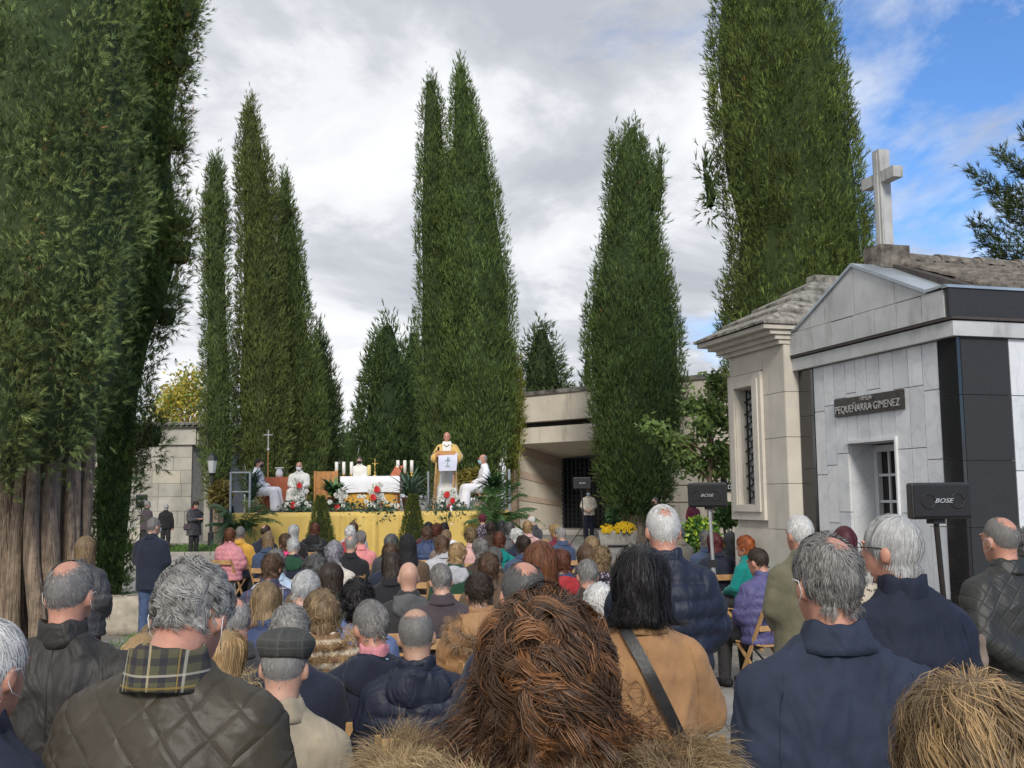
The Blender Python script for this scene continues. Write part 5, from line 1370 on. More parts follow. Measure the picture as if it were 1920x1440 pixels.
def snet(F, lo, h):
    """naive surface nets -> verts, quads"""
    F = F.astype(np.float32); ins = F < 0
    c = [F[i:F.shape[0] - 1 + i, j:F.shape[1] - 1 + j, k:F.shape[2] - 1 + k] for i in (0, 1) for j in (0, 1) for k in (0, 1)]
    s = [x < 0 for x in c]
    cnt = sum(x.astype(np.int8) for x in s); act = (cnt > 0) & (cnt < 8)
    idx = np.argwhere(act); n = len(idx)
    ids = -np.ones(act.shape, np.int32); ids[act] = np.arange(n)
    cv = np.stack([x[act] for x in c], 1)
    corners = np.array([(i, j, k) for i in (0, 1) for j in (0, 1) for k in (0, 1)], np.float32)
    acc = np.zeros((n, 3), np.float32); m = np.zeros((n, 1), np.float32)
    for a in range(8):
        for b in range(a + 1, 8):
            if np.abs(corners[a] - corners[b]).sum() != 1: continue
            x = (cv[:, a] < 0) != (cv[:, b] < 0); t = cv[:, a] / np.where(x, cv[:, a] - cv[:, b], 1)
            acc += np.where(x[:, None], corners[a] + t[:, None] * (corners[b] - corners[a]), 0); m += x[:, None]
    V = (idx + acc / np.maximum(m, 1)) * h + np.array(lo, np.float32)
    Q = []
    for ax in range(3):
        o1, o2 = (ax + 1) % 3, (ax + 2) % 3
        sl0 = [slice(None)] * 3; sl1 = [slice(None)] * 3; sl0[ax] = slice(0, -1); sl1[ax] = slice(1, None)
        A, B = ins[tuple(sl0)], ins[tuple(sl1)]
        e = np.argwhere(A != B); f = A[A != B]
        ok = (e[:, o1] > 0) & (e[:, o2] > 0) & (e[:, o1] < F.shape[o1] - 1) & (e[:, o2] < F.shape[o2] - 1)
        e = e[ok]; f = f[ok]
        q = []
        for d1, d2 in ((1, 1), (0, 1), (0, 0), (1, 0)):
            k = e.copy(); k[:, o1] -= d1; k[:, o2] -= d2; q.append(ids[k[:, 0], k[:, 1], k[:, 2]])
        q = np.stack(q, 1); q[~f] = q[~f][:, ::-1]; Q.append(q)
    Q = np.concatenate(Q) if Q else np.zeros((0, 4), int)
    return V, Q[(Q >= 0).all(1)]


def vnorm(V, Q):
    N = np.cross(V[Q[:, 2]] - V[Q[:, 0]], V[Q[:, 3]] - V[Q[:, 1]]); O = np.zeros_like(V)
    for k in range(4): np.add.at(O, Q[:, k], N)
    return unit(O)


def wrinkle(V, seed, f=9.0):
    """cloth-like folds from warped ridged waves"""
    r = np.random.default_rng(seed); o = np.zeros(len(V)); W = V.copy()
    for k in range(3):
        d = r.normal(0, 1, 3) * f * .5; W = W + .035 * np.sin(V @ d + r.uniform(0, 6))[:, None] * r.normal(0, 1, (1, 3))
    for k in range(7):
        d = r.normal(0, 1, 3) * np.array([1, 1, .55]) * f * r.uniform(.6, 2.4); o += (1 - np.abs(np.sin(W @ d + r.uniform(0, 6))) * 2) / (1 + .5 * k)
    return o / 2.2


# ---------------------------------------------------------------- heads and bodies
def head_sdf(G):
    d = ell(G, (0, -.012, .025), (.075, .093, .096))
    d = smin(d, ell(G, (0, .03, -.04), (.058, .066, .078)), .03)
    d = smin(d, rcone(G, (0, .07, -.095), (0, .055, -.09), .022, .03), .02)
    d = smin(d, rcone(G, (0, .092, .012), (0, .108, -.02), .008, .013), .012)
    for s in (-1, 1):
        d = smin(d, ell(G, (s * .030, .083, .03), (.026, .012, .009)), .012)
        d = -smin(-d, ell(G, (s * .030, .1, .012), (.015, .012, .009)), .008)
        d = smin(d, ell(G, (s * .03, .085, .011), (.012, .012, .011)), .004)
        d = smin(d, ell(G, (s * (.078 + .1 * np.clip(-.012 - G[1], 0, .03)), -.012, -.012), (.011, .020, .032)), .010)
    d = smin(d, ell(G, (0, .09, -.05), (.022, .012, .006)), .008)
    d = np.minimum(d, smin(d, rcone(G, (0, -.025, -.04), (0, -.045, -.2), .056, .062), .03))
    return d


def head_mesh(h):
    lo = (-.11, -.14, -.20); hi = (.11, .14, .14); G = grid(lo, hi, h); return snet(head_sdf(G), lo, h)


def hand_mesh(h=.006):
    """right hand, wrist at origin, fingers along +Y, palm down, thumb to -X; curled a little"""
    lo = (-.08, -.03, -.08); hi = (.06, .2, .05); G = grid(lo, hi, h)
    d = rcone(G, (0, 0, 0), (0, .03, 0), .026, .03); d = smin(d, ell(G, (0, .055, -.002), (.04, .046, .017)), .02)
    for k, (x, l) in enumerate(((-.03, .062), (-.01, .072), (.011, .067), (.03, .052))):
        a = (x, .085, 0); b_ = (x * 1.12, .085 + l * .5, -.012); c = (x * 1.1, .085 + l * .8, -.034)
        d = smin(d, np.minimum(rcone(G, a, b_, .0098, .0088), rcone(G, b_, c, .0088, .0075)), .006)
    d = smin(d, np.minimum(rcone(G, (-.03, .03, -.005), (-.058, .065, -.015), .014, .0105), rcone(G, (-.058, .065, -.015), (-.05, .095, -.028), .0105, .009)), .010)
    return snet(d, lo, h)


HAND = hand_mesh(); HANDC = hand_mesh(.0105)
HEADS = {}


def rot_head(yaw, pitch, roll=0.0):
    return np.array((Matrix.Rotation(yaw, 3, 'Z') @ Matrix.Rotation(-pitch, 3, 'X') @ Matrix.Rotation(roll, 3, 'Y')))


POSES = {
    'stand': dict(dz=0, sh=(.178, -.012, 1.325), el=(.25, .0, 1.12), wr=(.09, .2, 1.0), hip=.90, sit=False),
    'down': dict(dz=0, sh=(.178, -.012, 1.325), el=(.25, -.03, 1.11), wr=(.25, .06, .86), hip=.90, sit=False),
    'back': dict(dz=0, sh=(.178, -.012, 1.325), el=(.27, -.10, 1.12), wr=(.06, -.19, .98), hip=.90, sit=False),
    'read': dict(dz=0, sh=(.178, -.012, 1.325), el=(.23, .05, 1.10), wr=(.09, .27, 1.14), hip=.90, sit=False),
    'preach': dict(dz=0, sh=(.178, -.012, 1.325), el=(.27, .06, 1.12), wr=(.24, .28, 1.08), hip=.90, sit=False),
    'sit': dict(dz=-.43, sh=(.178, -.012, .895), el=(.235, .04, .70), wr=(.09, .25, .63), hip=.49, sit=True),
}
NECK = np.array([0, -.01, 1.475])
HEADC = np.array([0, .03, .125])      # head centre above the neck pivot


def head_pose(pose, yaw, pitch):
    Rm = rot_head(yaw, pitch); p = NECK + np.array([0, 0, POSES[pose]['dz']]); return Rm, p + Rm @ HEADC


def body_mesh(pose, yaw, pitch, h):
    key = (pose, round(yaw, 2), round(pitch, 2), h)
    if key in HEADS: return HEADS[key]
    P = POSES[pose]; dz = P['dz']
    if h not in HEADS: HEADS[h] = head_mesh(h)
    Rm, hc = head_pose(pose, yaw, pitch)
    hv, hq = HEADS[h]; hv = hv @ Rm.T + hc
    hb = .03
    HD = HANDC if h > .01 or pose == 'stand' else HAND
    lo = (-.36, -.26, -.02); hi = (.36, .62 if P['sit'] else .36, 1.5 + dz); G = grid(lo, hi, hb)
    d = loft(G, [(.86 + dz, .155, .10, 0), (1.05 + dz, .14, .095, 0), (1.25 + dz, .165, .11, -.01), (1.38 + dz, .14, .08, -.015), (1.44 + dz, .07, .06, -.015), (1.5 + dz, .05, .05, -.01)])
    for s in (-1, 1):
        sh, el, wr = [np.array(P[k]) * np.array([s, 1, 1]) for k in ('sh', 'el', 'wr')]
        d = smin(d, np.minimum(rcone(G, sh, el, .052, .042), rcone(G, el, wr, .042, .03)), .03)
        if P['sit']:
            d = smin(d, np.minimum(rcone(G, (s * .09, 0, .50), (s * .11, .42, .50), .085, .065), rcone(G, (s * .11, .42, .50), (s * .12, .44, .09), .06, .04)), .03)
            d = smin(d, rcone(G, (s * .12, .43, .05), (s * .13, .56, .04), .04, .03), .02)
        else:
            d = smin(d, np.minimum(rcone(G, (s * .09, 0, .88), (s * .1, .01, .48), .09, .06), rcone(G, (s * .1, .01, .48), (s * .1, -.02, .08), .058, .04)), .03)
            d = smin(d, rcone(G, (s * .1, -.03, .045), (s * .115, .12, .04), .042, .03), .02)
    bv, bq = snet(d, lo, hb)
    Vs = [hv, bv]; Qs = [hq, bq + len(hv)]; n = len(hv) + len(bv)
    for s in (-1, 1):
        el, wr = [np.array(P[k]) * np.array([s, 1, 1]) for k in ('el', 'wr')]
        f = unit(wr - el); 
        if pose == 'sit': f = unit(f + np.array([-s * .5, .2, -.1]))
        up_ = np.array([0, 0, 1.0]) if abs(f[2]) < .8 else np.array([0, 1.0, 0]); xa = unit(np.cross(f, up_)); za = np.cross(xa, f)
        hv2 = HD[0] * np.array([s, 1, 1]); q2 = HD[1] if s > 0 else HD[1][:, ::-1]
        Vs.append(wr - f * .01 + hv2[:, 0:1] * xa + hv2[:, 1:2] * f + hv2[:, 2:3] * za); Qs.append(q2 + n); n += len(hv2)
    me = np_mesh('person', np.concatenate(Vs), None, np.concatenate(Qs), True)
    HEADS[key] = me
    return me


CLOTH = {}


def arms_sdf(G, P, ra, extra=0.0):
    out = None; u = None
    for s in (-1, 1):
        sh, el, wr = [np.array(P[k]) * np.array([s, 1, 1]) for k in ('sh', 'el', 'wr')]
        a = np.minimum(rcone(G, sh, el, ra[0], ra[1]), rcone(G, el, wr - unit(wr - el) * .015, ra[1], ra[2]))
        out = a if out is None else np.minimum(out, a)
    return out


def coat_mesh(pose, style, h, seed=0, wide=1.0, hem=None, amp=None, deep=1.0):
    key = (pose, style, h, seed, wide, hem)
    if key in CLOTH: return CLOTH[key]
    P = POSES[pose]; dz = P['dz']; long_ = hem if hem is not None else (.80 if not P['sit'] else .86)
    w_ = wide
    puff = .018 if style in ('puffer', 'quilt') else .0
    prof = [(long_ + dz, (.205 if long_ > .7 else .235) * w_ + puff, .15 * deep + puff, 0), (1.0 + dz, .20 * w_ + puff, .142 * deep + puff, -.005), (1.18 + dz, .212 * w_ + puff, .142 * deep + puff, -.014), (1.28 + dz, .205 * w_ + puff, .134 + puff, -.02), (1.36 + dz, .160 * w_ + puff * .7, .110 + puff * .6, -.024), (1.425 + dz, .118 * w_ + puff * .3, .088, -.024), (1.475 + dz, .078, .074, -.018), (1.50 + dz, .066, .066, -.012)]
    lo = (-.40, -.32, long_ + dz - .03); hi = (.40, .40 if P['wr'][1] < .3 else .42, 1.53 + dz); G = grid(lo, hi, h)
    tor = loft(G, prof); ra = (.076 * (.5 + .5 * w_) + puff * .8, .062 + puff * .7, .047 + puff * .5)
    if style == 'chasuble':
        ra = (.09, .12, .13)
    arm = arms_sdf(G, dict(P, sh=(P['sh'][0] * w_, P['sh'][1], P['sh'][2])), ra)
    d = smin(tor, arm, .06)
    for s_ in (-1, 1):
        d = smin(d, rcone(G, (s_ * .03, -.02, 1.425 + dz), (s_ * .165 * w_, -.018, 1.345 + dz), .055, .062 + puff * .6), .05)
    V, Q = snet(d, lo, h); N = vnorm(V, Q)
    gv = [V[:, i] for i in range(3)]; isarm = (arms_sdf(gv, P, ra) < loft(gv, prof))
    a_ = amp if amp is not None else (.006 if style not in ('puffer',) else .003)
    top_f = np.clip((1.47 + dz - V[:, 2]) / .1, 0, 1)
    disp = wrinkle(V, seed + 5, 8.0) * a_ + wrinkle(V, seed + 9, 17.0) * a_ * .4
    if style == 'puffer':
        el = np.array(P['el']); sh = np.array(P['sh']); ax = np.abs(V) * np.array([1, 0, 0]) + V * np.array([0, 1, 1])
        ua = np.where(V[:, 2] > el[2], np.linalg.norm(ax - sh, axis=1), .27 + np.linalg.norm(ax - el, axis=1)); uu = np.where(isarm, ua, V[:, 2]) + .006 * wrinkle(V, seed + 2, 6)
        disp = disp + .017 * (np.abs(np.sin(np.pi * uu / .085)) ** .55 - .6) * top_f
    if style == 'quilt':
        disp = disp + .004 * wrinkle(V, seed + 31, 24.0)
    if style == 'chasuble':
        disp = disp + .02 * np.abs(np.sin(np.arctan2(V[:, 1], V[:, 0]) * 9)) * np.clip((1.2 - V[:, 2]) * 2, 0, 1)
    V = V + N * disp[:, None]
    me = np_mesh('coat', V, None, Q, True); CLOTH[key] = me
    return me


def legs_mesh(pose, kind, h=.022):
    key = (pose, kind)
    if key in CLOTH: return CLOTH[key]
    P = POSES[pose]; r_ = []
    lo = (-.32, -.24, .0); hi = (.32, .66, .95 if not P['sit'] else .64); G = grid(lo, hi, h); d = None

    def add(x):
        nonlocal d
        d = x if d is None else smin(d, x, .03)
    if kind == 'shoes':
        for s in (-1, 1):
            y = .43 if P['sit'] else -.02
            x = rcone(G, (s * .12 if P['sit'] else s * .1, y - .02, .05), (s * .135 if P['sit'] else s * .12, y + .17, .038), .052, .038); d = x if d is None else np.minimum(d, x)
        d = np.maximum(d, .004 - G[2])
    elif kind == 'robe':
        if P['sit']:
            for s in (-1, 1):
                add(rcone(G, (s * .08, 0, .50), (s * .12, .44, .50), .13, .11)); add(rcone(G, (s * .12, .44, .48), (s * .15, .50, .1), .11, .13))
            add(rcone(G, (0, .44, .45), (0, .48, .1), .09, .13)); d = np.maximum(d, .02 - G[2])
        else:
            d = loft(G, [(.03, .27, .22, 0), (.5, .23, .18, 0), (.95, .19, .15, 0)])
    else:
        if P['sit']:
            add(ell(G, (0, -.02, .50), (.185, .14, .1)))
            for s in (-1, 1): add(rcone(G, (s * .09, 0, .50), (s * .115, .44, .50), .105, .078)); add(np.maximum(rcone(G, (s * .115, .44, .50), (s * .125, .45, .09), .078, .062), -10))
        else:
            add(ell(G, (0, 0, .90), (.175, .125, .12)))
            for s in (-1, 1): add(rcone(G, (s * .09, 0, .86), (s * .1, .01, .48), .108, .08)); add(rcone(G, (s * .1, .01, .48), (s * .1, -.02, .09), .08, .066))
    V, Q = snet(d, lo, h); V = V + vnorm(V, Q) * (wrinkle(V, 3, 10.0) * (.006 if kind != 'shoes' else 0))[:, None]
    me = np_mesh(kind, V, None, Q, True); CLOTH[key] = me
    return me


def collar_mesh(z0, z1, r0, r1, th=.008, gap=.45, n=40, wav=.006, seed=0, yc=-.018, back=0.0, sub=5):
    """standing or folded collar, open at the front"""
    r = np.random.default_rng(seed); q = np.linspace(-math.pi / 2 - math.pi + gap / 2, math.pi / 2 - gap / 2, n) ; q = q - 0
    q = np.linspace(math.pi / 2 + gap / 2, math.pi * 2.5 - gap / 2, n)
    prof = [(r0 + (r1 - r0) * f, z0 + (z1 - z0) * f) for f in np.linspace(0, 1, sub)]
    prof = prof + [(rr_ - th, z) for rr_, z in prof[::-1]]
    w1 = wav * np.sin(q * 3 + r.uniform(0, 6)) + wav * .6 * np.sin(q * 7 + r.uniform(0, 6))
    V = []
    for k, (rr_, z) in enumerate(prof):
        V.append(np.stack([(rr_ + w1 * .5) * np.cos(q), yc + (rr_ * .95 + w1 * .5) * np.sin(q), z + w1 * (1 if sub <= k + 1 <= sub + 2 else .3) + back * np.clip(-np.sin(q), 0, 1)], 1))
    m = len(prof); V = np.concatenate(V); i = np.arange(n - 1)
    Q = np.concatenate([np.stack([k * n + i, k * n + i + 1, ((k + 1) % m) * n + i + 1, ((k + 1) % m) * n + i], 1) for k in range(m)])
    return np_mesh('collar', V, None, Q, True)


# ---------------------------------------------------------------- hair
HE = np.array([.078, .097, .100]); HCn = np.array([0, -.012, .025])
_az = [0, .8, 1.35, 1.75, 2.1, 2.6, 3.15]
LINES = {'m': [-.62, -.55, -.12, .12, .38, .58, .62], 'f': [-.85, -.8, -.45, -.1, .3, .52, .56]}


def cover(D, line, bald=None, edge=.12):
    az = np.arctan2(np.abs(D[:, 0]), -D[:, 1]); zl = np.interp(az, _az, LINES[line]); c = np.clip((D[:, 2] - zl) / .08 + .5, 0, 1)
    if bald is not None:
        for bc, br in bald:
            ang = np.arccos(np.clip(D @ unit(bc), -1, 1)); c = c * np.clip((ang - br) / edge + .5, 0, 1) ** 1.8
    return c


HAIR = {}


def hair_mesh(key, n=1000, length=.05, seg=5, width=.004, vol=.06, grav=.5, lift=.3, curl=0.0, freq=60., clumps=0, line='m', bald=None, whorl=(0, -.5, .86), seed=1, rand=.25, endz=None, capvol=.5, tint=.35, fwd=0.0, streak=None, edge=.12, edgecap=.5, sidez=None, tipw=.35, stick=.85, flare=0.0, conv=0.0, lump=.45, offlo=.25, cexp=.7, jitt=.28):
    if key in HAIR: return HAIR[key]
    r = np.random.default_rng(seed)
    D = unit(r.normal(0, 1, (n * 4, 3))); D = D[D[:, 2] > -.9]; D = D[r.uniform(0, 1, len(D)) < cover(D, line, bald, edge)][:n]; n = len(D)
    N = unit(D / HE); P = HCn + HE * D
    wv = unit(whorl); tg = D - wv; tg = tg - N * (tg * N).sum(1, keepdims=True); tg = unit(tg); wd_ = np.linalg.norm(D - wv, axis=1, keepdims=True); tg = unit(tg + unit(np.cross(N, r.normal(0, 1, (n, 3)))) * 1.6 * np.exp(-(wd_ / .38) ** 2))
    gt = np.array([0, fwd, -1.0]) - N * (N @ np.array([0, fwd, -1.0]))[:, None]
    cl = None
    if clumps:
        cc = D[r.choice(n, clumps, replace=n < clumps)]; ci = np.argmin(((D[:, None, :] - cc[None]) ** 2).sum(2), 1) if n * clumps < 4e7 else r.integers(0, clumps, n)
        cph = r.uniform(0, 6.28, clumps)[ci]; cdir = r.normal(0, 1, (clumps, 3))[ci] * rand * 1.4; cfr = (freq * r.uniform(.7, 1.4, clumps))[ci]; camp = (curl * r.uniform(.5, 1.6, clumps))[ci]; ctn = r.uniform(-1, 1, clumps)[ci]
    else:
        cph = r.uniform(0, 6.28, n); cdir = 0; cfr = freq * np.ones(n); camp = curl * np.ones(n); ctn = r.uniform(-1, 1, n)
    Dr = unit(tg * (1 - lift) + N * lift + gt * .35 + r.normal(0, rand * (.5 if clumps else 1), (n, 3)) + cdir)
    lf = 1 + lump * (np.sin(D @ r.normal(0, 5, 3) + r.uniform(0, 6)) + np.sin(D @ r.normal(0, 9, 3) + r.uniform(0, 6))) / 2
    off = vol * r.uniform(offlo, 1.0, n) ** .7 * lf; Ln = length * r.uniform(.65, 1.12, n); st = (Ln / seg)[:, None]
    pts = [P.copy()]; p = P.copy()
    for k in range(seg):
        p = p + Dr * st; Dr = unit(Dr + np.array([0, fwd * .3, -1]) * grav * st * 12)
        q = (p - HCn) / HE; l = np.linalg.norm(q, axis=1, keepdims=True); Np = unit(q / HE)
        tgt = 1 + (off * min(1, (k + 1) / 2))[:, None]; on = np.clip((p[:, 2:3] + .05) / .04, 0, 1) * stick
        on = np.where((l < tgt) & (p[:, 2:3] > -.09), 1.0, on)
        p = HCn + q / l * (l + (tgt - l) * on) * HE
        Dr = unit(Dr - Np * (Dr * Np).sum(1, keepdims=True) * on * .9 + (r.normal(0, rand * .14, (clumps, 3))[ci] if clumps else r.normal(0, rand * .10, (n, 3))))
        if flare: Dr = unit(Dr + np.concatenate([Np[:, :2], 0 * Np[:, 2:]], 1) * (1 - on) * flare)
        rn = .066 + off * .10; rr_ = np.maximum(np.hypot(p[:, 0], p[:, 1] + .03), 1e-4); neck = (p[:, 2] < -.06) & (rr_ < rn)
        f = np.where(neck, rn / rr_, 1)[:, None]; p = np.concatenate([np.concatenate([p[:, :1] * f, (p[:, 1:2] + .03) * f - .03], 1), p[:, 2:]], 1)
        if endz is not None: p[:, 2] = np.maximum(p[:, 2], endz + r.uniform(-.01, .012, n) * 1.0)
        pts.append(p.copy())
    S = np.stack(pts, 1)                                     # n, seg+1, 3
    if conv and clumps:
        cnt = np.bincount(ci, minlength=clumps)[:, None, None]; Sm = np.zeros((clumps,) + S.shape[1:]); np.add.at(Sm, ci, S); Sm = Sm / np.maximum(cnt, 1)
        S = S + (Sm[ci] - S) * conv * np.linspace(0, 1, seg + 1)[None, :, None] ** cexp
    Tg = unit(np.gradient(S, axis=1)); Nn = unit((S - HCn) / HE ** 2); B = unit(np.cross(Tg, Nn))
    if curl:
        s = np.linspace(0, 1, seg + 1)[None]; arc = s * (length if clumps else Ln[:, None]); g = np.clip(s * 2.5, 0, 1)
        jit = r.normal(0, jitt, (n, 1))
        S = S + (np.cos(arc * cfr[:, None] + cph[:, None] + jit) * g * camp[:, None])[..., None] * B + (np.sin(arc * cfr[:, None] + cph[:, None] + jit) * g * camp[:, None])[..., None] * Nn
        Tg = unit(np.gradient(S, axis=1)); B = unit(np.cross(Tg, Nn))
    wv_ = width * np.interp(np.linspace(0, 1, seg + 1), [0, .3, .8, 1], [1, 1, .8, tipw])[None, :, None] * r.uniform(.6, 1.3, (n, 1, 1))
    tw = r.normal(0, .35, (n, 1, 1)); Sd = unit(B + Nn * tw)
    V = np.stack([S - Sd * wv_ / 2, S + Sd * wv_ / 2], 2).reshape(-1, 3)
    m = 2 * (seg + 1); qd = np.array([[2 * k, 2 * k + 1, 2 * k + 3, 2 * k + 2] for k in range(seg)]); Tn = (np.concatenate([qd[:, [0, 1, 2]], qd[:, [0, 2, 3]]])[None] + (np.arange(n) * m)[:, None, None]).reshape(-1, 3)
    tv = 1 + tint * (.55 * ctn + .6 * r.uniform(-1, 1, n)); C = tv[:, None] * np.ones((1, 3))
    if streak is not None:
        kk = (ctn > .5) | (r.uniform(0, 1, n) < .1); C[kk] = C[kk] * np.array(streak)
    C = np.repeat(np.clip(C, .15, 6), m, 0)
    # under-layer
    na, ne = 36, 22; a, e = np.meshgrid(np.linspace(0, 2 * math.pi, na, endpoint=False), np.linspace(-1.2, math.pi / 2, ne)); Dc = np.stack([np.cos(e) * np.cos(a), np.cos(e) * np.sin(a), np.sin(e)], -1).reshape(-1, 3)
    cv = cover(Dc, line, bald, edge); Vc = HCn + HE * Dc * (1.015 + vol * capvol); i = np.arange(na); Qc = np.concatenate([np.stack([j * na + i, j * na + (i + 1) % na, (j + 1) * na + (i + 1) % na, (j + 1) * na + i], 1) for j in range(ne - 1)])
    Qc = Qc[(cv[Qc] > (.97 if bald is not None else edgecap)).all(1)]; Tc = np.concatenate([Qc[:, [0, 1, 2]], Qc[:, [0, 2, 3]]])
    Vall = np.concatenate([V, Vc]); Tall = np.concatenate([Tn, Tc + len(V)]); Call = np.concatenate([C, np.full((len(Vc), 3), .75)])
    me = np_mesh('hair', Vall, Tall, smooth=True, colors=Call); HAIR[key] = me
    return me


CROWN = [((0, -.55, .83), .42)]
FR = [((0, .35, .93), .95)]
HST = {
    'short': dict(n=1900, length=.05, vol=.09, lift=.35, line='m', tint=.45, rand=.32, clumps=120, width=.0034), 'wave': dict(n=1500, length=.075, vol=.15, lift=.4, curl=.006, freq=90, clumps=90, line='m'),
    'balding': dict(n=1700, length=.04, vol=.04, lift=.2, line='m', bald=CROWN, edge=.35, width=.0032), 'crown': dict(n=1500, edge=.35, width=.003, length=.03, vol=.03, lift=.2, line='m', bald=[((0, -.25, .97), .75)]),
    'fringe': dict(n=1300, edge=.4, width=.003, length=.025, vol=.02, lift=.15, line='m', bald=[((0, .25, .97), 1.12)]), 'bob': dict(n=1500, length=.19, seg=6, vol=.22, lift=.35, grav=.9, line='f', endz=-.13, rand=.16, width=.0045, tint=.55, clumps=70, conv=.35),
    'shortf': dict(n=1600, length=.085, vol=.24, lift=.45, grav=.6, line='f', rand=.34, width=.0042, tint=.55, clumps=90, conv=.4, curl=.004, freq=60), 'curly': dict(n=1700, length=.10, seg=8, vol=.28, lift=.6, curl=.011, freq=62, clumps=110, line='f', width=.004, tint=.55, conv=.5, rand=.35),
    'long': dict(n=1500, length=.36, seg=8, vol=.17, lift=.25, grav=1.1, line='f', rand=.12, width=.005, tint=.5, clumps=60, conv=.3),
}


def hair_of(style, seed=0):
    return hair_mesh((style, seed), seed=seed + 3, **HST[style])


HC = dict(grey=(.27, .26, .245), white=(.62, .61, .59), dgrey=(.1, .098, .095), brown=(.085, .047, .026), dbrown=(.035, .022, .015), black=(.014, .012, .013), auburn=(.14, .052, .022), orange=(.28, .075, .02), blond=(.36, .235, .11), dblond=(.2, .135, .07), salt=(.19, .18, .17), burgundy=(.075, .012, .018), lilac=(.3, .29, .325), silver=(.42, .42, .41), redbrown=(.11, .035, .018))


def hair_mat(c): return mat('hair_' + c, HC[c], .55, .12, 30, attr=True, spec=.35)


SKIN = [mat('skin_fair', (.52, .3, .215), .5, .1, 25, .1, 120, sss=.15), mat('skin_ruddy', (.5, .245, .17), .48, .14, 18, .1, 120, sss=.15), mat('skin_tan', (.42, .25, .17), .5, .1, 25, .1, 120, sss=.15)]


def ex_folds(st, sc=7.0):
    def f(t, tc, out, b):
        ns, lk = t.nodes, t.links
        mp = ns.new('ShaderNodeMapping'); lk.new(tc.outputs['Object'], mp.inputs[0]); mp.inputs['Scale'].default_value = (1, 1, .55)
        n0 = ns.new('ShaderNodeTexNoise'); lk.new(mp.outputs[0], n0.inputs['Vector']); n0.inputs['Scale'].default_value = sc; n0.inputs['Detail'].default_value = 2.5; n0.inputs['Distortion'].default_value = .7
        n1 = ns.new('ShaderNodeTexNoise'); lk.new(tc.outputs['Object'], n1.inputs['Vector']); n1.inputs['Scale'].default_value = 260; n1.inputs['Detail'].default_value = 2
        b0 = ns.new('ShaderNodeBump'); b0.inputs['Strength'].default_value = st; b0.inputs['Distance'].default_value = .05; lk.new(n0.outputs['Fac'], b0.inputs['Height'])
        b1 = ns.new('ShaderNodeBump'); b1.inputs['Strength'].default_value = .35; b1.inputs['Distance'].default_value = .003; lk.new(n1.outputs['Fac'], b1.inputs['Height']); lk.new(b0.outputs[0], b1.inputs['Normal'])
        lk.new(b1.outputs[0], b.inputs['Normal'])
    return f


def ex_quilt(per, st=.9):
    def f(t, tc, out, b):
        ns, lk = t.nodes, t.links; sp_ = ns.new('ShaderNodeSeparateXYZ')
        n0 = ns.new('ShaderNodeTexNoise'); lk.new(tc.outputs['Object'], n0.inputs['Vector']); n0.inputs['Scale'].default_value = 6; n0.inputs['Detail'].default_value = 2
        ad = ns.new('ShaderNodeMix'); ad.data_type = 'RGBA'; ad.inputs['Factor'].default_value = .035; lk.new(tc.outputs['Object'], ad.inputs['A']); lk.new(n0.outputs['Color'], ad.inputs['B']); lk.new(ad.outputs['Result'], sp_.inputs[0])

        def mth(op, a, c):
            n = ns.new('ShaderNodeMath'); n.operation = op
            for i, v in enumerate((a, c)):
                if v is None: continue
                if isinstance(v, (int, float)): n.inputs[i].default_value = v
                else: lk.new(v, n.inputs[i])
            return n.outputs[0]
        hs_ = []
        for op in ('ADD', 'SUBTRACT'):
            u = mth('MULTIPLY', mth(op, mth('MULTIPLY', sp_.outputs['X'], 1.1), sp_.outputs['Z']), 1 / per); hs_.append(mth('ABSOLUTE', mth('SUBTRACT', mth('FRACT', u, None), .5), None))
        d_ = mth('SUBTRACT', .5, mth('MAXIMUM', hs_[0], hs_[1]))
        h_ = mth('POWER', mth('MINIMUM', mth('MULTIPLY', d_, 7.0), 1.0), .6)
        n2 = ns.new('ShaderNodeTexNoise'); lk.new(tc.outputs['Object'], n2.inputs['Vector']); n2.inputs['Scale'].default_value = 22; n2.inputs['Detail'].default_value = 4; n2.inputs['Distortion'].default_value = .8
        h2 = mth('ADD', h_, mth('MULTIPLY', n2.outputs['Fac'], .55))
        bp = ns.new('ShaderNodeBump'); bp.inputs['Strength'].default_value = st; bp.inputs['Distance'].default_value = .01; lk.new(h2, bp.inputs['Height']); lk.new(bp.outputs[0], b.inputs['Normal'])
    return f


def fab(name, col, kind='wool'):
    if kind == 'quilt': return mat('quilted_' + name, col, .5, .14, 8, spec=.35, extra=ex_quilt(.105, .35))
    if kind == 'quilts': return mat('quiltedfine_' + name, col, .5, .14, 8, spec=.35, extra=ex_quilt(.085, .3))
    if kind == 'wool': return mat('wool_' + name, col, .95, .18, 10, sheen=.08, extra=ex_folds(.55))
    if kind == 'nylon': return mat('nylon_' + name, col, .55, .16, 8, spec=.35, extra=ex_folds(.7, 11))
    return mat('cloth_' + name, col, .82, .18, 8, spec=.35, extra=ex_folds(.8, 8))


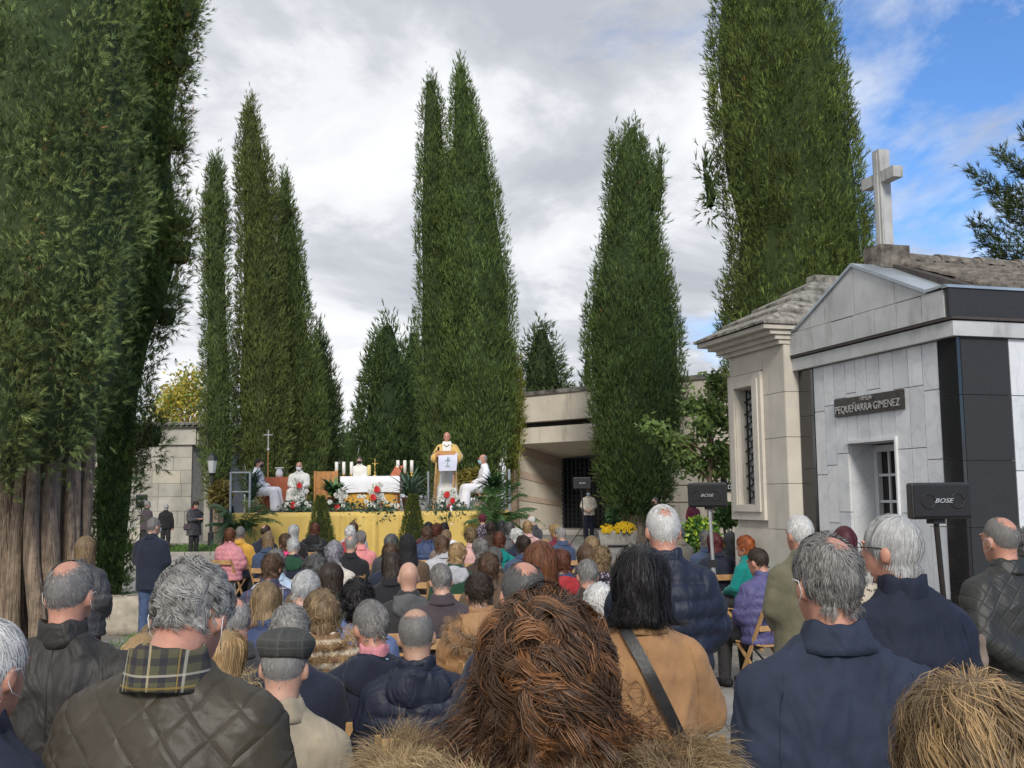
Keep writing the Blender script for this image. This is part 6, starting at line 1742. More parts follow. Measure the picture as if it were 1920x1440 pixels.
FC = dict(pink=(.62, .25, .28), mustard=(.6, .33, .05), navy=(.013, .017, .034), black=(.014, .014, .016), dark=(.03, .029, .03), hotpink=(.75, .06, .2), cream=(.58, .53, .45), salmon=(.7, .25, .25), red=(.35, .03, .035), brown=(.11, .07, .042), dbrown=(.045, .03, .022), olive=(.13, .12, .075), dolive=(.05, .055, .035), green=(.02, .075, .045), dgreen=(.015, .06, .03), grey=(.1, .1, .105), lgrey=(.42, .42, .44), teal=(.0, .19, .175), purple=(.085, .08, .19), blue=(.03, .05, .12), mblue=(.045, .07, .13), beige=(.33, .28, .2), tan=(.34, .185, .083), lpink=(.6, .36, .33), white=(.72, .72, .7), maroon=(.07, .02, .025), plum=(.06, .045, .052), charcoal=(.05, .05, .055), denim=(.06, .09, .17), palebl=(.4, .5, .62), taupe=(.18, .14, .115), wine=(.15, .02, .04))


def ex_plaid(c1, c2, c3, sc):
    def f(t, tc, out, b):
        ns, lk = t.nodes, t.links; sp_ = ns.new('ShaderNodeSeparateXYZ'); lk.new(tc.outputs['Object'], sp_.inputs[0]); cur = out
        for ax, col, s, lo_ in (('X', c1, sc, .55), ('Z', c1, sc, .55), ('X', c2, sc * .5, .93), ('Z', c2, sc * .5, .93), ('X', c3, sc * .5 + 3, .95), ('Z', c3, sc * .37, .95)):
            mm = ns.new('ShaderNodeMath'); mm.operation = 'MULTIPLY'; lk.new(sp_.outputs[ax], mm.inputs[0]); mm.inputs[1].default_value = s
            fr_ = ns.new('ShaderNodeMath'); fr_.operation = 'FRACT'; lk.new(mm.outputs[0], fr_.inputs[0])
            gt_ = ns.new('ShaderNodeMath'); gt_.operation = 'GREATER_THAN'; lk.new(fr_.outputs[0], gt_.inputs[0]); gt_.inputs[1].default_value = lo_
            fm = ns.new('ShaderNodeMath'); fm.operation = 'MULTIPLY'; lk.new(gt_.outputs[0], fm.inputs[0]); fm.inputs[1].default_value = .55
            mx_ = ns.new('ShaderNodeMix'); mx_.data_type = 'RGBA'; lk.new(fm.outputs[0], mx_.inputs['Factor']); lk.new(cur, mx_.inputs['A']); mx_.inputs['B'].default_value = (*col, 1); cur = mx_.outputs['Result']
        return cur
    return f


def ex_bands(c1, per, ax='Z', lo_=.5, soft=.25):
    def f(t, tc, out, b):
        ns, lk = t.nodes, t.links
        n_ = ns.new('ShaderNodeTexWave'); n_.bands_direction = ax; lk.new(tc.outputs['Object'], n_.inputs['Vector']); n_.inputs['Scale'].default_value = .31416 / per * 1.0; n_.inputs['Distortion'].default_value = 1.2; n_.inputs['Detail'].default_value = 3; n_.inputs['Detail Scale'].default_value = 6
        mr = ns.new('ShaderNodeMapRange'); lk.new(n_.outputs['Fac'], mr.inputs[0]); mr.inputs[1].default_value = lo_ - soft; mr.inputs[2].default_value = lo_ + soft
        mx_ = ns.new('ShaderNodeMix'); mx_.data_type = 'RGBA'; lk.new(mr.outputs[0], mx_.inputs['Factor']); lk.new(out, mx_.inputs['A']); mx_.inputs['B'].default_value = (*c1, 1)
        return mx_.outputs['Result']
    return f


def ex_spots(c1, sc):
    def f(t, tc, out, b):
        ns, lk = t.nodes, t.links
        v = ns.new('ShaderNodeTexVoronoi'); lk.new(tc.outputs['Object'], v.inputs['Vector']); v.inputs['Scale'].default_value = sc
        mr = ns.new('ShaderNodeMapRange'); lk.new(v.outputs['Distance'], mr.inputs[0]); mr.inputs[1].default_value = .28; mr.inputs[2].default_value = .38; mr.inputs[3].default_value = 1; mr.inputs[4].default_value = 0
        mx_ = ns.new('ShaderNodeMix'); mx_.data_type = 'RGBA'; lk.new(mr.outputs[0], mx_.inputs['Factor']); lk.new(out, mx_.inputs['A']); mx_.inputs['B'].default_value = (*c1, 1)
        return mx_.outputs['Result']
    return f


SPECIAL = {
    'plaid': lambda: mat('plaid_wool', (.06, .07, .13), .95, .1, 20, extra=ex_plaid((.03, .03, .05), (.5, .5, .5), (.25, .08, .08), 16)),
    'leopard': lambda: mat('leopard_print', (.55, .47, .36), .9, .1, 20, extra=ex_spots((.02, .015, .012), 42)),
    'furstripe': lambda: mat('striped_fur', (.62, .54, .42), .9, .18, 30, extra=ex_bands((.25, .15, .08), .055, 'Z', .35)),
    'sailor': lambda: mat('denim_blue', (.12, .16, .3), .9, .12, 20),
    'floral': lambda: mat('floral_print', (.03, .025, .035), .9, .2, 20, extra=ex_spots((.4, .3, .36), 30)),
}
# ---------------------------------------------------------------- assembling a person
m_mask = mat('face_mask_white', (.75, .77, .78), .8, .04, 20); m_maskb = mat('face_mask_blue', (.35, .55, .65), .8, .04, 20); m_maskk = mat('face_mask_black', (.012, .012, .013), .8, .1, 20)
m_eye = mat('eye_dark', (.02, .015, .012), .2, .1, 5)
_a, _e = np.meshgrid(np.linspace(math.radians(18), math.radians(162), 14), np.linspace(-1.0, .12, 8))
_mv = np.stack([.073 * np.cos(_e) * np.cos(_a), .02 + .10 * np.cos(_e) * np.sin(_a), -.035 + .085 * np.sin(_e) + .012 * np.sin(_a) * (_e > -.3)], -1).reshape(-1, 3)
_q = np.concatenate([np.stack([j * 14 + np.arange(13), j * 14 + np.arange(13) + 1, (j + 1) * 14 + np.arange(13) + 1, (j + 1) * 14 + np.arange(13)], 1) for j in range(7)])
MASK = np_mesh('face_mask', _mv, None, _q, True)
EYE_ME = MB().lathe((0, 0, 0), [(.001, -.008), (.009, -.004), (.011, 0), (.009, .004), (.001, .008)], 8).mesh('eye', True)
STRAP = {}
for s in (-1, 1):
    b = MB(); b.tube([(s * .088, .03, -.02), (s * .093, .0, .012), (s * .092, -.026, .008), (s * .088, -.032, -.02), (s * .084, -.01, -.045), (s * .07, .04, -.06)], .0011, 5); STRAP[s] = b.mesh('mask_strap', True)

PEOPLE = []
FOCUS = (-3.0, 27.0)


def hoodmesh(dz, big=1.0, h=.014):
    key = ('hood', dz, big)
    if key not in CLOTH:
        lo = (-.24, -.3, 1.2 + dz); hi = (.24, .12, 1.56 + dz); G = grid(lo, hi, h)
        d = ell(G, (0, -.115, 1.395 + dz), (.15 * big, .06 * big, .105 * big)); d = smin(d, ell(G, (0, -.05, 1.455 + dz), (.13 * big, .105 * big, .045)), .04); d = -smin(-d, ell(G, (0, -.045, 1.475 + dz), (.105 * big, .085 * big, .085)), .02)
        V, Q = snet(d, lo, h); V = V + vnorm(V, Q) * (wrinkle(V, 4, 13.0) * .014)[:, None]; CLOTH[key] = np_mesh('hood', V, None, Q, True)
    return CLOTH[key]


def fur(P, N, n_per, length, width, r, tint=.4, droop=.4, seg=3, streak=None):
    P = np.repeat(P, n_per, 0); N = np.repeat(N, n_per, 0); n = len(P)
    P = P + r.normal(0, .006, P.shape); k1, k2 = r.normal(0, 22, (3, 3)), r.normal(0, 45, (3, 3)); D = unit(N * .8 + np.sin(P @ k1) * .45 + np.sin(P @ k2) * .3 + r.normal(0, .18, (n, 3))); L_ = length * r.uniform(.5, 1.2, n)[:, None] / seg
    pts = [P]
    for k in range(seg): P = P + D * L_; D = unit(D + np.array([0, 0, -droop]) + r.normal(0, .12, (n, 3))); pts.append(P)
    S = np.stack(pts, 1); Sd = unit(np.cross(unit(np.gradient(S, axis=1)), r.normal(0, 1, (n, 1, 3)))); w_ = width * np.linspace(1, .2, seg + 1)[None, :, None]
    V = np.stack([S - Sd * w_ / 2, S + Sd * w_ / 2], 2).reshape(-1, 3); m = 2 * (seg + 1)
    qd = np.array([[2 * k, 2 * k + 1, 2 * k + 3, 2 * k + 2] for k in range(seg)]); Tn = (np.concatenate([qd[:, [0, 1, 2]], qd[:, [0, 2, 3]]])[None] + (np.arange(n) * m)[:, None, None]).reshape(-1, 3)
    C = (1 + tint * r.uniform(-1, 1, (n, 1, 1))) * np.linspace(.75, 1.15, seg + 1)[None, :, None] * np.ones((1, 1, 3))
    return V, Tn, np.repeat(C[:, :, None, :], 2, 2).reshape(-1, 3)


def fur_ring(dz, R=.13, tube=.045, n=900, per=5, length=.05, seed=1, width=.003, yc=-.05, zc=1.45, gap=1.0, sx_=1.25, tilt=.35, half=False):
    r = np.random.default_rng(seed); q = r.uniform(math.pi / 2 + gap / 2, math.pi * 2.5 - gap / 2, n); t = r.uniform(0, 2 * math.pi, n)
    c = np.stack([R * sx_ * np.cos(q), yc + R * np.sin(q), zc + dz + tilt * R * np.sin(q) * .5], 1); o = np.stack([np.cos(q), np.sin(q), 0 * q], 1)
    N = o * np.cos(t)[:, None] + np.array([0, 0, 1]) * np.sin(t)[:, None]
    return fur(c + N * tube, N, per, length, width, r)


def make_person(px, ytop, d, pose='sit', hair=None, hc='grey', coat='plain', cc='navy', kind='wool', label='', group=None, yaw=None, hy=0.0, hp=0.0, legs='dark', fine=False, hood=None, collar=None, mask=None, wide=1.0, hem=None, seed=0, skin=0, face=False, extra=None, special=None, zscale=None, hairmesh=None, hairmat=None, legkind='trousers', straps=False, hfix=None, amp=None, top=None, strapsmat=None, coatmesh=None, deep=1.0, hairtop=.0):
    h = .0092 if fine else .0135; ch = .0132 if fine else .021
    P = POSES[pose]; dz = P['dz']
    Rm, hcn = head_pose(pose, hy, hp); T0 = (hcn + Rm @ np.array([0, -.012, .124]))[2] + hairtop
    tgt = at(px, ytop, d); z0 = gz(d); s = float((tgt[2] - z0) / T0)
    if P['sit']: s = min(max(s, .93), 1.13)
    yw = yaw if yaw is not None else math.atan2(-(FOCUS[0] - tgt[0]), FOCUS[1] - d)
    off = np.array((Matrix.Rotation(yw, 3, 'Z') @ Vector(hcn))) * s
    loc = (tgt[0] - off[0], d - off[1], z0)
    b = obj('person', body_mesh(pose, hy, hp, h), SKIN[skin], None, loc, (0, 0, yw), (s, s, s)); tag(b, label, 'person', group)
    cm = SPECIAL[special]() if special else fab(cc, FC[cc], kind)
    obj('coat', coatmesh or coat_mesh(pose, coat, ch, seed, wide, hem, amp, deep), cm, b)
    lm = {'dark': fab('dark', FC['dark'], 'cloth'), 'denim': fab('denim', FC['denim'], 'cloth'), 'navy': fab('navy', FC['navy'], 'cloth'), 'white': m_wcloth, 'wine': fab('wine', FC['maroon'], 'cloth'), 'olive': fab('olive', FC['olive'], 'cloth')}[legs]
    obj('trousers' if legkind == 'trousers' else 'robe_skirt', legs_mesh(pose, legkind), lm, b)
    obj('shoes', legs_mesh(pose, 'shoes'), fab('black', FC['black'], 'cloth'), b)
    cl = collar or ('stand' if coat in ('puffer',) else 'fold')
    if cl == 'stand': me = CLOTH.setdefault(('cs', dz), collar_mesh(1.425 + dz, 1.515 + dz, .088, .082, .014, .5, back=.0))
    elif cl == 'fold': me = CLOTH.setdefault(('cf', dz), collar_mesh(1.43 + dz, 1.505 + dz, .108, .076, .008, .7, back=.004))
    else: me = None
    if me is not None: obj('collar', me, cm, b)
    Re = Matrix(Rm.tolist()).to_euler()
    if hairmesh is None and hair: hairmesh = hair_of(hair, seed % 2)
    if hairmesh is not None: obj('hair', hairmesh, hairmat or hair_mat(hc), b, tuple(hcn), Re)
    if hood: obj('hood', hoodmesh(dz), fab(hood, FC[hood], 'cloth') if isinstance(hood, str) else cm, b)
    if mask: obj('face_mask', MASK, mask, b, tuple(hcn), Re)
    if face:
        for sgn in (-1, 1): obj('eye', EYE_ME, m_eye, b, tuple(hcn + Rm @ np.array([sgn * .03, .0935, .011])), (math.pi / 2 + Re.x, Re.y, Re.z))
    if straps:
        for sgn in (-1, 1): obj('mask_strap', STRAP[sgn], strapsmat or m_mask, b, tuple(hcn), Re)
    if extra: extra(b, dz, Rm, hcn, cm)
    PEOPLE.append((b, px, ytop, d))
    return b


def seam(b, lines, m, rad=.0028):
    """stitched seams lying on the back of the coat"""
    cme = [c for c in b.children if c.name.startswith('coat')][0].data; V = np.empty(len(cme.vertices) * 3, np.float32); cme.vertices.foreach_get('co', V); V = V.reshape(-1, 3); V = V[V[:, 1] < .05]
    for ln in lines:
        pts = []; ln = np.array(ln, float); f = np.linspace(0, len(ln) - 1, 8 * (len(ln) - 1) + 1)
        for x, z in zip(np.interp(f, range(len(ln)), ln[:, 0]), np.interp(f, range(len(ln)), ln[:, 1])):
            dd = (V[:, 0] - x) ** 2 + (V[:, 2] - z) ** 2; k = np.argsort(dd)[:6]; k = k[V[k, 1] < np.min(V[k, 1]) + .03]; pts.append((x, float(V[k, 1].mean()) - .0005, z))
        MB().tube(pts, rad, 5).build('seam', m, b, True)


# ---------------------------------------------------------------- folding chair
def chair_template():
    e = empty('folding_chair')
    for sgn in (-1, 1):
        x = sgn * .2
        MB().hexa([(x - .012, -.24, .80), (x + .012, -.24, .80), (x + .012, -.21, .80), (x - .012, -.21, .80)], [(x - .012, .20, 0), (x + .012, .20, 0), (x + .012, .235, 0), (x - .012, .235, 0)]).build('back_post', m_wood, e)
        x2 = sgn * .172
        MB().hexa([(x2 - .011, .19, .44), (x2 + .011, .19, .44), (x2 + .011, .225, .44), (x2 - .011, .225, .44)], [(x2 - .011, -.27, 0), (x2 + .011, -.27, 0), (x2 + .011, -.235, 0), (x2 - .011, -.235, 0)]).build('leg', m_wood, e)
    for k in range(5):
        MB().box((0, -.15 + k * .085, .452 + .004 * k / 4), (.375, .072, .017), bev=.004).build('seat_slat', m_wood, e)
    for z, h_ in ((.745, .075), (.60, .05)):
        y = -.225 + .44 * (.80 - z) / .8
        MB().box((0, y - .012, z), (.372, .018, h_), bev=.004).build('back_slat', m_wood, e)
    MB().box((0, .16, .09), (.37, .02, .03)).build('stretcher', m_wood, e); MB().box((0, -.19, .08), (.32, .02, .03)).build('stretcher', m_wood, e)
    return e


CH0 = chair_template(); CH_USED = [False]


def chair_at(x, y, yw, label, z=None):
    o = CH0 if not CH_USED[0] else copy_tree(CH0); CH_USED[0] = True
    o.location = (x, y, gz(y) if z is None else z); o.rotation_euler = (0, 0, yw); tag(o, label, 'chair', 'wooden folding chairs of the congregation'); return o


def sit(px, y, hair, hc, coat, cc, what, kind='wool', **k):
    """seat somebody so that the top of the head is seen at (px, y)"""
    lo_, hi_ = 2.0, 23.6
    for _ in range(30):
        md = (lo_ + hi_) / 2
        if at(px, y, md)[2] - gz(md) - k.get('th', 1.318) > 0: lo_ = md
        else: hi_ = md
    d = lo_; k.pop('th', None)
    r_ = random.Random(int(px * 7 + y * 13)); hy = k.pop('hy', r_.choice([-.5, -.2, 0, .2, .45])); hp = k.pop('hp', r_.choice([0.0, .2]))
    if 'yaw' not in k: k['yaw'] = math.atan2(-(FOCUS[0] - at(px, y, d)[0]), FOCUS[1] - d) + r_.uniform(-.2, .2)
    p = make_person(px, y, d, 'sit', hair, hc, coat, cc, kind, 'person seated ' + what, 'seated congregation', hy=hy, hp=hp, seed=k.pop('seed', r_.randint(0, 2)), skin=r_.randint(0, 2), hairtop=.012, fine=d < 6.5, **k)
    p.rotation_euler[0] = r_.uniform(-.03, .05); p.rotation_euler[1] = r_.uniform(-.04, .04)
    cdx = Matrix.Rotation(p.rotation_euler.z, 3, 'Z') @ Vector((0, -.02, 0))
    chair_at(p.location[0] + cdx.x, p.location[1] + cdx.y, p.rotation_euler.z, 'wooden folding chair under the person ' + what)
    return p
# ================================================================ the seated congregation (x, y of the head top)
sit(432, 989, 'shortf', 'auburn', 'puffer', 'pink', 'in pink ribbed jacket, leftmost of the rows', 'nylon')
sit(454, 986, 'short', 'salt', 'plain', 'mustard', 'in mustard yellow coat beside the pink jacket')
sit(500, 983, 'balding', 'dbrown', 'plain', 'navy', 'in navy coat beside the mustard coat')
sit(506, 997, 'long', 'dblond', 'plain', 'mblue', 'in slate blue jacket behind the navy coat, left')
sit(552, 983, 'bob', 'silver', 'plain', 'black', 'in black coat before the left clipped cone')
sit(538, 1000, 'shortf', 'brown', 'plain', 'hotpink', 'in hot pink coat, left rows')
sit(556, 1006, 'short', 'silver', 'plain', 'navy', 'in navy coat with green trim', hood='dgreen')
sit(586, 980, 'shortf', 'redbrown', 'puffer', 'black', 'in shiny black jacket in front of the left cone', 'nylon', hood='black')
sit(521, 1029, 'shortf', 'salt', 'plain', 'palebl', 'in pale blue shirt just ahead of the plaid coat')
sit(510, 1037, 'shortf', 'brown', 'plain', 'navy', 'in grey plaid wool coat, left rows', special='plaid')
sit(580, 1041, 'curly', 'dgrey', 'plain', 'brown', 'in brown coat right of the plaid coat')
sit(621, 1016, 'curly', 'lilac', 'plain', 'cream', 'in cream coat in the middle of the left rows')
sit(656, 1003, 'balding', 'grey', 'plain', 'black', 'in plain black coat beside the salmon coat', skin=1) if False else sit(656, 1003, 'balding', 'grey', 'plain', 'black', 'in plain black coat beside the salmon coat')
sit(670, 993, 'short', 'salt', 'plain', 'salmon', 'in salmon pink coat near the gold skirt')
sit(654, 985, 'shortf', 'white', 'plain', 'red', 'in red jacket just left of the salmon coat')
sit(664, 978, 'bob', 'brown', 'plain', 'lgrey', 'in pale grey coat at the gold skirt')
sit(737, 1000, 'bob', 'dgrey', 'plain', 'charcoal', 'in charcoal coat in front of the black hood')
sit(738, 1017, 'shortf', 'brown', 'plain', 'navy', 'in navy coat left of the black hood')
sit(734, 1034, 'long', 'dbrown', 'plain', 'black', 'in black coat ahead of the grey hooded top')
sit(580, 1067, 'short', 'silver', 'plain', 'dark', 'in dark overcoat behind the brown coat', th=1.34)
sit(634, 1052, 'long', 'dbrown', 'plain', 'dolive', 'in dark olive coat behind the cream coat')
sit(487, 1090, 'bob', 'dblond', 'puffer', 'blue', 'in blue padded jacket behind the plaid coat', 'nylon')
sit(456, 1114, 'balding', 'grey', 'plain', 'charcoal', 'in charcoal coat, left of the striped fur coat')
sit(796, 987, 'shortf', 'brown', 'puffer', 'blue', 'in ribbed navy padded vest right of the black hood', 'nylon')
sit(802, 978, 'bob', 'black', 'plain', 'maroon', 'in maroon coat beside the right clipped cone')
sit(817, 982, 'curly', 'redbrown', 'plain', 'plum', 'in plum coat right of the right clipped cone')
sit(837, 980, 'shortf', 'black', 'plain', 'white', 'in white jacket before the gold skirt')
sit(839, 992, 'short', 'dblond', 'plain', 'taupe', 'in taupe coat behind the white jacket')
sit(828, 1003, 'bob', 'brown', 'plain', 'lgrey', 'in light grey knitted top ahead of the green coat')
sit(854, 1017, 'shortf', 'blond', 'plain', 'dgreen', 'in bottle green coat with grey collar', hood='lgrey')
sit(886, 990, 'curly', 'dblond', 'plain', 'lpink', 'in pale pink coat near the right palm')
sit(923, 977, 'shortf', 'dbrown', 'plain', 'dbrown', 'in dark brown coat under the right palm')
sit(937, 975, 'long', 'black', 'plain', 'black', 'in black coat under the right palm')
sit(955, 978, 'shortf', 'dgrey', 'plain', 'grey', 'in grey coat near the right palm')
sit(963, 990, 'shortf', 'white', 'plain', 'navy', 'in navy coat behind the grey coat, centre right')
sit(930, 997, 'shortf', 'redbrown', 'plain', 'teal', 'in brown top with bright teal scarf', hood='teal')
sit(904, 1009, 'shortf', 'salt', 'plain', 'dbrown', 'in dark brown coat behind the pale pink coat')
sit(977, 1003, 'shortf', 'dbrown', 'plain', 'mblue', 'in slate blue coat ahead of the person in white shirt') if False else sit(977, 1003, 'shortf', 'dbrown', 'plain', 'mblue', 'in slate blue coat behind the beige coat')
sit(990, 976, 'shortf', 'blond', 'plain', 'lpink', 'in beige pink coat with a shoulder strap')
sit(1000, 965, 'fringe', 'white', 'plain', 'charcoal', 'in charcoal coat beside the right palm')
sit(1041, 982, 'shortf', 'blond', 'plain', 'wine', 'in wine red coat, right rows')
sit(1046, 987, 'short', 'grey', 'plain', 'mblue', 'in slate blue coat beside the wine red coat')
sit(920, 1024, 'short', 'dgrey', 'plain', 'dark', 'in dark coat with brown collar, right of green coat', hood='brown')
sit(907, 1036, 'shortf', 'brown', 'plain', 'brown', 'in brown coat left of the red-brown long hair') if False else sit(907, 1036, 'shortf', 'brown', 'plain', 'brown', 'in brown coat ahead of the tan padded jacket')
sit(834, 1054, 'short', 'salt', 'plain', 'plum', 'in plum brown coat behind the green coat')
sit(1056, 1028, 'shortf', 'redbrown', 'plain', 'blue', 'in blue coat with red hood, centre right', hood='red')
sit(1106, 1004, 'bob', 'dblond', 'plain', 'dark', 'in dark coat at the front of the right block')
sit(1105, 1020, 'bob', 'brown', 'plain', 'navy', 'in navy coat in the right block')
sit(1131, 1025, 'curly', 'dblond', 'plain', 'navy', 'in dark coat with a white flowered scarf', special='floral')
sit(1164, 1033, 'fringe', 'grey', 'plain', 'dgreen', 'in dark green coat right of the flowered scarf')
sit(1094, 1047, 'short', 'salt', 'plain', 'dbrown', 'in dark brown coat behind the flowered scarf', straps=False)
sit(1106, 1091, 'wave', 'white', 'plain', 'charcoal', 'in charcoal coat left of the camel coat')
sit(1272, 985, 'short', 'grey', 'plain', 'beige', 'in beige coat hidden behind the padded standing person')
sit(1322, 994, 'shortf', 'salt', 'plain', 'mblue', 'in slate blue coat under the silver-poled loudspeaker')
sit(1341, 998, 'bob', 'burgundy', 'plain', 'navy', 'in navy coat beside the silver loudspeaker pole')
sit(1366, 996, 'bob', 'dgrey', 'plain', 'charcoal', 'in dark grey coat left of the teal coat', yaw=.5)
sit(1394, 1004, 'shortf', 'orange', 'plain', 'teal', 'in bright teal coat at the right side', yaw=.85, hy=.1)
sit(1422, 1026, 'short', 'dbrown', 'puffer', 'purple', 'in purple padded jacket beside the olive coat', 'nylon')
sit(283, 1163, 'long', 'dblond', 'plain', 'lgrey', 'in grey coat low at the far left rows', th=1.22)
sit(266, 1197, 'bob', 'blond', 'plain', 'mblue', 'in slate blue coat behind the quilted shoulder', th=1.18)


# people with clothing of their own
def fur_collar_fn(col, **k):
    def f(b, dz, Rm, hcn, cm):
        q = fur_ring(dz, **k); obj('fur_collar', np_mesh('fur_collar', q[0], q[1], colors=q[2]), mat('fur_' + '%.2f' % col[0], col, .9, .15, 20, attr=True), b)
    return f


sit(610, 1104, 'shortf', 'dblond', 'puffer', 'cream', 'in cream and brown striped fur coat', special='furstripe', extra=fur_collar_fn((.42, .27, .13), R=.125, tube=.04, n=700, per=4, length=.05))
sit(436, 1185, 'bob', 'blond', 'plain', 'lgrey', 'in pale grey coat with blond fur collar', th=1.20, extra=fur_collar_fn((.5, .38, .22), R=.13, tube=.045, n=600, per=4, length=.06))


def tanpuff(b, dz, Rm, hcn, cm):
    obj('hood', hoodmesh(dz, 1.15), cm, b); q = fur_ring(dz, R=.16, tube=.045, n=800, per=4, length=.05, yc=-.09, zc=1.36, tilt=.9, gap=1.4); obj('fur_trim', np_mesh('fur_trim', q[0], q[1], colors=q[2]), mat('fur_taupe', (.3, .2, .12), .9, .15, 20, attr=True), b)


sit(903, 1073, 'wave', 'dbrown', 'puffer', 'tan', 'in tan padded jacket with fur-trimmed hood', 'nylon', extra=tanpuff)


def sailor(b, dz, Rm, hcn, cm):
    n = 22; xs2 = np.linspace(-.19, .19, n)
    for k, (o_, m_) in enumerate(((0, cm), (.012, m_wcloth), (.03, m_wcloth))):
        pass
    prof = [(1.475, -.088, .09), (1.43, -.118, .15), (1.38, -.142, .175), (1.26, -.168, .18)]
    V = np.array([(f * w_, y + .05 * abs(f) ** 2 * (1 if z > 1.3 else .8), z + dz) for z, y, w_ in prof for f in np.linspace(-1, 1, n)]); i = np.arange(n - 1)
    obj('sailor_collar', np_mesh('sailor_collar', V, None, np.concatenate([np.stack([j * n + i, j * n + i + 1, (j + 1) * n + i + 1, (j + 1) * n + i], 1) for j in range(3)]), True), cm, b)
    for o_ in (.018, .036):
        bb = MB(); bb.tube([(-.18 + o_, -.135, 1.36 + dz), (-.18 + o_, -.135 - .01, 1.26 + dz + o_), (.18 - o_, -.145, 1.26 + dz + o_), (.18 - o_, -.135, 1.36 + dz)], .0045, 5)
        bb = MB(); pts = [(sg * (.18 - o_), -.135 - .02 * (z < 1.3), z + dz) for sg, z in ((-1, 1.37), (-1, 1.28))] + [(x, -.178, 1.262 + o_ + dz) for x in np.linspace(-.15, .15, 6)] + [(sg * (.18 - o_), -.135 - .02 * (z < 1.3), z + dz) for sg, z in ((1, 1.28), (1, 1.37))]
        bb.tube(pts, .005, 5); bb.build('white_braid', m_wcloth, b)


sit(657, 1085, 'curly', 'black', 'plain', 'blue', 'in blue jacket with white-braided sailor collar', special='sailor', extra=sailor)


def pinkcollar(b, dz, Rm, hcn, cm):
    obj('shirt_collar', collar_mesh(1.44 + dz, 1.525 + dz, .075, .068, .006, .6), fab('hotpink', FC['pink'], 'cloth'), b)
    obj('inner_hood', collar_mesh(1.40 + dz, 1.47 + dz, .142, .085, .012, .9, back=-.015), fab('skyblue', (.3, .5, .72), 'cloth'), b)


sit(688, 1121, 'short', 'salt', 'plain', 'navy', 'in navy jacket with pink and sky blue collars', hood=True, extra=pinkcollar, collar='none')
sit(795, 1133, None, 'grey', 'puffer', 'navy', 'in navy padded jacket with its hood down', 'nylon', hood=True, hairmesh=hair_mesh('crown_fine', n=3800, length=.022, seg=3, width=.0022, vol=.02, lift=.3, line='m', bald=[((0, -.12, .99), .72)], edge=.25, seed=8), hairmat=hair_mat('salt'), hy=0.05, hp=.1)
sit(760, 1050, None, 'grey', 'plain', 'dark', 'in black jacket with grey hood', hood='grey', hy=0, hp=0)
sit(539, 1133, None, 'grey', 'plain', 'navy', 'in dark navy coat behind the flat cap', hairmesh=hair_mesh('wavefine', n=3800, length=.07, seg=6, width=.0026, vol=.13, lift=.35, curl=.007, freq=85, clumps=130, line='m', seed=4, tint=.5), hairmat=hair_mat('grey'))


def hat_mesh(kind):
    if kind in CLOTH: return CLOTH[kind]
    h = .008; lo = (-.14, -.16, -.05); hi = (.14, .18, .2); G = grid(lo, hi, h)
    if kind == 'flatcap':
        d = ell(G, (0, -.005, .085), (.105, .125, .055)); d = smin(d, ell(G, (0, -.012, .05), (.087, .106, .06)), .03); d = np.maximum(d, .028 - G[2] - G[1] * .12); d = smin(d, np.maximum(ell(G, (0, .11, .05), (.08, .06, .014)), -1), .02)
    else:
        d = ell(G, (0, -.012, .045), (.094, .112, .105)); d = np.maximum(d, .0 - G[2])
    V, Q = snet(d, lo, h); V = V + vnorm(V, Q) * (wrinkle(V, 2, 18.0) * .003)[:, None]; CLOTH[kind] = np_mesh(kind, V, None, Q, True)
    return CLOTH[kind]


def with_hat(kind, m):
    def f(b, dz, Rm, hcn, cm):
        obj('flat_cap' if kind == 'flatcap' else 'hat', hat_mesh(kind), m, b, tuple(hcn), Matrix(Rm.tolist()).to_euler())
    return f


m_tweed = mat('dark_tweed', (.045, .045, .04), .95, .3, 120, .3, 300, extra=ex_plaid((.06, .06, .055), (.1, .1, .09), (.08, .08, .075), 26))
sit(522, 1175, 'fringe', 'grey', 'plain', 'beige', 'in beige wool coat and dark flat cap', 'wool', extra=with_hat('flatcap', m_tweed), hp=.1, hy=.05, th=1.335)
sit(904, 964, 'short', 'burgundy', 'plain', 'dark', 'in floral coat and burgundy hat', special='floral', extra=with_hat('beanie', mat('burgundy_felt', (.09, .012, .02), .95, .2, 30)))


def blackhood(b, dz, Rm, hcn, cm):
    h = .012; lo = (-.16, -.18, -.24); hi = (.16, .16, .2); G = grid(lo, hi, h)
    d = ell(G, (0, -.01, .03), (.105, .13, .13)); d = smin(d, rcone(G, (0, -.03, -.05), (0, -.05, -.2), .11, .13), .05); d = smin(d, rcone(G, (0, -.03, .11), (0, -.05, .155), .05, .01), .04); d = np.maximum(d, -(ell(G, (0, .13, .0), (.075, .1, .11))))
    V, Q = snet(d, lo, h); V = V + vnorm(V, Q) * (wrinkle(V, 6, 12.0) * .005)[:, None]; obj('hood', np_mesh('hood', V, None, Q, True), fab('black', FC['black'], 'cloth'), b, tuple(hcn), Matrix(Rm.tolist()).to_euler())


sit(769, 1003, 'short', 'black', 'plain', 'brown', 'in brown coat with a raised black hood', extra=blackhood, th=1.35)

# ================================================================ standing people, back to front
STG = 'people standing around the rows'


def stand(px, y, d, what, pose='stand', **k):
    return make_person(px, y, d, pose, label='person standing ' + what, group=STG, **k)


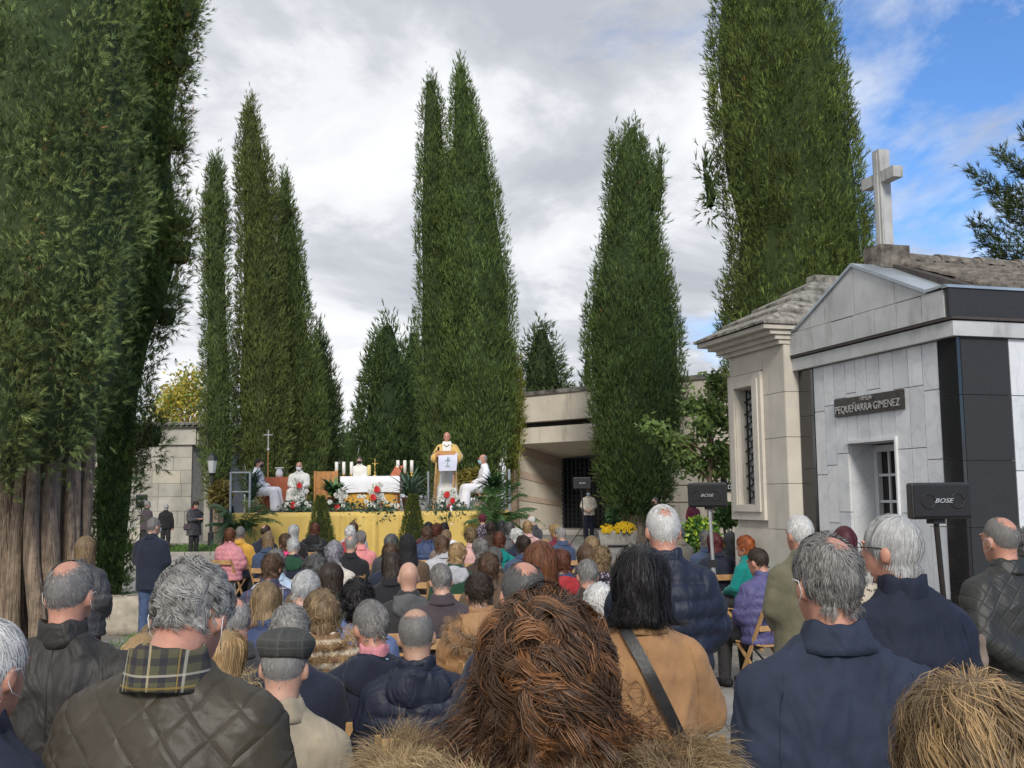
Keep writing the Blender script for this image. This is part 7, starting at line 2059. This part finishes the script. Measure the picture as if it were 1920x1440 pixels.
stand(312, 945, 32.5, 'in black coat, back turned, before the left stone building', 'down', hair='short', hc='silver', cc='black', yaw=.1)
b_ = stand(367, 940, 30.6, 'in dark padded coat and red scarf, reading', 'read', hair='shortf', hc='dbrown', coat='puffer', kind='nylon', cc='charcoal', yaw=math.pi + .9, hp=.35, face=True, hem=.62, legs='dark', collar='stand')
obj('scarf', collar_mesh(1.42, 1.53, .11, .085, .02, .2), fab('wine', (.35, .02, .06), 'wool'), b_)
hb = empty('handbag', (b_.location[0] - .12, b_.location[1] - .17, gz(30.6) + .72)); tag(hb, 'small dark shoulder bag carried by the reading person', 'handbag')
MB().box((0, 0, .09), (.26, .1, .2), bev=.04).build('bag_body', fab('plum', FC['plum'], 'nylon'), hb); MB().tube([(-.1, 0, .18), (-.12, .05, .55), (0, .09, .62), (.12, .05, .55), (.1, 0, .18)], .01, 5).build('strap', fab('plum', FC['plum'], 'nylon'), hb)
ph = MB().box((0, 0, 0), (.08, .006, .15), bev=.003).build('phone', m_gate); Rz = Matrix.Rotation(math.pi + .9, 3, 'Z') @ Vector((0, .38, 1.2)); ph.location = (b_.location[0] + Rz.x, b_.location[1] + Rz.y, gz(30.6) + 1.2); ph.rotation_euler = (.9, 0, math.pi + .9); tag(ph, 'phone held by the reading person in dark padded coat', 'phone')
stand(277, 939, 30.5, 'in brown jacket beside the far left loudspeaker', 'stand', hair='short', hc='grey', cc='plum', yaw=-.6, mask=m_mask)
stand(425, 928, 31.5, 'in black behind the left end of the stage', 'down', hair='short', hc='black', cc='black', yaw=2.5)
stand(1103, 917, 36.2, 'in cream jacket and blue mask before the mausoleum gate', 'stand', hair='bob', hc='dbrown', cc='cream', yaw=math.pi - .1, mask=m_maskb, face=True, legs='navy')
stand(1228, 932, 31.0, 'in black beside the stout cypress trunk', 'down', hair='short', hc='dgrey', cc='black', yaw=1.9, mask=m_maskk)
stand(1300, 936, 29.5, 'in dark red and navy jacket behind the variegated shrub', 'stand', hair='short', hc='grey', cc='wine', yaw=math.pi + .5, mask=m_mask, hood='navy')
stand(289, 971, 13.6, 'in navy jacket and jeans by the left aisle', 'stand', hair='short', hc='salt', cc='navy', yaw=-.25, legs='denim', wide=1.08, hem=.72, mask=m_mask, hy=-.25)
stand(163, 1006, 8.8, 'in grey padded jacket beside the bare cypress trunks', 'stand', hair='long', hc='dblond', coat='puffer', kind='nylon', cc='charcoal', yaw=-.35, legs='wine')

# nearer ones: finely modelled
hs = hair_mesh('silverfine', n=2600, length=.05, seg=5, width=.0026, vol=.07, lift=.2, grav=.8, line='m', seed=11, tint=.25, rand=.15)
stand(1497, 967, 6.7, 'in long olive coat with arms in front', 'stand', hairmesh=hs, hairmat=hair_mat('white'), cc='olive', hem=.55, wide=1.05, fine=True, yaw=.35, skin=1, collar='fold', seed=3)
stand(1582, 988, 7.3, 'in leopard-print coat before the marble tomb', 'read', hair='long', hc='burgundy', special='leopard', yaw=-.05)
dh = hair_mesh('auburnlong', n=2800, length=.30, seg=7, width=.0032, vol=.22, lift=.3, grav=1.0, line='f', seed=12, tint=.45, rand=.10, whorl=(0, -.1, 1))
stand(1012, 1010, 5.2, 'left of the camel coat, only the head showing', 'stand', hairmesh=dh, hairmat=hair_mat('auburn'), cc='dbrown', fine=True, hairtop=.02)
wf_ = hair_mesh('whitecrop', n=3800, length=.032, seg=4, width=.0024, vol=.05, lift=.25, grav=.6, line='m', seed=13, tint=.18, bald=[((.12, -.72, .68), .2), ((-.16, -.70, .7), .17)], edge=.3)
stand(1241, 947, 5.2, 'in dark blue padded jacket behind the camel coat', 'stand', hairmesh=wf_, hairmat=hair_mat('white'), coat='puffer', kind='nylon', cc='navy', wide=1.0, fine=True, skin=1, yaw=.1, hem=.74, legs='denim', collar='stand', hp=.02)
FC['qdark'] = (.03, .03, .028)
rb_ = hair_mesh('rimcrop', n=2800, length=.028, seg=4, width=.0023, vol=.03, lift=.2, line='m', seed=14, tint=.3, bald=[((.12, -.5, .86), .62)], edge=.3)
stand(1872, 969, 5.4, 'in dark quilted jacket, hands behind the back, right edge', 'back', hairmesh=rb_, hairmat=hair_mat('salt'), coat='quilt', kind='quilts', cc='qdark', wide=1.05, fine=True, skin=1, yaw=.35, hem=.7, collar='fold', straps=True)
hat = empty('held_hat', (4.28 * .0 + at(1835, 1245, 5.15)[0], 5.15, at(1835, 1245, 5.15)[2])); tag(hat, 'crumpled taupe bag held behind the back, right edge', 'bag')
lo = (-.12, -.08, -.2); G = grid(lo, (.12, .08, .16), .012); dd_ = rcone(G, (.02, 0, .12), (-.03, 0, -.12), .03, .085); V, Q = snet(dd_, lo, .012); V = V + vnorm(V, Q) * (wrinkle(V, 8, 22.0) * .012)[:, None]
obj('bag_body', np_mesh('bag_body', V, None, Q, True), fab('taupe', FC['taupe'], 'cloth'), hat)
stand(1914, 997, 6.6, 'in black at the right edge behind the quilted jacket', 'stand', hair='curly', hc='dgrey', cc='black', yaw=.4)
hE = hair_mesh('silverlong', n=4600, length=.085, seg=5, width=.0024, vol=.08, lift=.15, grav=1.1, line='m', seed=15, tint=.25, rand=.10, fwd=-.1)


def glasses(b, dz, Rm, hcn, cm):
    e = MB()
    for sg in (-1, 1):
        e.tube([tuple(hcn + Rm @ np.array(p)) for p in ((sg * .062, .105, .012), (sg * .078, .06, .014), (sg * .084, .0, .012), (sg * .082, -.012, -.002))], .0018, 5)
        e.tube([tuple(hcn + Rm @ np.array((sg * .033 + .025 * math.cos(q), .108, .008 + .019 * math.sin(q)))) for q in np.linspace(0, 2 * math.pi, 13)], .0016, 5)
    e.build('glasses', m_iron, b)
    r = np.random.default_rng(9); n = 1500; a = r.uniform(.5, math.pi - .5, n); t = r.uniform(-1.1, -.45, n)
    Pp = np.stack([.066 * np.cos(t * .5) * np.cos(a) * 1.05, .02 + .078 * np.sin(a), -.05 + .06 * np.sin(t)], 1); Nn = unit(Pp - np.array([0, .02, -.03]))
    q = fur(Pp, Nn, 1, .02, .002, r, .2, .5); o = obj('beard', np_mesh('beard', q[0], q[1], colors=q[2]), hair_mat('white'), b, tuple(hcn), Matrix(Rm.tolist()).to_euler())


pE = stand(1668, 967, 3.75, 'in navy jacket with glasses before the right loudspeaker', 'stand', hairmesh=hE, hairmat=hair_mat('silver'), cc='navy', kind='cloth', wide=1.03, fine=True, skin=1, yaw=.18, hy=.62, hem=.78, extra=glasses, seed=4, collar='stand', amp=.012)
hL = hair_mesh('greythin', n=2600, length=.035, seg=4, width=.0023, vol=.04, lift=.2, line='m', seed=16, tint=.3, bald=[((.1, -.35, .93), .5)], edge=.35)
stand(980, 1052, 3.6, 'just beyond the fur-hooded coat, only the crown showing', 'stand', hairmesh=hL, hairmat=hair_mat('dgrey'), cc='navy', fine=True, skin=1, wide=.84)

# camel coat with a black shoulder strap
hC = hair_mesh('darkbob', n=5400, length=.25, seg=7, width=.0025, vol=.46, lift=.3, grav=.5, line='f', seed=17, tint=.6, rand=.16, endz=-.135, clumps=110, curl=.007, freq=26, flare=.2, conv=.3, whorl=(.1, -.2, .97))


def strapx(b, dz, Rm, hcn, cm):
    V = []; n = 26
    for k in range(n):
        f = k / (n - 1); x = -.085 + .30 * f; z = 1.468 - .62 * f ** 1.05
        a_ = np.interp(z, [.55, 1.0, 1.18, 1.30, 1.375, 1.425, 1.475], [.24, .21, .222, .215, .178, .124, .08]); b2 = np.interp(z, [.55, 1.0, 1.18, 1.30, 1.375, 1.425, 1.475], [.162, .155, .155, .148, .122, .1, .085]); yc = -.02
        xx = np.clip(abs(x) / a_, 0, .97); y = yc - b2 * (1 - xx ** 2.4) ** (1 / 2.4) - .009
        t = unit(np.array([.36, -.62])); sd_ = np.array([-t[1], 0, t[0]]) * .021
        V += [np.array([x, y, z]) - sd_, np.array([x, y, z]) + sd_]
    V = np.array(V); i = np.arange(n - 1) * 2
    Q = np.stack([i, i + 1, i + 3, i + 2], 1); V2 = V + np.array([0, .006, 0]); Q2 = Q[:, ::-1] + len(V)
    obj('shoulder_strap', np_mesh('shoulder_strap', np.concatenate([V, V2]), None, np.concatenate([Q, Q2]), True), mat('black_leather', (.016, .015, .015), .45, .2, 30, .1, 80), b)


pC = stand(1200, 1026, 3.75, 'in camel wool coat with diagonal black shoulder strap', 'stand', hairmesh=hC, hairmat=hair_mat('black'), cc='tan', wide=1.0, fine=True, yaw=.02, hem=.36, extra=strapx, seed=5, hairtop=.022, amp=.014, collar='fold', hy=-.1, legs='denim')

# dark waxed jacket on the left
FC['wax'] = (.03, .027, .024)
hI = hair_mesh('leftrim', n=4200, length=.026, seg=4, width=.0022, vol=.035, lift=.22, line='m', seed=18, tint=.3, bald=[((0, -.42, .9), .52)], edge=.35)
pI = stand(135, 1050, 3.55, 'in dark waxed jacket before the bare cypress trunks', 'down', hairmesh=hI, hairmat=hair_mat('salt'), cc='wax', kind='nylon', wide=1.16, fine=True, skin=1, yaw=-.06, hem=.72, collar='stand', seed=6, amp=.017, straps=True)

# olive quilted jacket with upturned plaid collar
hA = hair_mesh('greycurl', n=7000, length=.06, seg=7, width=.0018, vol=.10, lift=.35, curl=.0075, freq=100, clumps=240, line='m', seed=19, tint=.55, rand=.35, grav=.5, conv=.5)
m_plaidc = mat('olive_plaid', (.085, .08, .045), .95, .12, 60, .2, 300, extra=ex_plaid((.012, .012, .03), (.5, .46, .36), (.35, .23, .05), 30))


def plaidc(b, dz, Rm, hcn, cm):
    obj('collar', collar_mesh(1.42, 1.51, .100, .082, .008, .5, 60, .004, 3, -.04, .012, 7), m_plaidc, b)


FC['oliveq'] = (.05, .041, .027) #(.062, .052, .034)
stand(362, 1058, 2.4, 'in olive quilted jacket with upturned plaid collar', 'down', hairmesh=hA, hairmat=hair_mat('grey'), coat='quilt', kind='quilt', cc='oliveq', wide=1.0, fine=True, skin=1, yaw=-.1, hp=.60, hem=.72, collar='none', extra=plaidc, straps=True, seed=7, amp=.007, hairtop=.012)

# navy jacket, right foreground
hD = hair_mesh('greyswept', n=6000, length=.055, seg=6, width=.0021, vol=.09, lift=.22, curl=.004, freq=70, clumps=220, line='m', seed=20, tint=.5, bald=[((.22, -.42, .88), .4)], edge=.4, rand=.2, grav=.7)
FC['steelnavy'] = (.024, .032, .056)
pD = stand(1545, 1003, 2.72, 'in steel navy jacket in the right foreground', 'down', hairmesh=hD, hairmat=hair_mat('salt'), cc='steelnavy', kind='cloth', wide=1.07, fine=True, skin=1, yaw=.12, hy=.1, hem=.74, straps=True, seed=8, amp=.016, collar='fold')

ARMH = [[(s * .165, 1.385), (s * .185, 1.3), (s * .195, 1.2), (s * .19, 1.1)] for s in (-1, 1)]
m_seam = fab('steelnavy', FC['steelnavy'], 'cloth')
seam(pD, [[(-.19, 1.10), (0, 1.095), (.19, 1.10)]] + ARMH, m_seam, .0018)
seam(pE, ARMH, fab('navy', FC['navy'], 'cloth'), .0018)
seam(pI, ARMH + [[(0, 1.42), (.004, 1.2), (0, .95)]], fab('wax', FC['wax'], 'nylon'))
seam(pC, ARMH + [[(0, 1.42), (.004, 1.2), (0, .6)]], fab('tan', FC['tan'], 'wool'), .002)

# white-haired person cut by the left edge
hJ = hair_mesh('whitefine', n=3400, length=.06, seg=5, width=.0022, vol=.09, lift=.25, line='m', seed=21, tint=.2)
stand(-18, 1164, 2.35, 'in navy coat, cut by the left edge', 'down', hairmesh=hJ, hairmat=hair_mat('white'), cc='navy', kind='cloth', wide=1.05, fine=True, skin=1, yaw=-.25, hem=.7, straps=True, seed=9, hp=.1)

# curly brown hair and fur hood, middle foreground
hB = hair_mesh('bigcurls', n=7400, length=.30, seg=18, width=.0016, vol=.44, lift=.32, grav=.32, curl=.019, freq=48, clumps=330, cexp=.3, jitt=.14, line='f', seed=22, tint=.4, rand=.42, lump=.3, offlo=.45, stick=.62, flare=.28, conv=.8, whorl=(0, -.35, .93), streak=(2.2, 1.8, 1.3), capvol=.45)


def furhood(b, dz, Rm, hcn, cm):
    r = np.random.default_rng(4); n = 5200
    q = r.uniform(math.pi * .96, math.pi * 2.04, n); t = r.uniform(-.9, 2.6, n)
    rr_ = .068 + .012 * np.sin(q * 7)
    c = np.stack([.235 * np.cos(q), -.045 + .165 * np.sin(q), 1.395 + .028 * np.cos(q) ** 2 + .012 * np.sin(q * 5)], 1); o = np.stack([np.cos(q), np.sin(q), 0 * q], 1)
    N = o * np.cos(t)[:, None] + np.array([0, 0, 1]) * np.sin(t)[:, None]
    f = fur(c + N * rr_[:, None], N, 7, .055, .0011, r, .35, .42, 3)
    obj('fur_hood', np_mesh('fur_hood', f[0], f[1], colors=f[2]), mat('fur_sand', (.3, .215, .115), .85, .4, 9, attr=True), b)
    lo = (-.34, -.32, 1.2); G = grid(lo, (.34, .1, 1.5), .012); d = None
    qs = np.linspace(math.pi * .96, math.pi * 2.04, 13); pts = [(.235 * math.cos(a), -.045 + .165 * math.sin(a), 1.395 + .028 * math.cos(a) ** 2) for a in qs]
    for a, c_ in zip(pts[:-1], pts[1:]):
        x = rcone(G, a, c_, .066, .066); d = x if d is None else np.minimum(d, x)
    V, Q = snet(d, lo, .012); obj('hood_roll', np_mesh('hood_roll', V, None, Q, True), mat('fur_base', (.2, .15, .085), .95, .3, 14), b)


stand(1022, 1090, 1.75, 'in fur-hooded coat, back turned, middle foreground', 'stand', hairmesh=hB, hairmat=hair_mat('brown'), cc='dbrown', kind='cloth', wide=1.05, fine=True, yaw=.0, hem=.7, collar='none', extra=furhood, hairtop=.045, hp=.05)
# blond wavy hair, bottom right corner
hK = hair_mesh('blondwaves', n=9000, length=.26, seg=10, width=.0013, vol=.36, lift=.25, stick=.75, grav=.5, curl=.016, freq=34, clumps=240, conv=.5, cexp=.5, jitt=.2, flare=.1, line='f', seed=23, tint=.28, rand=.22, streak=(1.7, 1.65, 1.5), whorl=(-.15, -.2, .96), capvol=.5, offlo=.62, lump=.15)
stand(1815, 1258, 1.5, 'cut by the bottom right corner, only the head showing', 'stand', hairmesh=hK, hairmat=hair_mat('dblond'), cc='dbrown', kind='cloth', fine=True, yaw=.1, hairtop=.025, hp=.1)

# ================================================================ clergy on the stage
CG = 'people in robes on the stage'
m_gvest = mat('gold_vestment', (.62, .4, .09), .5, .15, 6, .1, 40, sheen=.3)
m_alb = mat('cream_vestment', (.76, .74, .67), .8, .05, 6, .12, 50)
m_albw = mat('white_alb', (.78, .78, .82), .8, .04, 6, .12, 50)
FC['albw'] = (.78, .78, .82)


def on_stage(px, ytop, d, pose, label, vest, hz_, **k):
    """stand or seat somebody on the deck; hz_ extra height of the surface under the feet"""
    p = make_person(px, ytop, d, pose, label=label, group=CG, cc='albw', kind='cloth', legs='white', legkind='robe', **k)
    P = POSES[pose]; s = p.scale[0]; tgt = at(px, ytop, d)
    Rm, hcn = head_pose(pose, k.get('hy', 0), k.get('hp', 0)); T0 = (hcn + Rm @ np.array([0, -.012, .124]))[2]
    s2 = float((tgt[2] - SZ - hz_) / T0); s2 = min(max(s2, .85), 1.16)
    off = np.array(Matrix.Rotation(p.rotation_euler.z, 3, 'Z') @ Vector(hcn)) * s2
    p.scale = (s2,) * 3; p.location = (tgt[0] - off[0], d - off[1], SZ + hz_)
    for c in p.children:
        if c.name.startswith(('coat', 'robe_skirt', 'collar')):
            c.material_slots[0].link = 'OBJECT'; c.material_slots[0].material = vest if c.name.startswith('coat') else (m_albw if vest is not m_alb else m_alb)
    return p


dB_ = 26.75
bi = on_stage(838, 810, dB_, 'preach', 'person in gold robe with white front panel standing at the lectern', m_gvest, .16, hair='fringe', hc='silver', coat='chasuble', hem=.30, wide=1.05, yaw=math.pi, face=True, skin=1, collar='none')
dz0 = 0
st_ = MB().box((bi.location[0], bi.location[1], SZ + .08), (1.0, .8, .155), bev=.01).build('low_step', m_deck); tag(st_, 'low wooden step under the person in gold robe', 'step')
V = []; n = 9
for z, y in ((1.49, .085), (1.42, .13), (1.3, .165), (1.15, .178), (1.0, .182), (.7, .19), (.33, .2)):
    V += [(x, y - .09 * abs(x / .11) ** 2 * .35, z) for x in np.linspace(-.1, .1, n)]
i = np.arange(n - 1); obj('front_panel', np_mesh('front_panel', np.array(V), None, np.concatenate([np.stack([j * n + i, j * n + i + 1, (j + 1) * n + i + 1, (j + 1) * n + i], 1) for j in range(6)]), True), m_alb, bi)
obj('neck_band', collar_mesh(1.40, 1.50, .15, .085, .008, .1), m_alb, bi)
MB().tube([(-.07, .07, 1.46), (-.05, .14, 1.4), (0, .165, 1.36), (.05, .14, 1.4), (.07, .07, 1.46)], .008, 5).build('neck_chain', m_iron, bi)
on_stage(905, 852, 26.9, 'sit', 'person in white robe and blue mask seated at the right of the stage', m_albw, 0.0, hair='fringe', hc='grey', coat='plain', yaw=math.pi / 2 + .25, mask=m_maskb, face=True, skin=1, collar='fold')
on_stage(561, 866, 26.6, 'sit', 'person in cream robe and white mask seated facing us on the stage', m_alb, 0.0, hair='fringe', hc='grey', coat='plain', wide=1.12, yaw=math.pi, mask=m_mask, face=True, skin=1, collar='fold')
on_stage(674, 861, 28.9, 'stand', 'person in cream robe and black mask behind the altar', m_alb, 0.0, hair='short', hc='dgrey', coat='plain', wide=1.08, hem=.4, yaw=math.pi, mask=m_maskk, face=True, collar='fold')
on_stage(486, 860, 26.7, 'sit', 'person in white robe and black mask seated sideways at the stage left', m_albw, 0.0, hair='short', hc='dbrown', coat='plain', yaw=-math.pi / 2 - .1, mask=m_maskk, face=True, collar='fold')
for p_, lab in ((905, 'wooden folding chair under the robed person at the right of the stage'), (561, 'wooden folding chair under the cream-robed person on the stage'), (486, 'wooden folding chair under the robed person seated sideways, left')):
    q = [b for b, px, yt_, d in PEOPLE if px in (p_,)][0]
    chair_at(q.location[0], q.location[1], q.rotation_euler.z, lab, SZ)
# loose chairs seen in the gaps
p = at(105, 1360, 3.0); c = chair_at(p[0], 3.15, .1, 'wooden folding chair before the dark waxed jacket')
p = at(1330, 1300, 4.6); chair_at(p[0] - .1, 4.75, -.3, 'wooden folding chair beside the camel coat with red jacket on it')
p = at(575, 1400, 3.6); chair_at(p[0] + .0, 3.75, .05, 'empty wooden folding chair between the flat cap and the fur hood')
p = at(1445, 1130, 7.4)
